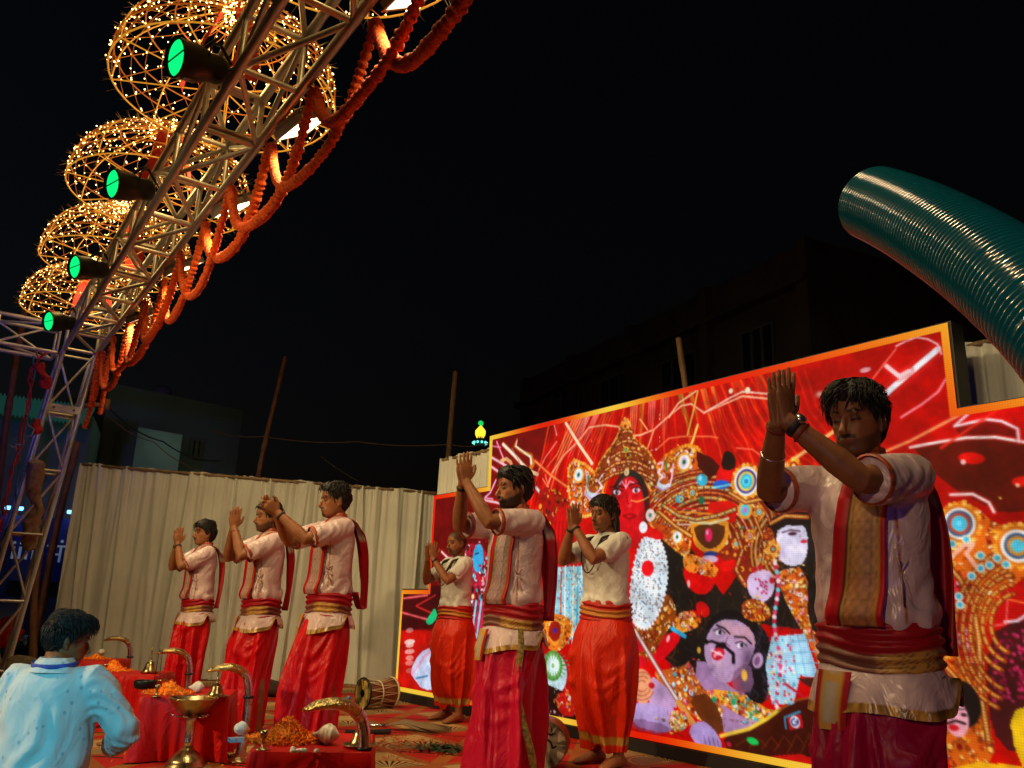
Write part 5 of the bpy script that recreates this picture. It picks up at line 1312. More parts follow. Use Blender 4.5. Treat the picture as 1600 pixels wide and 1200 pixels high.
cup(tb(410, 1172), 'brass oil cup in front of the petal mound, nearest table', .075); cup(tb(244, 1089), 'brass oil cup at the petal mound behind the standing lamp', .07); cup(tb(164, 1052), 'brass oil cup before the petal mound near the bystander\'s face', .07)
bell(tb(562, 1168), 'brass hand bell on a tray at the right of the nearest table', .15); bell(tb(337, 1090), 'brass hand bell on a tray, right end of the table behind the lamp', .17); bell(tb(233, 1052), 'tall brass bell with white cover on the table near the bystander', .19)
for px, h_, lab, tl in (((543, 1330), .605, 'nearest metal cobra with raised gold hood, at the bottom edge', False), ((367, 1192), .60, 'second metal cobra with gold hood and tail, beside the standing brass lamp', True), ((277, 1132), .60, 'third metal cobra with gold hood, before the leftmost performer', False), ((188, 1089), .60, 'farthest metal cobra, small against the cream curtain', False)):
    p = ground(*px); cobra((p[0], p[1], .004), lab, math.radians(-12), h_, tl)
# standing brass lamp
p = ground(289, 1199)
t = thing('brass_lamp', 'standing brass oil lamp with wide dish in front of the second table', 'oil lamp', (p[0], p[1], .004))
MB().rev([(.115, 0), (.118, .012), (.105, .022), (.108, .03), (.098, .045), (.072, .075), (.05, .09), (.034, .10), (.032, .11)], 32).build('base', m_brass, t)
MB().rev([(.030, .11), (.027, .13), (.030, .135), (.026, .145), (.028, .26), (.034, .268), (.030, .275), (.034, .285)], 24).build('stem', m_silver, t)
MB().rev([(.034, .285), (.05, .29), (.085, .315), (.115, .345), (.142, .385), (.148, .392), (.143, .394), (.132, .385), (.10, .352), (.05, .335), (.0, .333)], 40).build('dish', m_brass, t)
for k in range(5):
    a = k * 2 * PI / 5 + .3; c_, s_ = math.cos(a), math.sin(a)
    MB().tube([(.05 * c_, .05 * s_, .287), (.09 * c_, .09 * s_, .285), (.125 * c_, .125 * s_, .300)], [(.004, .03), (.004, .026), (.003, .006)], 10, ref=(0, 0, 1)).build('wick_spout', m_silver, t)
p = ground(455, 1207, .30)
t = thing('brass_bowl', 'rim of a wide brass bowl cut by the bottom edge', 'bowl', (p[0], p[1], .004))
MB().rev([(.07, 0), (.075, .02), (.06, .05), (.09, .10), (.14, .20), (.155, .29), (.16, .302), (.152, .302), (.13, .20), (.06, .12), (.0, .11)], 36).build('bowl', m_brass, t)
MB().rev([(.0, .22), (.134, .22)], 30).build('oil', mat('dark_oil', (.01, .015, .02), .05), t)
# steel pot and incense on the second table, white pieces and box on the nearest
c = tb(226, 1077); t = thing('steel_pot', 'dark steel pot at the left back of the second table', 'pot', c)
MB().rev([(.05, 0), (.07, .01), (.075, .05), (.072, .055), (.066, .05), (.06, .012), (.0, .01)], 24).build('pot', m_iron, t); MB().tube([(.07, 0, .05), (.15, .02, .055)], .006, 6).build('handle', m_brass, t)
for k, (px, lab) in enumerate((((247, 1083), 'left of two thin incense sticks on the second table'), ((238, 1080), 'right of two thin incense sticks on the second table'))):
    c = tb(*px); MB_ = MB().tube([(0, 0, 0), (.02 * (k - .5), 0, .27)], .0022, 5); tag(MB_.build('incense_stick', m_iron, loc=c), lab, 'incense', 'incense sticks')
c = tb(472, 1176); t = thing('camphor_pieces', 'white camphor pieces at the front of the nearest table', 'camphor', c)
rg_ = np.random.default_rng(3)
for k in range(8):
    q = (rg_.normal() * .022, rg_.normal() * .016, .008); MB().ell(q, (.012, .010, .009), 7, 5).build('lump', m_white, t)
MB().ell((.055, -.02, .007), (.011, .011, .007), 10, 6).build('lump', m_white, t)
c = tb(368, 1160); tag(MB().box((-.03, -.02, 0), (.03, .02, .018)).build('matchbox', mat('matchbox_print', (.45, .50, .62), .6, vary=(60, .5)), loc=c, smooth=False), 'small pale matchbox at the left of the nearest table', 'matchbox')
# small blue figurine behind the nearest cobra
p = ground(543, 1112); t = thing('figurine', 'small blue grey figurine standing behind the nearest cobra', 'figurine', (p[0], p[1], .004))
m_bl = mat('blue_glaze', (.10, .17, .28), .3, vary=(20, .3)); MB().rev([(.045, 0), (.05, .01), (.03, .03), (.035, .06), (.028, .09), (.012, .10)], 16).build('body', m_bl, t); MB().ell((0, 0, .118), (.022, .022, .024)).build('head', m_bl, t); MB().ell((-.03, .0, .07), (.02, .014, .03)).build('arm', m_bl, t)

# ================================================================== drums
m_hide = mat('drum_hide', (.52, .36, .10), .6, vary=(12, .2)); m_dwood = mat('drum_wood', (.22, .09, .04), .45, vary=(10, .3)); m_rope = mat('rope', (.55, .45, .28), .8)
def hourglass(c, ax, R, L_, label):
    ax = np.array(ax, float); ax /= np.linalg.norm(ax); t = thing('damaru_drum', label, 'drum', c)
    up = np.array((0, 0, 1.)); B = np.cross(up, ax); O = np.array([0, 0, R + .006]); fr_ = np.stack([B, up, ax], 1)
    def put_(v): return v @ fr_.T + O
    v, f = revolve([(R * .96, -L_ / 2), (R * .80, -L_ / 4), (R * .62, 0), (R * .80, L_ / 4), (R * .96, L_ / 2)], 30); mesh('shell', put_(v), f, m_dwood, t)
    for s in (-1, 1):
        v, f = revolve([(.0, s * (L_ / 2 + .006)), (R * .99, s * (L_ / 2 + .006))], 30); h_ = mesh('drum_head', put_(v), f, m_hide, t)
        v, f = revolve([(.0, s * (L_ / 2 + .009)), (R * .26, s * (L_ / 2 + .009))], 24); mesh('tuning_paste', put_(v), f, m_iron, h_)
        th = np.linspace(0, 2 * PI, 41); v, f = tube([(R * 1.01 * math.cos(a), R * 1.01 * math.sin(a), s * L_ / 2) for a in th], .010, 8, False); mesh('hoop', put_(v), f, m_iron if s < 0 else m_rope, t)
    n = 11
    for k in range(n):
        a, b = 2 * PI * k / n, 2 * PI * (k + .5) / n; e = 2 * PI * (k + 1) / n
        for p, q in (((a, -1), (b, 1)), ((b, 1), (e, -1))):
            P = [np.array([R * 1.02 * math.cos(p[0]), R * 1.02 * math.sin(p[0]), p[1] * L_ / 2]), np.array([R * .80 * math.cos((p[0] + q[0]) / 2), R * .80 * math.sin((p[0] + q[0]) / 2), 0]), np.array([R * 1.02 * math.cos(q[0]), R * 1.02 * math.sin(q[0]), q[1] * L_ / 2])]
            v, f = tube(P, .0045, 5); mesh('lacing_rope', put_(v), f, m_rope, t)
    th = np.linspace(0, 2 * PI, 31); v, f = tube([(R * .83 * math.cos(a), R * .83 * math.sin(a), 0) for a in th], (.006, .012), 8, False); mesh('waist_strap', put_(v), f, m_rope, t)
p = ground(588, 1107); hourglass((p[0], p[1], .002), (.94, .08, 0), .14, .33, 'rope laced hourglass drum lying by the cream curtain')
# upright round drum with the Om sign
p = ground(852, 1200); t = thing('round_drum', 'round drum with black Om sign standing behind the central performer', 'drum', (p[0], p[1], .004), math.atan2(-.80, -.62) - .15)
R = .150; fr2 = np.array([[0, 0, 1.], [1, 0, 0], [0, 1, 0]]).T
def d_(v): v = np.asarray(v); return np.stack([v[:, 2], v[:, 0], v[:, 1] + R + .006], 1)
v, f = revolve([(R * .94, -.14), (R, -.10), (R, .10), (R * .97, .12)], 36); mesh('shell', d_(v), f, m_dwood, t)
v, f = revolve([(0, .124), (R * .975, .124)], 36); hd_ = mesh('drum_head', d_(v), f, mat('pale_hide', (.62, .48, .36), .6, vary=(9, .15)), t)
def stroke(pts, w):
    P = np.array(pts, float); i = np.linspace(0, len(P) - 1, 30); Q = np.stack([np.interp(i, np.arange(len(P)), P[:, k]) for k in (0, 1)] + [0 * i + .126], 1)
    for _ in range(3): Q[1:-1] = .5 * Q[1:-1] + .25 * (Q[2:] + Q[:-2])
    v, f = tube(Q, np.stack([np.full(30, w), np.full(30, .0018)], 1) * (.5 + .5 * np.sin(np.linspace(.25, 2.9, 30)))[:, None], 8, True, ref=None)
    T = np.gradient(Q, axis=0); n_ = np.stack([-T[:, 1], T[:, 0], 0 * i], 1); n_ /= np.linalg.norm(n_, axis=1)[:, None]; ww = w * (.55 + .45 * np.sin(np.linspace(.25, 2.9, 30)))
    P2 = np.concatenate([Q + n_ * ww[:, None], Q - n_ * ww[:, None]]); mesh('om_stroke', d_(P2), [(k, k + 1, 31 + k, 30 + k) for k in range(29)], m_iron, hd_)
s_ = 1
for pts, w in (([(-.05, .055), (-.02, .072), (.0, .05), (-.02, .03), (-.03, .026)], .008), ([(-.03, .026), (.01, .016), (.015, -.025), (-.02, -.055), (-.06, -.035)], .009), ([(-.005, .02), (.03, .03), (.05, .01), (.06, -.02), (.085, -.005)], .007), ([(.02, .075), (.045, .058), (.075, .072)], .006), ([(.045, .09), (.052, .092)], .007)): stroke(pts, w)

# ================================================================== things lying on the carpet
p = ground(645, 1142); t = thing('hair_whisk', 'brown hair whisk lying on the carpet between two performers', 'whisk', (p[0], p[1], .005), math.atan2(-.6, .8))
m_tuft = mat('yak_hair', (.20, .13, .06), .7, bump=(90, .6)); mb = MB(); rg_ = np.random.default_rng(8)
for k in range(150):
    a = rg_.normal() * .5; y = rg_.normal() * .035; L_ = .50 * (.7 + .4 * rg_.random()); mb.tube([(-.22, y * .2, .03), (-.08, y, .055 + .02 * rg_.random()), (-.22 + L_ * .7, y * 1.8, .035), (-.22 + L_, y * 2.2 + .02 * rg_.normal(), .012)], [.004, .006, .005, .001], 4)
o = mb.build('tuft', m_tuft, t); o['kind'] = 'stuff'; MB().tube([(-.38, 0, .02), (-.21, 0, .03)], [.012, .017], 10).build('handle', m_silver, t)
def litter(name, label, px, sx, sy, n, m, size, seed, lift=.004):
    p = ground(*px); rg = np.random.default_rng(seed); mb = MB()
    for k in range(n):
        q = np.array([rg.normal() * sx, rg.normal() * sy, lift + .010 * rg.random()]); u = rg.normal(size=3) * (1, 1, .3); u /= np.linalg.norm(u); w = np.cross(u, (0, 0, 1.)) + rg.normal(size=3) * .2; s = size * (.6 + .8 * rg.random())
        mb.add([q - u * s, q + w * s * .4, q + u * s, q - w * s * .4], [(0, 1, 2, 3)])
    tag(mb.build(name, m, loc=(p[0], p[1], 0), smooth=False), label, 'litter', kind='stuff')
litter('scattered_petals', 'loose orange and red petals scattered on the carpet', (620, 1165), .28, .34, 900, mat('petal_red', (.45, .05, .006), .8, vary=(60, .6)), .014, 5)
litter('scattered_petals', 'loose petals scattered before the nearest table', (330, 1185), .2, .3, 200, m_petal, .012, 6)
litter('leaf_scatter', 'dark green leaves heaped on the carpet', (688, 1172), .09, .10, 260, mat('dark_leaf', (.02, .05, .015), .6), .03, 7, .01)
def roll(px, L_, r, rz, label, m, name='cloth_roll'):
    p = ground(*px); x = np.linspace(-L_ / 2, L_ / 2, 26); P = np.stack([x, .02 * np.sin(x * 9), 0 * x + r * .8], 1); v, f = tube(P, r, 16); v[:, 2] += .25 * r * fbm(v * 12, 2); v[:, 1] *= 1.5; v[:, 2] = np.maximum(v[:, 2], .002)
    tag(mesh(name, v, f, m, loc=(p[0], p[1], .003)), label, 'cloth', None).rotation_euler = (0, 0, rz)
roll((420, 1088), .55, .085, -.7, 'dark brown cloth roll on the floor by the curtain', mat('brown_cloth', (.05, .03, .02), .9, vary=(12, .3)))
roll((575, 1148), .35, .02, -.5, 'thin black cloth strip flat on the carpet', mat('black_cloth', (.012, .01, .01), .9), 'cloth_strip')
# ================================================================== people
# person space: +x forward, +y the person's left, +z up, feet on z = 0, nominal height 1.72 m
m_skin = mat('skin', (.2, .1, .06), .48, attr='Col', vary=(24, .14), bump=(190, .3, .002), sss=.06, spec=.32)
m_hair = mat('hair', (.010, .008, .007), .55, bump=(220, .4, .003), stretch=(1, 1, .3), spec=.35)
m_satin = mat('satin_shirt', (.60, .45, .45), .30, attr='Col', spec=.65, crease=(8, .5, .05))
m_cotton = mat('cotton_shirt', (.62, .60, .55), .8, attr='Col', spec=.25, crease=(9, .45, .04))
m_dhoti = mat('silk_dhoti', (.42, .006, .012), .42, attr='Col', spec=.28, crease=(6, .5, .05, (1.2, 1.2, .5)))
m_sash = mat('silk_sash', (.42, .02, .03), .45, spec=.3, attr='Col', bump=(40, .25, .006))
m_gold = mat('gold_brocade', (.55, .32, .06), .38, .55, vary=(90, .45), bump=(160, .8, .004))
m_piping = mat('red_piping', (.34, .06, .018), .5, vary=(70, .6))
m_band = mat('wrist_band', (.012, .010, .010), .6)
m_steelb = mat('steel_bangle', (.6, .58, .55), .25, .95)
m_eye = mat('eye_white', (.55, .52, .48), .25)
m_iris = mat('iris', (.012, .008, .006), .15)
m_mala = mat('bead_mala', (.035, .016, .012), .6, bump=(220, .8, .004))

HZ = np.array([.120, .115, .100, .080, .060, .040, .022, .005, -.010, -.025, -.040, -.055, -.065, -.075, -.085, -.098, -.110, -.118])
HF = np.array([.004, .034, .063, .080, .088, .0905, .092, .0845, .0845, .0865, .0885, .0915, .0925, .0900, .0855, .0885, .081, .060])
HB = np.array([-.014, -.046, -.079, -.093, -.099, -.101, -.101, -.099, -.095, -.089, -.081, -.072, -.066, -.058, -.050, -.038, -.018, .0])
HWD = np.array([.006, .037, .059, .0705, .0755, .0770, .0765, .0752, .0742, .0732, .0712, .0680, .0655, .0625, .0580, .0500, .0390, .0240])
def head_shape(nz=58, seg=56):
    z = np.linspace(.120, -.118, nz); z = np.sign(z) * np.abs(z)
    o = np.argsort(HZ)
    def ip(a):
        y = np.interp(z, HZ[o], a[o]); 
        for _ in range(1): y[1:-1] = .5 * y[1:-1] + .25 * (y[2:] + y[:-2])
        return y
    xf, xb, w = ip(HF), ip(HB), ip(HWD)
    th = np.arange(seg) * 2 * PI / seg
    c, s = np.cos(th), np.sin(th)
    xc = (.45 * xf + .55 * xb)
    ex = np.where(c[None] > 0, .86, .95)
    ax = np.where(c[None] > 0, (xf - xc)[:, None], (xc - xb)[:, None])
    X = xc[:, None] + ax * np.sign(c)[None] * np.abs(c)[None] ** ex
    Y = w[:, None] * np.sign(s)[None] * np.abs(s)[None] ** .92
    Z = np.repeat(z[:, None], seg, 1)
    v = np.stack([X, Y, Z], 2).reshape(-1, 3)
    # eye sockets, temples, cheek hollows
    for sg in (1, -1):
        d = v - np.array([.088, sg * .032, .002]); g = np.exp(-((d[:, 0] / .03) ** 2 + (d[:, 1] / .017) ** 2 + (d[:, 2] / .011) ** 2)); v[:, 0] -= .012 * g
        d = v - np.array([.070, sg * .047, -.020]); g = np.exp(-((d[:, 0] / .03) ** 2 + (d[:, 1] / .016) ** 2 + (d[:, 2] / .012) ** 2)); v[:, 0] += .004 * g; v[:, 1] += sg * .003 * g
        d = v - np.array([.060, sg * .052, -.055]); g = np.exp(-((d[:, 0] / .03) ** 2 + (d[:, 1] / .016) ** 2 + (d[:, 2] / .018) ** 2)); v[:, 1] -= sg * .004 * g
    f = [(i * seg + j, (i + 1) * seg + j, (i + 1) * seg + (j + 1) % seg, i * seg + (j + 1) % seg) for i in range(nz - 1) for j in range(seg)]
    n = len(v); v = np.concatenate([v, [v[:seg].mean(0) + (0, 0, .001)], [v[-seg:].mean(0) - (0, 0, .003)]])
    f += [(n, j, (j + 1) % seg) for j in range(seg)] + [(n + 1, (nz - 1) * seg + (j + 1) % seg, (nz - 1) * seg + j) for j in range(seg)]
    return v, f
HEADV, HEADF = head_shape()

def loft(rings, seg, fn=None, cap=True):
    """rings: rows of z, cx, cy, rx, ry; fn(theta, z) -> radial offset"""
    r = np.asarray(rings, float); n = len(r); th = np.arange(seg) * 2 * PI / seg
    T, Zg = np.meshgrid(th, r[:, 0])
    off = fn(T, Zg) if fn is not None else 0 * T
    X = r[:, 1:2] + (r[:, 3:4] + off) * np.cos(T); Y = r[:, 2:3] + (r[:, 4:5] + off) * np.sin(T)
    v = np.stack([X, Y, Zg], 2).reshape(-1, 3)
    up = r[-1, 0] > r[0, 0]
    f = [(i * seg + j, i * seg + (j + 1) % seg, (i + 1) * seg + (j + 1) % seg, (i + 1) * seg + j) for i in range(n - 1) for j in range(seg)]
    if not up: f = [q[::-1] for q in f]
    if cap:
        k = len(v); v = np.concatenate([v, [[r[0, 1], r[0, 2], r[0, 0]]], [[r[-1, 1], r[-1, 2], r[-1, 0]]]])
        a = [(k, (j + 1) % seg, j) for j in range(seg)]; b = [(k + 1, (n - 1) * seg + j, (n - 1) * seg + (j + 1) % seg) for j in range(seg)]
        f += (a + b) if up else [q[::-1] for q in a + b]
    return v, f
def resample(rings, n):
    r = np.asarray(rings, float); t = np.linspace(0, len(r) - 1, n); i = np.arange(len(r))
    y = np.stack([np.interp(t, i, r[:, k]) for k in range(r.shape[1])], 1)
    for _ in range(max(1, n // len(r) // 2)): y[1:-1, 1:] = .5 * y[1:-1, 1:] + .25 * (y[2:, 1:] + y[:-2, 1:])
    return y

TORSO = [(1.495, -.012, 0, .058, .062), (1.475, -.012, 0, .068, .084), (1.455, -.012, 0, .082, .125), (1.43, -.010, 0, .098, .163), (1.40, -.006, 0, .112, .184), (1.34, .000, 0, .125, .195),
         (1.26, .004, 0, .130, .193), (1.16, .004, 0, .126, .184), (1.06, .003, 0, .126, .180), (1.00, .003, 0, .129, .183), (.965, .002, 0, .122, .174), (.93, .0, 0, .112, .162)]
def torso_r(z):
    r = np.array(TORSO); o = np.argsort(r[:, 0]); return [np.interp(z, r[o, 0], r[o, k]) for k in (1, 3, 4)]

def ik(S_, W, a, b, pole):
    S_, W, pole = map(lambda q: np.array(q, float), (S_, W, pole)); d = W - S_; L_ = np.linalg.norm(d); L2 = min(L_, a + b - .004); d /= L_; W = S_ + d * L2
    h = (a * a - b * b + L2 * L2) / (2 * L2); r = math.sqrt(max(0, a * a - h * h)); p = pole - d * (pole @ d); p /= np.linalg.norm(p)
    return S_ + d * h + p * r, W

def hand(W, d, n, sg, curl=0., spread=1.):
    """palm and five fingers. W wrist, d finger direction, n palm normal, thumb towards l"""
    d, n = np.array(d, float), np.array(n, float); d /= np.linalg.norm(d); n -= d * (n @ d); n /= np.linalg.norm(n); l = np.cross(d, n) * sg
    out = []
    W = np.array(W, float)
    P = [W - d * .02, W, W + d * .022, W + d * .05, W + d * .078, W + d * .096]
    out.append(tube(P, [(.023, .017), (.026, .018), (.032, .017), (.040, .0155), (.042, .0135), (.036, .010)], 14, True, ref=l))
    for k, (o, ln, r) in enumerate(((.0305, .070, .0083), (.0102, .079, .0086), (-.0102, .074, .0082), (-.0295, .057, .0072))):
        sp = spread * (.10, .03, -.05, -.13)[k]; dd = d * math.cos(sp) + l * math.sin(sp); B = W + d * (.086 - .004 * k * (k > 1)) + l * o
        pts = [B - dd * .02]; cur = B.copy(); a = -.04 + curl * .35
        for seg_, fr in enumerate((.42, .32, .26)):
            a += (.03 if seg_ else 0) + curl * .5
            st = dd * math.cos(a) + n * math.sin(a); pts += [cur + st * ln * fr * .5, cur + st * ln * fr]; cur = cur + st * ln * fr
        out.append(tube([B - dd * .02, B] + pts[1:], [r * 1.0, r * 1.05, r * .95, r * 1.02, r * .90, r * .95, r * .82, r * .62], 8))
    tb = W + d * .024 + l * .026
    t1 = tb + (d * .62 + l * .74 + n * .15) * .036; t2 = t1 + (d * .9 + l * .38 + n * .1) * .030; t3 = t2 + (d * .98 + l * .12) * .022
    out.append(tube([W + d * .012 + l * .012, tb, (tb + t1) / 2, t1, t2, t3], [.013, .0135, .012, .0105, .0098, .0068], 8))
    return out

def foot(ank, yaw, sg):
    A = np.array(ank, float); c, s = math.cos(yaw), math.sin(yaw); f = np.array([c, s, 0])
    P = [A + f * x + np.array([0, 0, z - A[2]]) for x, z in ((-.062, .036), (-.045, .040), (0, .046), (.05, .042), (.10, .030), (.145, .020), (.172, .014))]
    return [tube(P, [(.026, .022), (.036, .033), (.042, .036), (.034, .040), (.026, .045), (.018, .044), (.010, .028)], 12, True, ref=(0, 0, 1))]

def person(name, label, pos, yaw, H, outfit, hairst, face, tone, palm=(.34, 1.60), tilt=0., head=(0., 0.), apart=0., pole=.55, lean=0., vox=.0055, arms=None, curl=0., seed=1, ph=0.,
           stole=True, headoff=(0, 0), belly=0., group='performers praying on the stage', cat='person', dh=None, extras=()):
    sc = H / 1.72
    root = thing(name, label, cat, pos, yaw, group)
    root.scale = (sc, sc * (1. if outfit == 'shirt' else (.93 if seed == 7 else .955)), sc)
    rg = np.random.default_rng(seed)
    # ---- skeleton
    HC = np.array([.020 + headoff[0], 0, 1.602 + headoff[1]])
    HR = rotm('Z', head[0]) @ rotm('Y', head[1])
    parts = []
    tz = lambda q: np.array(q, float)
    parts.append(loft(resample([(.80, 0, 0, .095, .14), (.92, 0, 0, .105, .155), (1.05, 0, 0, .095, .135), (1.2, .0, 0, .105, .155), (1.34, 0, 0, .112, .172), (1.42, -.006, 0, .085, .145), (1.47, -.01, 0, .058, .075), (1.50, -.01, 0, .05, .055)], 24), 24))
    parts.append(tube([(-.018, 0, 1.42), (-.010, 0, 1.50), HC + HR @ tz((-.018, 0, -.075)), HC + HR @ tz((-.012, 0, -.02))], [(.058, .060), (.053, .054), (.054, .054), (.05, .05)], 16))
    hv = HEADV @ HR.T + HC; parts.append((hv, HEADF))
    def hp(p): return HC + HR @ tz(p)
    nose = [hp((.080, 0, .010)), hp((.088, 0, .000)), hp((.096, 0, -.014)), hp((.105, 0, -.029)), hp((.1115, 0, -.0385)), hp((.104, 0, -.047)), hp((.088, 0, -.049))]
    parts.append(tube(nose, [(.007, .0075), (.008, .0075), (.009, .009), (.0095, .011), (.0095, .0135), (.007, .0150), (.005, .011)], 10, True, ref=HR @ tz((1, 0, 0))))
    for sg in (1, -1):
        parts.append(ellipsoid(hp((.093, sg * .0095, -.0445)), (.0085, .0068, .0058), 8, 6))
        parts.append(ellipsoid(hp((.0745, sg * .0315, .0)), (.0125, .0145, .0115), 10, 8, HR))           # eyeballs under lids
        parts.append(ellipsoid(hp((.0815, sg * .031, .0195)), (.009, .021, .0062), 10, 6, HR @ rotm('Z', -sg * .35)))
        R_ = HR @ rotm('Z', sg * .35) @ rotm('Y', .12)
        ev = [hp((-.008, sg * .070, -.012)), hp((-.010, sg * .078, -.012)), hp((-.013, sg * .0865, -.010))]
        parts.append(ellipsoid(hp((-.012, sg * .0795, -.010)), (.0165, .0062, .0300), 12, 8, R_))
        parts.append(ellipsoid(hp((-.020, sg * .0845, -.006)), (.0105, .0042, .0275), 10, 8, R_))
        parts.append(ellipsoid(hp((-.004, sg * .078, -.036)), (.0085, .0055, .009), 8, 6, R_))
    parts.append(ellipsoid(hp((.0895, 0, -.0635)), (.0075, .0225, .0048), 12, 6, HR)); parts.append(ellipsoid(hp((.0880, 0, -.0725)), (.0078, .0190, .0055), 12, 6, HR))
    SHz = 1.415
    wrists = []
    Lp = arms or {}
    elb = {}
    for sg in (1, -1):
        S_ = tz((0.0, sg * .168, SHz))
        aa = Lp.get(sg)
        if aa is None:
            d = tz((math.sin(tilt), 0, math.cos(tilt))); pc = tz((palm[0], sg * (.017 + apart), palm[1])); W = pc - d * .062; n = tz((0, -sg, 0)); pv = tz((.12, sg * pole, -1)); cu = curl
            if apart: n = tz((-.25, -sg, 0))
        else: W, d, n, pv, cu = [tz(q) if not np.isscalar(q) else q for q in aa]
        E_, W = ik(S_, W, .285, .262, pv); elb[sg] = (S_, E_, W)
        u = E_ - S_; w = W - E_
        parts.append(tube([tz((0, sg * .12, SHz + .005)), S_, S_ + u * .3, S_ + u * .62, S_ + u * .9, E_, E_ + w * .12, E_ + w * .32, E_ + w * .62, E_ + w * .9, W], [.052, .056, .051, .046, .041, .0395, .0405, .0415, .034, .0275, (.026)], 16))
        parts += hand(W, d, n, -sg, cu)
        wrists.append((W, w / np.linalg.norm(w), E_))
        parts.append(tube([(0, sg * .085, .92), (.008, sg * .095, .70), (.015, sg * .10, .50), (-.005, sg * .105, .32), (-.022, sg * .108, .12), (-.022, sg * .108, .06)], [.088, .078, .056, .055, .036, .036], 14))
        parts += foot((-.02, sg * .108, .06), sg * .18, sg)
    V, F = [], []; n = 0
    for v, f in parts: V.append(v); F += [tuple(i + n for i in q) for q in f]; n += len(v)
    V = np.concatenate(V)
    bm = remesh(V, F, vox / sc, 2, .5)
    bv = mverts(bm)
    # ---- skin colouring: brows, lips, lashes, facial hair
    base = np.array(tone); col = np.tile(base, (len(bv), 1))
    q = (bv - HC) @ HR; x, y, z = q[:, 0], q[:, 1], q[:, 2]; ay = np.abs(y)
    inh = (np.abs(z) < .14) & (ay < .11) & (np.abs(x) < .14) & (bv[:, 2] > 1.40)
    def paint(m, c, a=1.): col[:] = col * (1 - (m * a * inh)[:, None]) + np.array(c)[None] * (m * a * inh)[:, None]
    def blob(cx, cy, cz, rx, ry, rz, k=1.6): return sstep(k, .5, np.sqrt(((x - cx) / rx) ** 2 + ((ay - cy) / ry) ** 2 + ((z - cz) / rz) ** 2))
    fr = sstep(.045, .07, x)
    paint(blob(.095, .0, -.067, .02, .023, .0085), base * np.array([.85, .5, .5]), .85)
    paint(blob(.082, .032, .004, .03, .02, .013), base * .5, .75)  # shade of the eye sockets, painted into the skin colour
    paint(blob(.08, .045, -.03, .03, .02, .02), base * np.array([1.12, .95, .9]), .4)
    nz = fbm(q * 220 + seed, 2)
    HRC = np.array([.012, .009, .008])
    arch = .0225 + .0045 * sstep(.012, .034, ay) - .006 * sstep(.036, .055, ay)
    paint(sstep(.0062, .0025, np.abs(z - arch)) * sstep(.010, .016, ay) * sstep(.056, .046, ay) * fr, HRC, .95)
    lz = -.0045 + .0015 * sstep(.02, .03, ay)
    paint(sstep(.0045, .0018, np.abs(z - lz)) * sstep(.0145, .02, ay) * sstep(.049, .044, ay) * fr, HRC, .92)
    paint(sstep(.0022, .0008, np.abs(z + .0682)) * sstep(.026, .02, ay) * fr, base * .35, .8)
    if face.get('mous', 0): paint(sstep(.0085, .0045, np.abs(z + .0545 + .10 * np.maximum(0, ay - .016))) * sstep(.036, .028, ay) * fr, HRC, face['mous'])
    bd = face.get('beard', 0)
    if bd:
        line_ = np.interp(x, [-.02, .0, .03, .06, .09], [.01, -.012, -.040, -.052, -.060])
        mk = sstep(0, .012, line_ - z + .006 * nz) * sstep(-.022, -.006, x + .1 * np.maximum(0, -.02 - z) ) * sstep(-.138, -.122, z)
        mk = mk * (1 - blob(.095, 0, -.067, .03, .021, .0075, 1.3)); paint(np.clip(mk, 0, 1), HRC * 1.1, bd)
    if face.get('goatee', 0): paint(blob(.085, 0, -.100, .04, .024, .016) * (z < -.080), HRC, face['goatee'])
    if face.get('tilak'): paint(sstep(.0035, .001, ay) * sstep(.02, .03, z) * sstep(.05, .042, z) * fr, (.5, .03, .02), 1)
    paint(blob(-.004, .083, -.012, .009, .01, .014), base * .45, .6)  # ear hollow is not modelled, its shade is painted on
    hl = hairline(q, hairst)
    paint(sstep(-.004, .006, hl + .004 * nz), HRC * 1.2, .95 if hairst.get('off', 1) else .75)
    # darker knuckles and palms a little lighter
    setcol(bm, col); setverts(bm, bv)
    body = from_mesh('body', bm, m_skin, root)
    # eyes
    if face.get('open', 0):
        for sg in (1, -1):
            e = MB().add(*ellipsoid(hp((.0775, sg * .0315, -.0005)), (.0106, .0118, .0062), 12, 8, HR)).build('eye', m_eye, root)
            MB().add(*ellipsoid(hp((.0855, sg * .0325, -.0008)), (.0042, .0048, .0046), 10, 6, HR)).build('iris', m_iris, e)
    # ---- hair
    hair(root, HC, HR, hairst, seed)
    # ---- clothes
    dress(root, outfit, elb, seed, stole, belly, sc, dh or {}, ph)
    for (kind, sgn, fr_) in extras:
        W, dr, E_ = wrists[0] if sgn > 0 else wrists[1]
        L_ = np.linalg.norm(W - E_); c = W - dr * fr_
        a = np.cross(dr, (0, 0, 1.)); a /= np.linalg.norm(a) + 1e-9; b = np.cross(dr, a)
        r = .0285 + .06 * fr_ if fr_ < .15 else .041
        wd = {'band': .009, 'bangle': .0022, 'thread': .0045, 'watch': .011}[kind]
        mm = {'band': m_band, 'bangle': m_steelb, 'thread': mat('red_thread', (.2, .02, .015), .8), 'watch': m_band}[kind]
        mb = MB(); th = np.linspace(0, 2 * PI, 25)
        mb.add(*tube([c + a * r * math.cos(t) + b * r * .95 * math.sin(t) for t in th], (wd, max(.003, wd * .4)) if kind != 'bangle' else .0026, 8, False, ref=None))
        mb2 = MB().add(*tube([c - dr * wd, c - dr * wd * .4, c + dr * wd * .4, c + dr * wd], [r * .98, r * 1.08, r * 1.08, r * .98], 20, False))
        o = (mb2 if kind in ('band', 'watch', 'thread') else mb).build({'band': 'wrist_band', 'bangle': 'bangle', 'thread': 'wrist_thread', 'watch': 'watch_strap'}[kind], mm, root)
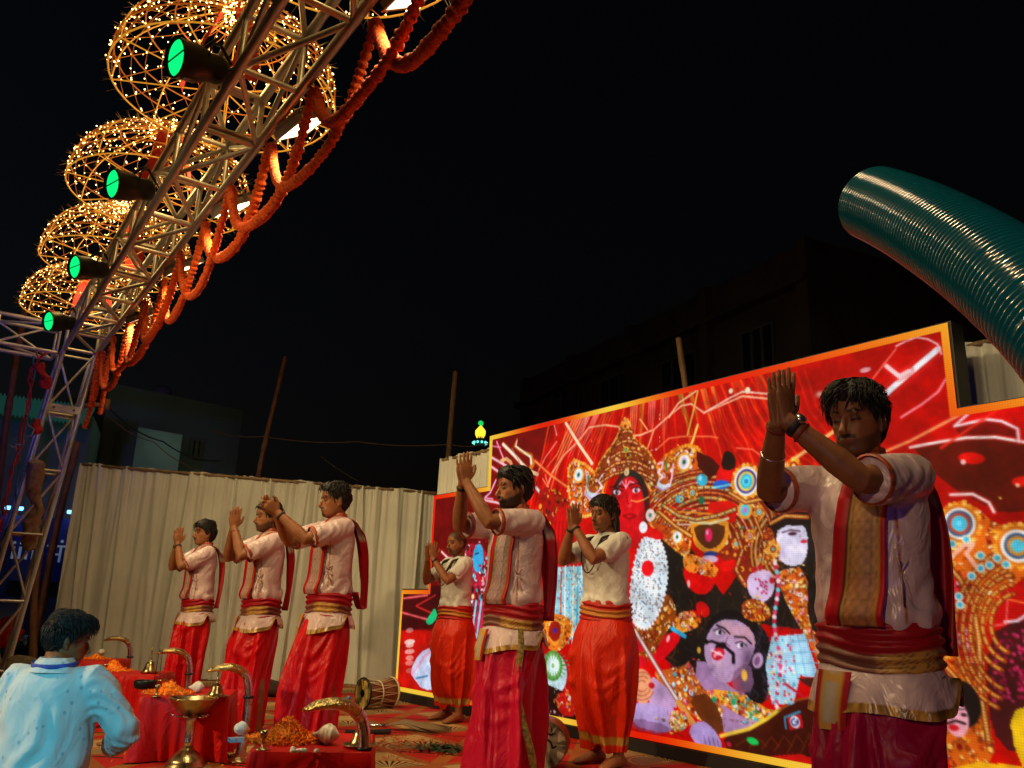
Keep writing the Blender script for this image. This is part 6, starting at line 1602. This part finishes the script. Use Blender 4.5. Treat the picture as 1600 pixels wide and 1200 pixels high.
        if kind == 'watch':
            nrm = np.array([0, sgn * .9, .3]); nrm -= dr * (nrm @ dr); nrm /= np.linalg.norm(nrm)
            MB().tube([c + nrm * r * .9, c + nrm * (r + .010)], .017, 16).build('watch_case', m_steelb, o)
    return root

def hairline(q, st):
    """> 0 where hair grows (metres above the hair line), head space"""
    x, y, z = q[:, 0], q[:, 1], q[:, 2]; ay = np.abs(y)
    front = st.get('front', .062); nape = st.get('nape', -.075); side = st.get('side', -.02)
    lim = np.interp(x, [-.11, -.06, -.022, -.018, .006, .030, .055, .075, .095], [nape, nape - .008, nape * .5 - .015, .012, side, .012, .034, front - .012, front])
    return z - lim

def hair(root, HC, HR, st, seed):
    off = st.get('off', .016)
    if off <= 0: return
    v, f = HEADV.copy(), HEADF
    c = np.array([-.008, 0, .0]); d = v - c; r = np.linalg.norm(d, axis=1); nrm = d / r[:, None]
    h = hairline(v, st); nz = fbm(v * 26 + seed, 3); st_n = fbm(np.stack([np.arctan2(v[:, 1], v[:, 0]) * 9, v[:, 2] * 12, 0 * r + seed], 1), 3)
    m = sstep(-.006, .016, h + .006 * st_n)
    top = sstep(.02, .11, v[:, 2])
    amt = off * (.55 + .55 * top) * (1 + .22 * nz + .20 * st_n)
    if 'quiff' in st: amt += st['quiff'] * sstep(.02, .08, v[:, 0]) * sstep(.03, .09, v[:, 2]) * (1 + .3 * st_n)
    if 'back' in st: amt += st['back'] * sstep(-.02, -.08, v[:, 0]) * sstep(.06, -.05, v[:, 2])
    amt = np.where(m > 0, -.006 + m * (amt + .006), -.006)
    v = v + nrm * amt[:, None]
    mb = MB(); mb.add(v @ HR.T + HC, f)
    rg = np.random.default_rng(seed + 90)
    # loose locks lying along the surface, a little proud of it
    cand = np.where((h > .004))[0]; nl = st.get('locks', 160); Ln = st.get('len', .035)
    for k in rg.choice(cand, nl):
        p = v[k]; n = nrm[k]
        tp = float(sstep(.03, .09, p[2])); flow = np.array([st.get('flow', .5), -.55 if p[1] < .03 else .5, -.1]) * tp + np.array([-.35, np.sign(p[1]) * .1, -1.0]) * (1 - tp) + rg.normal(size=3) * (.12 + .25 * st.get('mess', .15))
        flow -= n * (flow @ n); flow /= np.linalg.norm(flow) + 1e-9
        L_ = Ln * (.7 + .7 * rg.random()); ms = (p[2] > .06) * st.get('mess', .15); rp = np.linalg.norm(p - c)
        P = []
        for q_, lift in ((-.25, -.004), (.1, .0015), (.45, .0025 + .004 * ms), (.8, .0015 + .006 * ms), (1.1, -.002 + .006 * ms)):
            w_ = p + flow * L_ * q_ + np.array([0, 0, -.12 * L_ * max(0, q_) ** 2]); e = w_ - c; P.append(c + e / np.linalg.norm(e) * min(rp, np.linalg.norm(e)) + n * lift)
        P = [HC + HR @ x for x in P]
        mb.add(*tube(P, np.array([(.001, .002), (.0022, .0042), (.0022, .0045), (.0016, .0032), (.0004, .0006)]) * st.get('fine', 1.), 5, True, ref=HR @ n))
    if st.get('long'):
        for k in range(46):
            a = rg.uniform(-1.9, 1.9); s0 = np.array([-.085 * math.cos(a * .75), .082 * math.sin(a * .8), rg.uniform(-.05, .02)])
            P = [s0, s0 * (1.1, 1.08, 1) + (-.004, 0, -.04), s0 * (1.15, 1.12, 1) + (-.006, 0, -.08), s0 * (1.1, 1.05, 1) + (rg.normal() * .01, rg.normal() * .01, -st['long'] - .03 * rg.random())]
            P = np.array(P); P += .006 * np.sin(P[:, 2:3] * 90 + k) * (1, 1, 0)
            P = [HC + (rotm('Z', 0) @ HR) @ x for x in P]; mb.add(*tube(P, [.011, .012, .010, .003], 7))
    mb.build('hair', m_hair, root)

RED, CRIM, ORNG = np.array((.56, .003, .007)), np.array((.48, .003, .035)), np.array((.58, .020, .003))
GOLDC = np.array((.50, .27, .05))
def dress(root, outfit, elb, seed, stole, belly, sc, dh, ph):
    rg = np.random.default_rng(seed + 5)
    kurta = outfit == 'kurta'
    # shirt ------------------------------------------------------------
    parts = [loft(resample([(z, cx + belly * .3, cy, rx + belly * sstep(1.3, 1.1, z), ry) for z, cx, cy, rx, ry in TORSO], 60), 48)]
    cuffs = []
    for sg in (1, -1):
        S_, E_, W = elb[sg]; u = E_ - S_; Lu = np.linalg.norm(u); ud = u / Lu
        fr = .82 if kurta else .70; rs = (.076, .072) if kurta else (.070, .066)
        P = [np.array([0, sg * .10, 1.412]), S_ + ud * .0, S_ + ud * .07, S_ + u * .5, S_ + u * fr]
        parts.append(tube(P, [.066, .074, rs[0], rs[0], rs[1]], 20))
        cuffs.append((S_ + u * fr, ud, rs[1]))
    V, F = [], []; n = 0
    for v, f in parts: V.append(v); F += [tuple(i + n for i in q) for q in f]; n += len(v)
    me = remesh(np.concatenate(V), F, .0105, 4, .6)
    v = mverts(me); nr = mnorms(me); z = v[:, 2]
    th = np.arctan2(v[:, 1], v[:, 0])
    arm = sstep(.19, .25, np.abs(v[:, 1]) + .6 * np.maximum(0, v[:, 0] - .13))
    nz1 = fbm(np.stack([v[:, 0] * 5 + seed, v[:, 1] * 5, z * 5], 1), 2)
    fold = np.sin(th * 8 + 5 * nz1 + seed) * sstep(1.22, .99, z) * .007                                   # gathers over the sash
    fold += (1 - np.abs(fbm(np.stack([v[:, 0] * 7, v[:, 1] * 7 + z * 7, z * 4 + seed], 1), 2))) * .010 * sstep(1.42, 1.3, z)      # diagonal drags from the armpit
    fold += .004 * np.sin((z * 60 + 14 * np.abs(v[:, 1]) + 9 * nz1)) * sstep(1.14, 1.02, z) * sstep(.96, 1.02, z)
    fold += arm * .004 * np.sin((v[:, 0] + v[:, 1] * 1.3 + z * .6) * 80 + 7 * nz1)
    v = v + nr * (fold - .006)[:, None]
    blouse = .011 * np.exp(-((z - 1.012) / .05) ** 2) * (1 + .8 * nz1); ro = np.stack([np.cos(th), np.sin(th), 0 * th], 1); v = v + ro * (blouse * (1 - arm))[:, None]
    setverts(me, v)
    base = np.array((.60, .44, .44)) if kurta else np.array((.60, .585, .53))
    col = np.tile(base, (len(v), 1))
    if kurta:   # embroidered strip down the side seam and red collar edge
        s = sstep(.016, .011, np.abs(th - 1.05)) * (z > .95) * (1 - arm) * (z < 1.36); col = col * (1 - s[:, None]) + (GOLDC * .8 * (1 + .8 * np.sin(z * 260))[:, None] * .5 + .3 * RED) * s[:, None]
        s = sstep(1.475, 1.485, z); col = col * (1 - s[:, None]) + RED * s[:, None]
    setcol(me, col)
    shirt = from_mesh('kurta' if kurta else 't_shirt', me, m_satin if kurta else m_cotton, root)
    if kurta:
        for c, d, r in cuffs:
            MB().add(*tube([c - d * .012, c - d * .004, c + d * .006, c + d * .010], [r * .98, r * 1.015, r * 1.01, r * .93], 24, False)).build('cuff_trim', m_piping, shirt)
        c0 = loft([(1.478, -.012, 0, .066, .072), (1.495, -.012, 0, .063, .066), (1.515, -.012, 0, .062, .063), (1.517, -.012, 0, .058, .058)], 28, None, False)
        MB().add(*c0).build('collar', m_piping, shirt)
        # little tie bow on the left side
        mb = MB(); b = np.array([.088, .150, 1.13])
        for a in (.9, 2.2, -.6, -1.2, -1.9):
            L_ = .06 if a > 0 else .085; t = np.array([-.35 * math.cos(a), .25, math.sin(a)]); e = np.array([-math.cos(a), .0, math.sin(a)])
            mb.tube([b, b + e * L_ * .5 + (.012, .012, 0), b + e * L_ + (0, .012, -.01)], [.003, .0045, .003], 5)
        mb.build('tie_bow', mat('tie_cloth', (.6, .42, .40), .5), shirt)
        # shirt tail below the sash, slit at both sides
        rings = resample([(.865, 0, 0, .140, .192), (.825, 0, 0, .160, .210), (.785, .004, 0, .172, .222), (.755, .006, 0, .178, .226)], 18)
        seg = 96
        slit = lambda T: np.exp(-((np.abs(np.angle(np.exp(1j * (T - 1.75)))) / .10) ** 2)) + np.exp(-((np.abs(np.angle(np.exp(1j * (T + 1.75)))) / .10) ** 2))
        v, f = loft(rings, seg, lambda T, Z: (.006 * np.sin(T * 7 + seed) + .004 * np.sin(T * 15 + Z * 20)) * sstep(.86, .77, Z), False)
        T = np.arctan2(v[:, 1], v[:, 0]); w = sstep(.865, .755, v[:, 2]); sl = slit(T)
        v[:, 2] += w * (.075 * sl + .012 * np.sin(T * 3 + seed) + .02 * np.cos(T) * (-1))
        v = v + np.stack([np.cos(T), np.sin(T), 0 * T], 1) * (.012 * w * sl)[:, None]
        col = np.tile(base, (len(v), 1)); s = np.clip(sstep(.86, .90, w) + sstep(.35, .55, sl) * sstep(.15, .3, w), 0, 1)
        col = col * (1 - s[:, None]) + GOLDC * (.75 + .5 * np.sin(T * 120))[:, None].clip(.2, 1.2) * s[:, None]
        mesh('shirt_tail', v, f, m_satin, root, True, col)
    # dhoti --------------------------------------------------------------
    hem = dh.get('hem', .055); dc = np.array(dh.get('col', RED if kurta else ORNG)); tap = dh.get('taper', 0); wid = dh.get('wide', 0)
    if kurta: rg_ = [(.925, 0, 0, .112, .155), (.88, 0, 0, .134, .178), (.80, .010, 0, .152, .198), (.68, .022, 0, .168, .208), (.50, .040, 0, .172, .206 + wid * .3), (.32, .055, 0, .178, .208 + wid * .7), (.15, .064, 0, .188, .212 + wid), (hem, .070, 0, .194, .215 + wid)]
    else: rg_ = [(.955, 0, 0, .126, .172), (.90, 0, 0, .150, .205), (.80, .006, 0, .188, .246), (.66, .012, 0, .204, .262), (.50, .012, 0, .202, .256), (.36, .006, 0, .186, .234), (.24, -.004, 0, .150, .196), (hem + .06, -.010, 0, .122, .168), (hem, -.012, 0, .112, .158)]
    rings = resample(rg_, 74); seg = 150
    ph0 = seed * 1.3
    rf = np.random.default_rng(seed + 31)
    big = [(rf.uniform(-PI, PI), rf.uniform(-.5, .5), rf.uniform(.07, .17), rf.uniform(.026, .056)) for _ in range(13)]
    swag = [(sd * rf.uniform(.75, 1.25), rf.uniform(.38, .80), rf.uniform(.16, .34), rf.uniform(.018, .034), rf.uniform(.009, .019)) for sd in (1, -1) for _ in range(5)]
    wr = lambda a: np.angle(np.exp(1j * a))
    def drape(T, Z):
        t = sstep(.98, .30, Z); fd = sstep(.86, .66, Z); nz = fbm(np.stack([np.cos(T).ravel() * 1.4 + seed, np.sin(T).ravel() * 1.4, Z.ravel() * 1.6], 1), 2).reshape(T.shape)
        d = .012 * nz * (.3 + t)
        for a, dr, w, am in big:
            d += am * (.15 + .85 * t) * (np.exp(-(wr(T - a - dr * (1 - Z) - .10 * nz) / w) ** 2) - .08)
        for k in range(9):                                  # pleats gathered at the waist in front, fanning out below
            a = (k - 4) * (.040 + .105 * t) + .06 + .05 * nz
            d += (.012 + .018 * t) * np.exp(-(wr(T - a) / (.020 + .034 * t)) ** 2) * (.6 + .4 * math.sin(k * 2.4 + seed))
        for c, z0, k, w, am in swag:                        # cloth slung across each thigh
            a = wr(T - c); d += am * np.exp(-(a / .62) ** 2) * np.exp(-((Z - z0 - k * (a + .25 * np.sign(c)) ** 2 - .02 * nz) / w) ** 2)
        d *= fd
        d -= .016 * np.exp(-(wr(T - .1) / .20) ** 2) * sstep(.50, .10, Z) * (1 if kurta else .5)
        d -= .014 * np.exp(-(wr(T - PI) / .25) ** 2) * sstep(.6, .12, Z) * (1 if kurta else .6)
        return d
    v, f = loft(rings, seg, drape, False)
    T = np.arctan2(v[:, 1], v[:, 0]); z = v[:, 2]
    v[:, 2] += sstep(.25, hem, z) * (.018 * np.sin(T * 2 + ph0) + .012 * np.sin(T * 5 + seed))
    v[:, 0] += dh.get('step', 0) * sstep(.9, .0, z) * np.sin(T)
    col = np.tile(dc, (len(v), 1)) * (1 + .10 * fbm(v * 6 + seed, 2))[:, None]
    if not kurta or dh.get('border'):
        s = sstep(hem + .085, hem + .075, z) * sstep(hem + .028, hem + .036, z); s = np.clip(s, 0, 1); col = col * (1 - s[:, None]) + GOLDC * .9 * s[:, None]
    mesh('dhoti', v, f, m_dhoti, root, True, col)
    if kurta and dh.get('edge'):      # brocade selvedge running down the left thigh
        zz = np.linspace(.86, hem + .02, 30); mb = MB(); P = []
        for k, z_ in enumerate(zz):
            r = np.array(rg_); o = np.argsort(r[:, 0]); rx, ry = np.interp(z_, r[o, 0], r[o, 3]), np.interp(z_, r[o, 0], r[o, 4])
            a0 = .95 + .45 * (.9 - z_) + .09 * math.sin(z_ * 9)
            for w_ in (-.075, -.025, .03, .08): a = a0 + w_; q = .034 + .014 * math.sin(z_ * 18 + a * 6); P.append(((rx + q) * math.cos(a), (ry + q) * math.sin(a), z_))
        mb.add(P, [(4 * i + j, 4 * i + j + 1, 4 * i + 5 + j, 4 * i + 4 + j) for i in range(29) for j in range(3)]); mb.build('brocade_edge', mat('green_brocade', (.30, .22, .06), .45, .3, vary=(60, .7), bump=(120, .6, .004)), root)
    # sash ------------------------------------------------------------------
    zc = .905 if kurta else .955; hs = .086 if kurta else .070
    rings = [(zc - hs + 2 * hs * k / 32, 0, 0, (.142 if kurta else .152) + belly * .4, .196 if kurta else .206) for k in range(33)]
    def ridges(T, Z):
        nz = fbm(np.stack([np.cos(T).ravel() * 2, np.sin(T).ravel() * 2, Z.ravel() * 5 + seed], 1), 2).reshape(T.shape)
        e = sstep(hs, hs - .018, np.abs(Z - zc)); return -.016 * (1 - e) + .006 * np.sin((Z + .012 * np.sin(T * 2 + seed) + .006 * nz) * 190) + .003 * nz
    v, f = loft(rings, 110, ridges, False)
    T = np.arctan2(v[:, 1], v[:, 0]); zz = v[:, 2] - zc + .014 * np.sin(T * 2 + seed)
    if kurta:
        col = np.tile(np.array((.34, .006, .016)), (len(v), 1)); s = sstep(.012, .004, zz) * sstep(-.060, -.052, zz); col = col * (1 - s[:, None]) + np.array((.19, .07, .05)) * s[:, None]
        g = s * sstep(.55, .40, np.abs(np.angle(np.exp(1j * (T - 1.0))))) * (np.sin(T * 60) * np.sin(zz * 400) > -.3); col = col * (1 - g[:, None]) + GOLDC * g[:, None]
    else:
        col = np.tile(np.array((.40, .012, .006)), (len(v), 1)); s = sstep(.022, .014, zz) * sstep(-.030, -.022, zz); col = col * (1 - s[:, None]) + np.array((.46, .17, .03)) * s[:, None]
    mesh('waist_sash', v, f, m_sash, root, True, col)
    if kurta:       # folded brocade end tucked into the sash in front
        P, C_ = [], []
        for k, z_ in enumerate(np.linspace(.850, .690, 14)):
            for j, w_ in enumerate(np.linspace(-.058, .058, 9)):
                y = -.055 + w_ * 1.15 - .10 * (.850 - z_); x = .152 * math.sqrt(1 - (y / .21) ** 2) + .012 + .11 * (.850 - z_) + .012 * math.sin((.85 - z_) * 16) + .003 * math.sin(w_ * 160); P.append((x, y, z_ + .08 * w_ * (.850 - z_) * 5))
                e = abs(w_) > .035; b_ = k > 11 or k in (1, 2); C_.append(np.array((.33, .01, .015)) if e else (GOLDC if b_ or abs(w_) > .024 else np.array((.42, .36, .28))))
        mesh('sash_end', P, [(9 * i + j, 9 * i + j + 1, 9 * i + 10 + j, 9 * i + 9 + j) for i in range(13) for j in range(8)], m_sash, root, True, np.array(C_))
        if stole: make_stole(root, seed, ph, belly)
    else:
        # bead strings and a dark cloth round the neck
        for k, (zb, r, wd) in enumerate(((1.20, .0045, .085), (1.30, .0105, .075))):
            th = np.linspace(0, 2 * PI, 60); P = []
            for a in th:
                u = .5 + .5 * math.cos(a); z_ = 1.475 - (1.475 - zb) * u ** 1.3; y = wd * math.sin(a) * (1 + .25 * (1 - u)); cx, rx, ry = torso_r(z_)
                x = cx + (rx + .034) * math.sqrt(max(0, 1 - (y / (ry + .03)) ** 2)) if u > .28 else cx + (rx + .02) * (u - .14) / .14 * .6 - (.03 if u < .14 else 0); P.append((x, y, z_))
            P = np.array(P)
            for _ in range(3): P[1:-1] = .5 * P[1:-1] + .25 * (P[2:] + P[:-2])
            v, f = tube(P, r * (1 + .35 * np.sin(np.arange(60) * PI)), 8, False); mesh('bead_necklace' if k == 0 else 'neck_cloth', v, f, m_mala, root)

STOLE_C = {7: (.34, .17, .06), 3: (.36, .24, .22), 5: (.36, .26, .25)}
def make_stole(root, seed, ph, belly):
    P, C_ = [], []; nt = 25
    rows = []
    def surf(y, z, side, off):
        cx, rx, ry = torso_r(z); rx = rx + belly * sstep(1.3, 1.1, z) + .018 * np.exp(-((z - 1.012) / .05) ** 2)
        return cx + side * (rx + off) * math.sqrt(max(.02, 1 - (y / (ry + off)) ** 2))
    for z in np.linspace(.975, 1.40, 64):                      # down the front, tucked into the sash
        t = (z - .975) / .425; yc, w = .015 + .060 * t, .190 - .045 * t
        rows.append([(surf(yc + s * w / 2, z, 1, .020 + .004 * math.sin(s * 7 + seed)), yc + s * w / 2, z) for s in np.linspace(-1, 1, nt)])
    for a in np.linspace(.15, PI - .15, 10):                   # over the shoulder beside the neck
        q = a / PI; yc, w = .078 + .012 * q, .145 - .02 * math.sin(a)
        rows.append([(.100 * math.cos(a) - .008, yc + s * w / 2, 1.425 + .062 * math.sin(a) - .30 * max(0, abs(yc + s * w / 2) - .06) ** 1.2 + .008) for s in np.linspace(-1, 1, nt)])
    for k, z in enumerate(np.linspace(1.38, .90, 18)):         # hanging free behind
        t = k / 17.; yc, w = .095 + .02 * t, .125 + .02 * math.sin(t * 5)
        rows.append([(surf(yc, max(z, 1.12), -1, .025) - .035 * math.sin(t * 2.6) - .018 * s * s - ph * .05 * t + .012 * math.sin(s * 6 + t * 3), yc + s * w / 2, z) for s in np.linspace(-1, 1, nt)])
    if ph:                                                    # looped back up to the belt
        for k in range(8):
            t = (k + 1) / 8.; rows.append([(rows[91][j][0] * (1 - t) + (-.13) * t + .0, .115 + s * .05, .90 - .05 * math.sin(t * PI) + .10 * t) for j, s in enumerate(np.linspace(-1, 1, nt))])
    for i, r in enumerate(rows):
        for j, p in enumerate(r):
            P.append(p); sj = np.linspace(-1, 1, nt)[j]; s = abs(sj)
            if i > 75: c = np.array((.30, .003, .010)) if s < .99 else np.array((.25, .03, .02))
            else: c = np.array((.42, .004, .010)) if (sj < -.42 or sj > .80) else (np.array((.05, .01, .01)) if sj < -.34 else (GOLDC * .8 if (sj < -.25 or sj > .68) else np.array(STOLE_C.get(seed, (.40, .28, .22))) * (1 + .30 * (math.sin(i * 1.1) * math.sin(j * 1.6) > .1) - .25 * (i % 11 == 0) - .35 * (j in (9, 18))) * (np.array((1., .85, .9)) if i < 22 else 1.)))
            C_.append(c)
    f = [(nt * i + j, nt * i + j + 1, nt * i + nt + j + 1, nt * i + nt + j) for i in range(len(rows) - 1) for j in range(nt - 1)]
    o = mesh('stole', P, f, m_sash, root, True, np.array(C_))
    md = o.modifiers.new('s', 'SOLIDIFY'); md.thickness = .004
# ---- the cast: all face the audience (-X)
BACK = PI
SK1, SK2, SK3, SK4 = (.245, .090, .036), (.28, .108, .043), (.235, .090, .037), (.26, .125, .062)
def place(px, Y, z=1.7):
    p = at_y(px[0], px[1], Y); return p
person('person', 'man in satin kurta at far left, longish hair, hands joined before his face', (2.50, 8.46, 0), BACK, 1.735, 'kurta', dict(front=.058, nape=-.105, side=-.03, off=.016, back=.012, len=.04, flow=.5), dict(mous=.9), SK2,
       palm=(.265, 1.545), tilt=.05, head=(.10, .02), seed=1, vox=.0062, extras=(('band', 1, .035), ('band', -1, .03), ('bangle', -1, .05)))
person('person', 'man in satin kurta whose face is hidden by the neighbour\'s clasped hands', (2.45, 6.62, 0), BACK, 1.765, 'kurta', dict(front=.064, nape=-.07, off=.014), dict(beard=.7, mous=.8), SK2,
       palm=(.285, 1.56), tilt=.0, head=(-.05, .03), seed=2, vox=.0058, extras=(('bangle', 1, .04),))
person('person', 'tall man in satin kurta swinging clasped hands forward, red stole loop behind', (2.60, 5.70, 0), BACK, 1.845, 'kurta', dict(front=.072, nape=-.07, side=-.005, off=.013, quiff=.012, mess=.5, locks=300), dict(goatee=.85, mous=.6), SK2,
       palm=(.47, 1.515), tilt=.95, head=(-.10, .06), seed=3, vox=.0056, ph=1, curl=.55, extras=(('band', 1, .03),))
person('person', 'shaven headed man in white T-shirt and orange dhoti, partly behind the bearded performer', (4.36, 6.76, 0), BACK, 1.70, 'tee', dict(front=.07, nape=-.05, off=0), dict(beard=.55, mous=.5), SK1,
       palm=(.31, 1.50), tilt=.05, apart=.035, head=(.05, .05), seed=4, vox=.0060, dh=dict(hem=.13, border=1), extras=(('band', 1, .03),))
person('person', 'bearded man in satin kurta at centre, joined hands raised above his head', (2.875, 3.86, 0), BACK, 1.785, 'kurta', dict(front=.062, nape=-.07, side=-.01, off=.015, quiff=.006, len=.045, flow=-.3), dict(beard=.92, mous=.95), SK2,
       palm=(.36, 1.665), tilt=.08, head=(-.22, .03), seed=5, vox=.0052, dh=dict(col=CRIM, edge=1, wide=.06), extras=(('band', -1, .035),))
person('person', 'long haired man in white T-shirt and orange dhoti praying before the LED wall', (4.13, 4.46, 0), BACK, 1.80, 'tee', dict(front=.055, nape=-.11, side=-.04, off=.016, back=.014, long=.12, len=.05), dict(mous=.25, beard=.2, tilak=1), SK1,
       palm=(.30, 1.555), tilt=.04, head=(.06, .05), seed=6, vox=.0052, dh=dict(hem=.11), extras=(('band', -1, .02), ('band', 1, .02)))
person('person', 'largest performer at right in satin kurta and gold bordered stole, hands raised high', (2.41, 1.42, 0), BACK, 1.715, 'kurta', dict(front=.064, nape=-.06, side=.004, off=.016, quiff=.014, mess=.35, locks=1500, len=.032, flow=.7, fine=.55), dict(mous=.95, beard=.6), SK3,
       palm=(.41, 1.60), tilt=-.06, head=(.10, .10), seed=7, vox=.0042, pole=.75, dh=dict(col=(.32, .003, .04)), extras=(('watch', 1, .03), ('thread', 1, .055), ('thread', -1, .02), ('bangle', -1, .12)))
# ================================================================== bystander off stage
def dress_shirt(root, elb, seed):
    parts = [loft(resample([(1.490, -.018, 0, .070, .074), (1.470, -.018, 0, .080, .10), (1.45, -.016, 0, .094, .135), (1.42, -.012, 0, .112, .170), (1.38, -.008, 0, .128, .196), (1.30, 0, 0, .142, .206), (1.15, .004, 0, .150, .205), (1.0, .004, 0, .152, .206), (.86, 0, 0, .156, .21), (.80, 0, 0, .155, .21)], 60), 48)]
    ends = []
    for sg in (1, -1):
        S_, E_, W = elb[sg]; u, w = E_ - S_, W - E_
        parts.append(tube([np.array([0, sg * .10, 1.405]), S_, S_ + u * .25, S_ + u * .6, S_ + u * .92, E_ + w * .06, E_ + w * .3, E_ + w * .6, E_ + w * .88], [.07, .083, .080, .074, .070, .068, .064, .058, .050], 20)); ends.append((E_ + w * .86, w / np.linalg.norm(w)))
    V, F = [], []; n = 0
    for v, f in parts: V.append(v); F += [tuple(i + n for i in q) for q in f]; n += len(v)
    me = remesh(np.concatenate(V), F, .0085, 4, .6); v = mverts(me); nr = mnorms(me); z = v[:, 2]
    nz = fbm(v * 5 + seed, 2); arm = sstep(.17, .22, np.abs(v[:, 1]) + .7 * np.maximum(0, v[:, 0] - .12))
    th = np.arctan2(v[:, 1], v[:, 0]); fold = .008 * np.sin(th * 7 + 3 * nz) * sstep(1.42, 1.2, z) * (1 - arm) + .007 * (1 - np.abs(fbm(np.stack([v[:, 0] * 9 + z * 5, v[:, 1] * 9, z * 6], 1), 2)))
    fold += arm * (.004 * np.sin((v[:, 0] * .9 + z * 1.2 + v[:, 1] * .4) * 60 + 10 * nz) + .010 * nz)
    setverts(me, v + nr * (fold - .006)[:, None])
    shirt = from_mesh('shirt', me, m_print, root)
    rr = [(1.465, -.020, 0, .078, .090), (1.490, -.020, 0, .070, .076), (1.512, -.018, 0, .066, .068), (1.514, -.018, 0, .069, .071), (1.490, -.022, 0, .080, .088), (1.452, -.026, 0, .098, .115)]
    MB().add(*loft(rr, 40, lambda T, Z: .003 * np.sin(T * 5), False)).build('collar', m_print, shirt)
    for c, d in ends: MB().add(*tube([c - d * .02, c, c + d * .04, c + d * .045], [.049, .051, .049, .044], 20, False)).build('cuff', m_print, shirt)
    MB().add(*loft(resample([(.90, 0, 0, .13, .175), (.80, 0, 0, .14, .19), (.45, 0, 0, .12, .19), (.10, -.01, 0, .10, .18)], 20), 30)).build('trousers', mat('dark_trousers', (.02, .02, .03), .8), root)
    th = np.linspace(PI * .42, PI * 1.58, 30); P = [(-.024 + .088 * math.cos(a), .098 * math.sin(a), 1.488 - .012 * math.cos(a - PI)) for a in th]
    L_ = MB(); L_.add(*tube(P, [(.011, .0025)] * 30, 8, True, ref=(0, 0, 1))); o = L_.build('lanyard', mat('lanyard_blue', (.05, .07, .35), .6, vary=(45, .5)), root)
m_print = mat('printed_shirt', (.62, .64, .62), .75, spec=.25, crease=(7, .4, .04))
_n = m_print.node_tree; _v = _n.nodes.new('ShaderNodeTexVoronoi'); _v.inputs['Scale'].default_value = 24; _v.inputs['Randomness'].default_value = .75
_mp = _n.nodes.new('ShaderNodeMapping'); _mp.inputs['Scale'].default_value = (1, 1, .8); _n.links.new(_n.nodes['Texture Coordinate'].outputs['Object'], _mp.inputs[0]); _n.links.new(_mp.outputs[0], _v.inputs['Vector'])
_l = _n.nodes.new('ShaderNodeMath'); _l.operation = 'LESS_THAN'; _l.inputs[1].default_value = .17; _n.links.new(_v.outputs['Distance'], _l.inputs[0])
_x = _n.nodes.new('ShaderNodeMix'); _x.data_type = 'RGBA'; _x.inputs[6].default_value = (.62, .64, .62, 1); _x.inputs[7].default_value = (.40, .43, .46, 1); _n.links.new(_l.outputs[0], _x.inputs[0]); _n.links.new(_x.outputs[2], _n.nodes['Principled BSDF'].inputs['Base Color'])
_dress = dress
def dress(root, outfit, elb, seed, *a):
    if outfit == 'shirt': dress_shirt(root, elb, seed)
    else: _dress(root, outfit, elb, seed, *a)
hp_ = at_depth(106, 1005, 3.5)
person('person', 'bystander in pale printed shirt and blue lanyard, seen from behind at lower left', (hp_[0] - .03, hp_[1] - .03, GZ), .95, 1.535, 'shirt', dict(front=.055, nape=-.05, side=-.01, off=.014, quiff=.014, len=.030, fine=.55, locks=1400, flow=1.0, mess=.5), dict(), SK1,
       arms={-1: ((.25, -.20, 1.10), (.9, .35, -.05), (0, .2, -1), (-.25, -1.1, -.8), .5), 1: ((.27, .12, 1.08), (.9, -.3, -.05), (0, -.2, -1), (-.3, .5, -1), .5)}, head=(-.95, .16), headoff=(.030, -.012), seed=9, vox=.0048, group='onlookers off the stage')
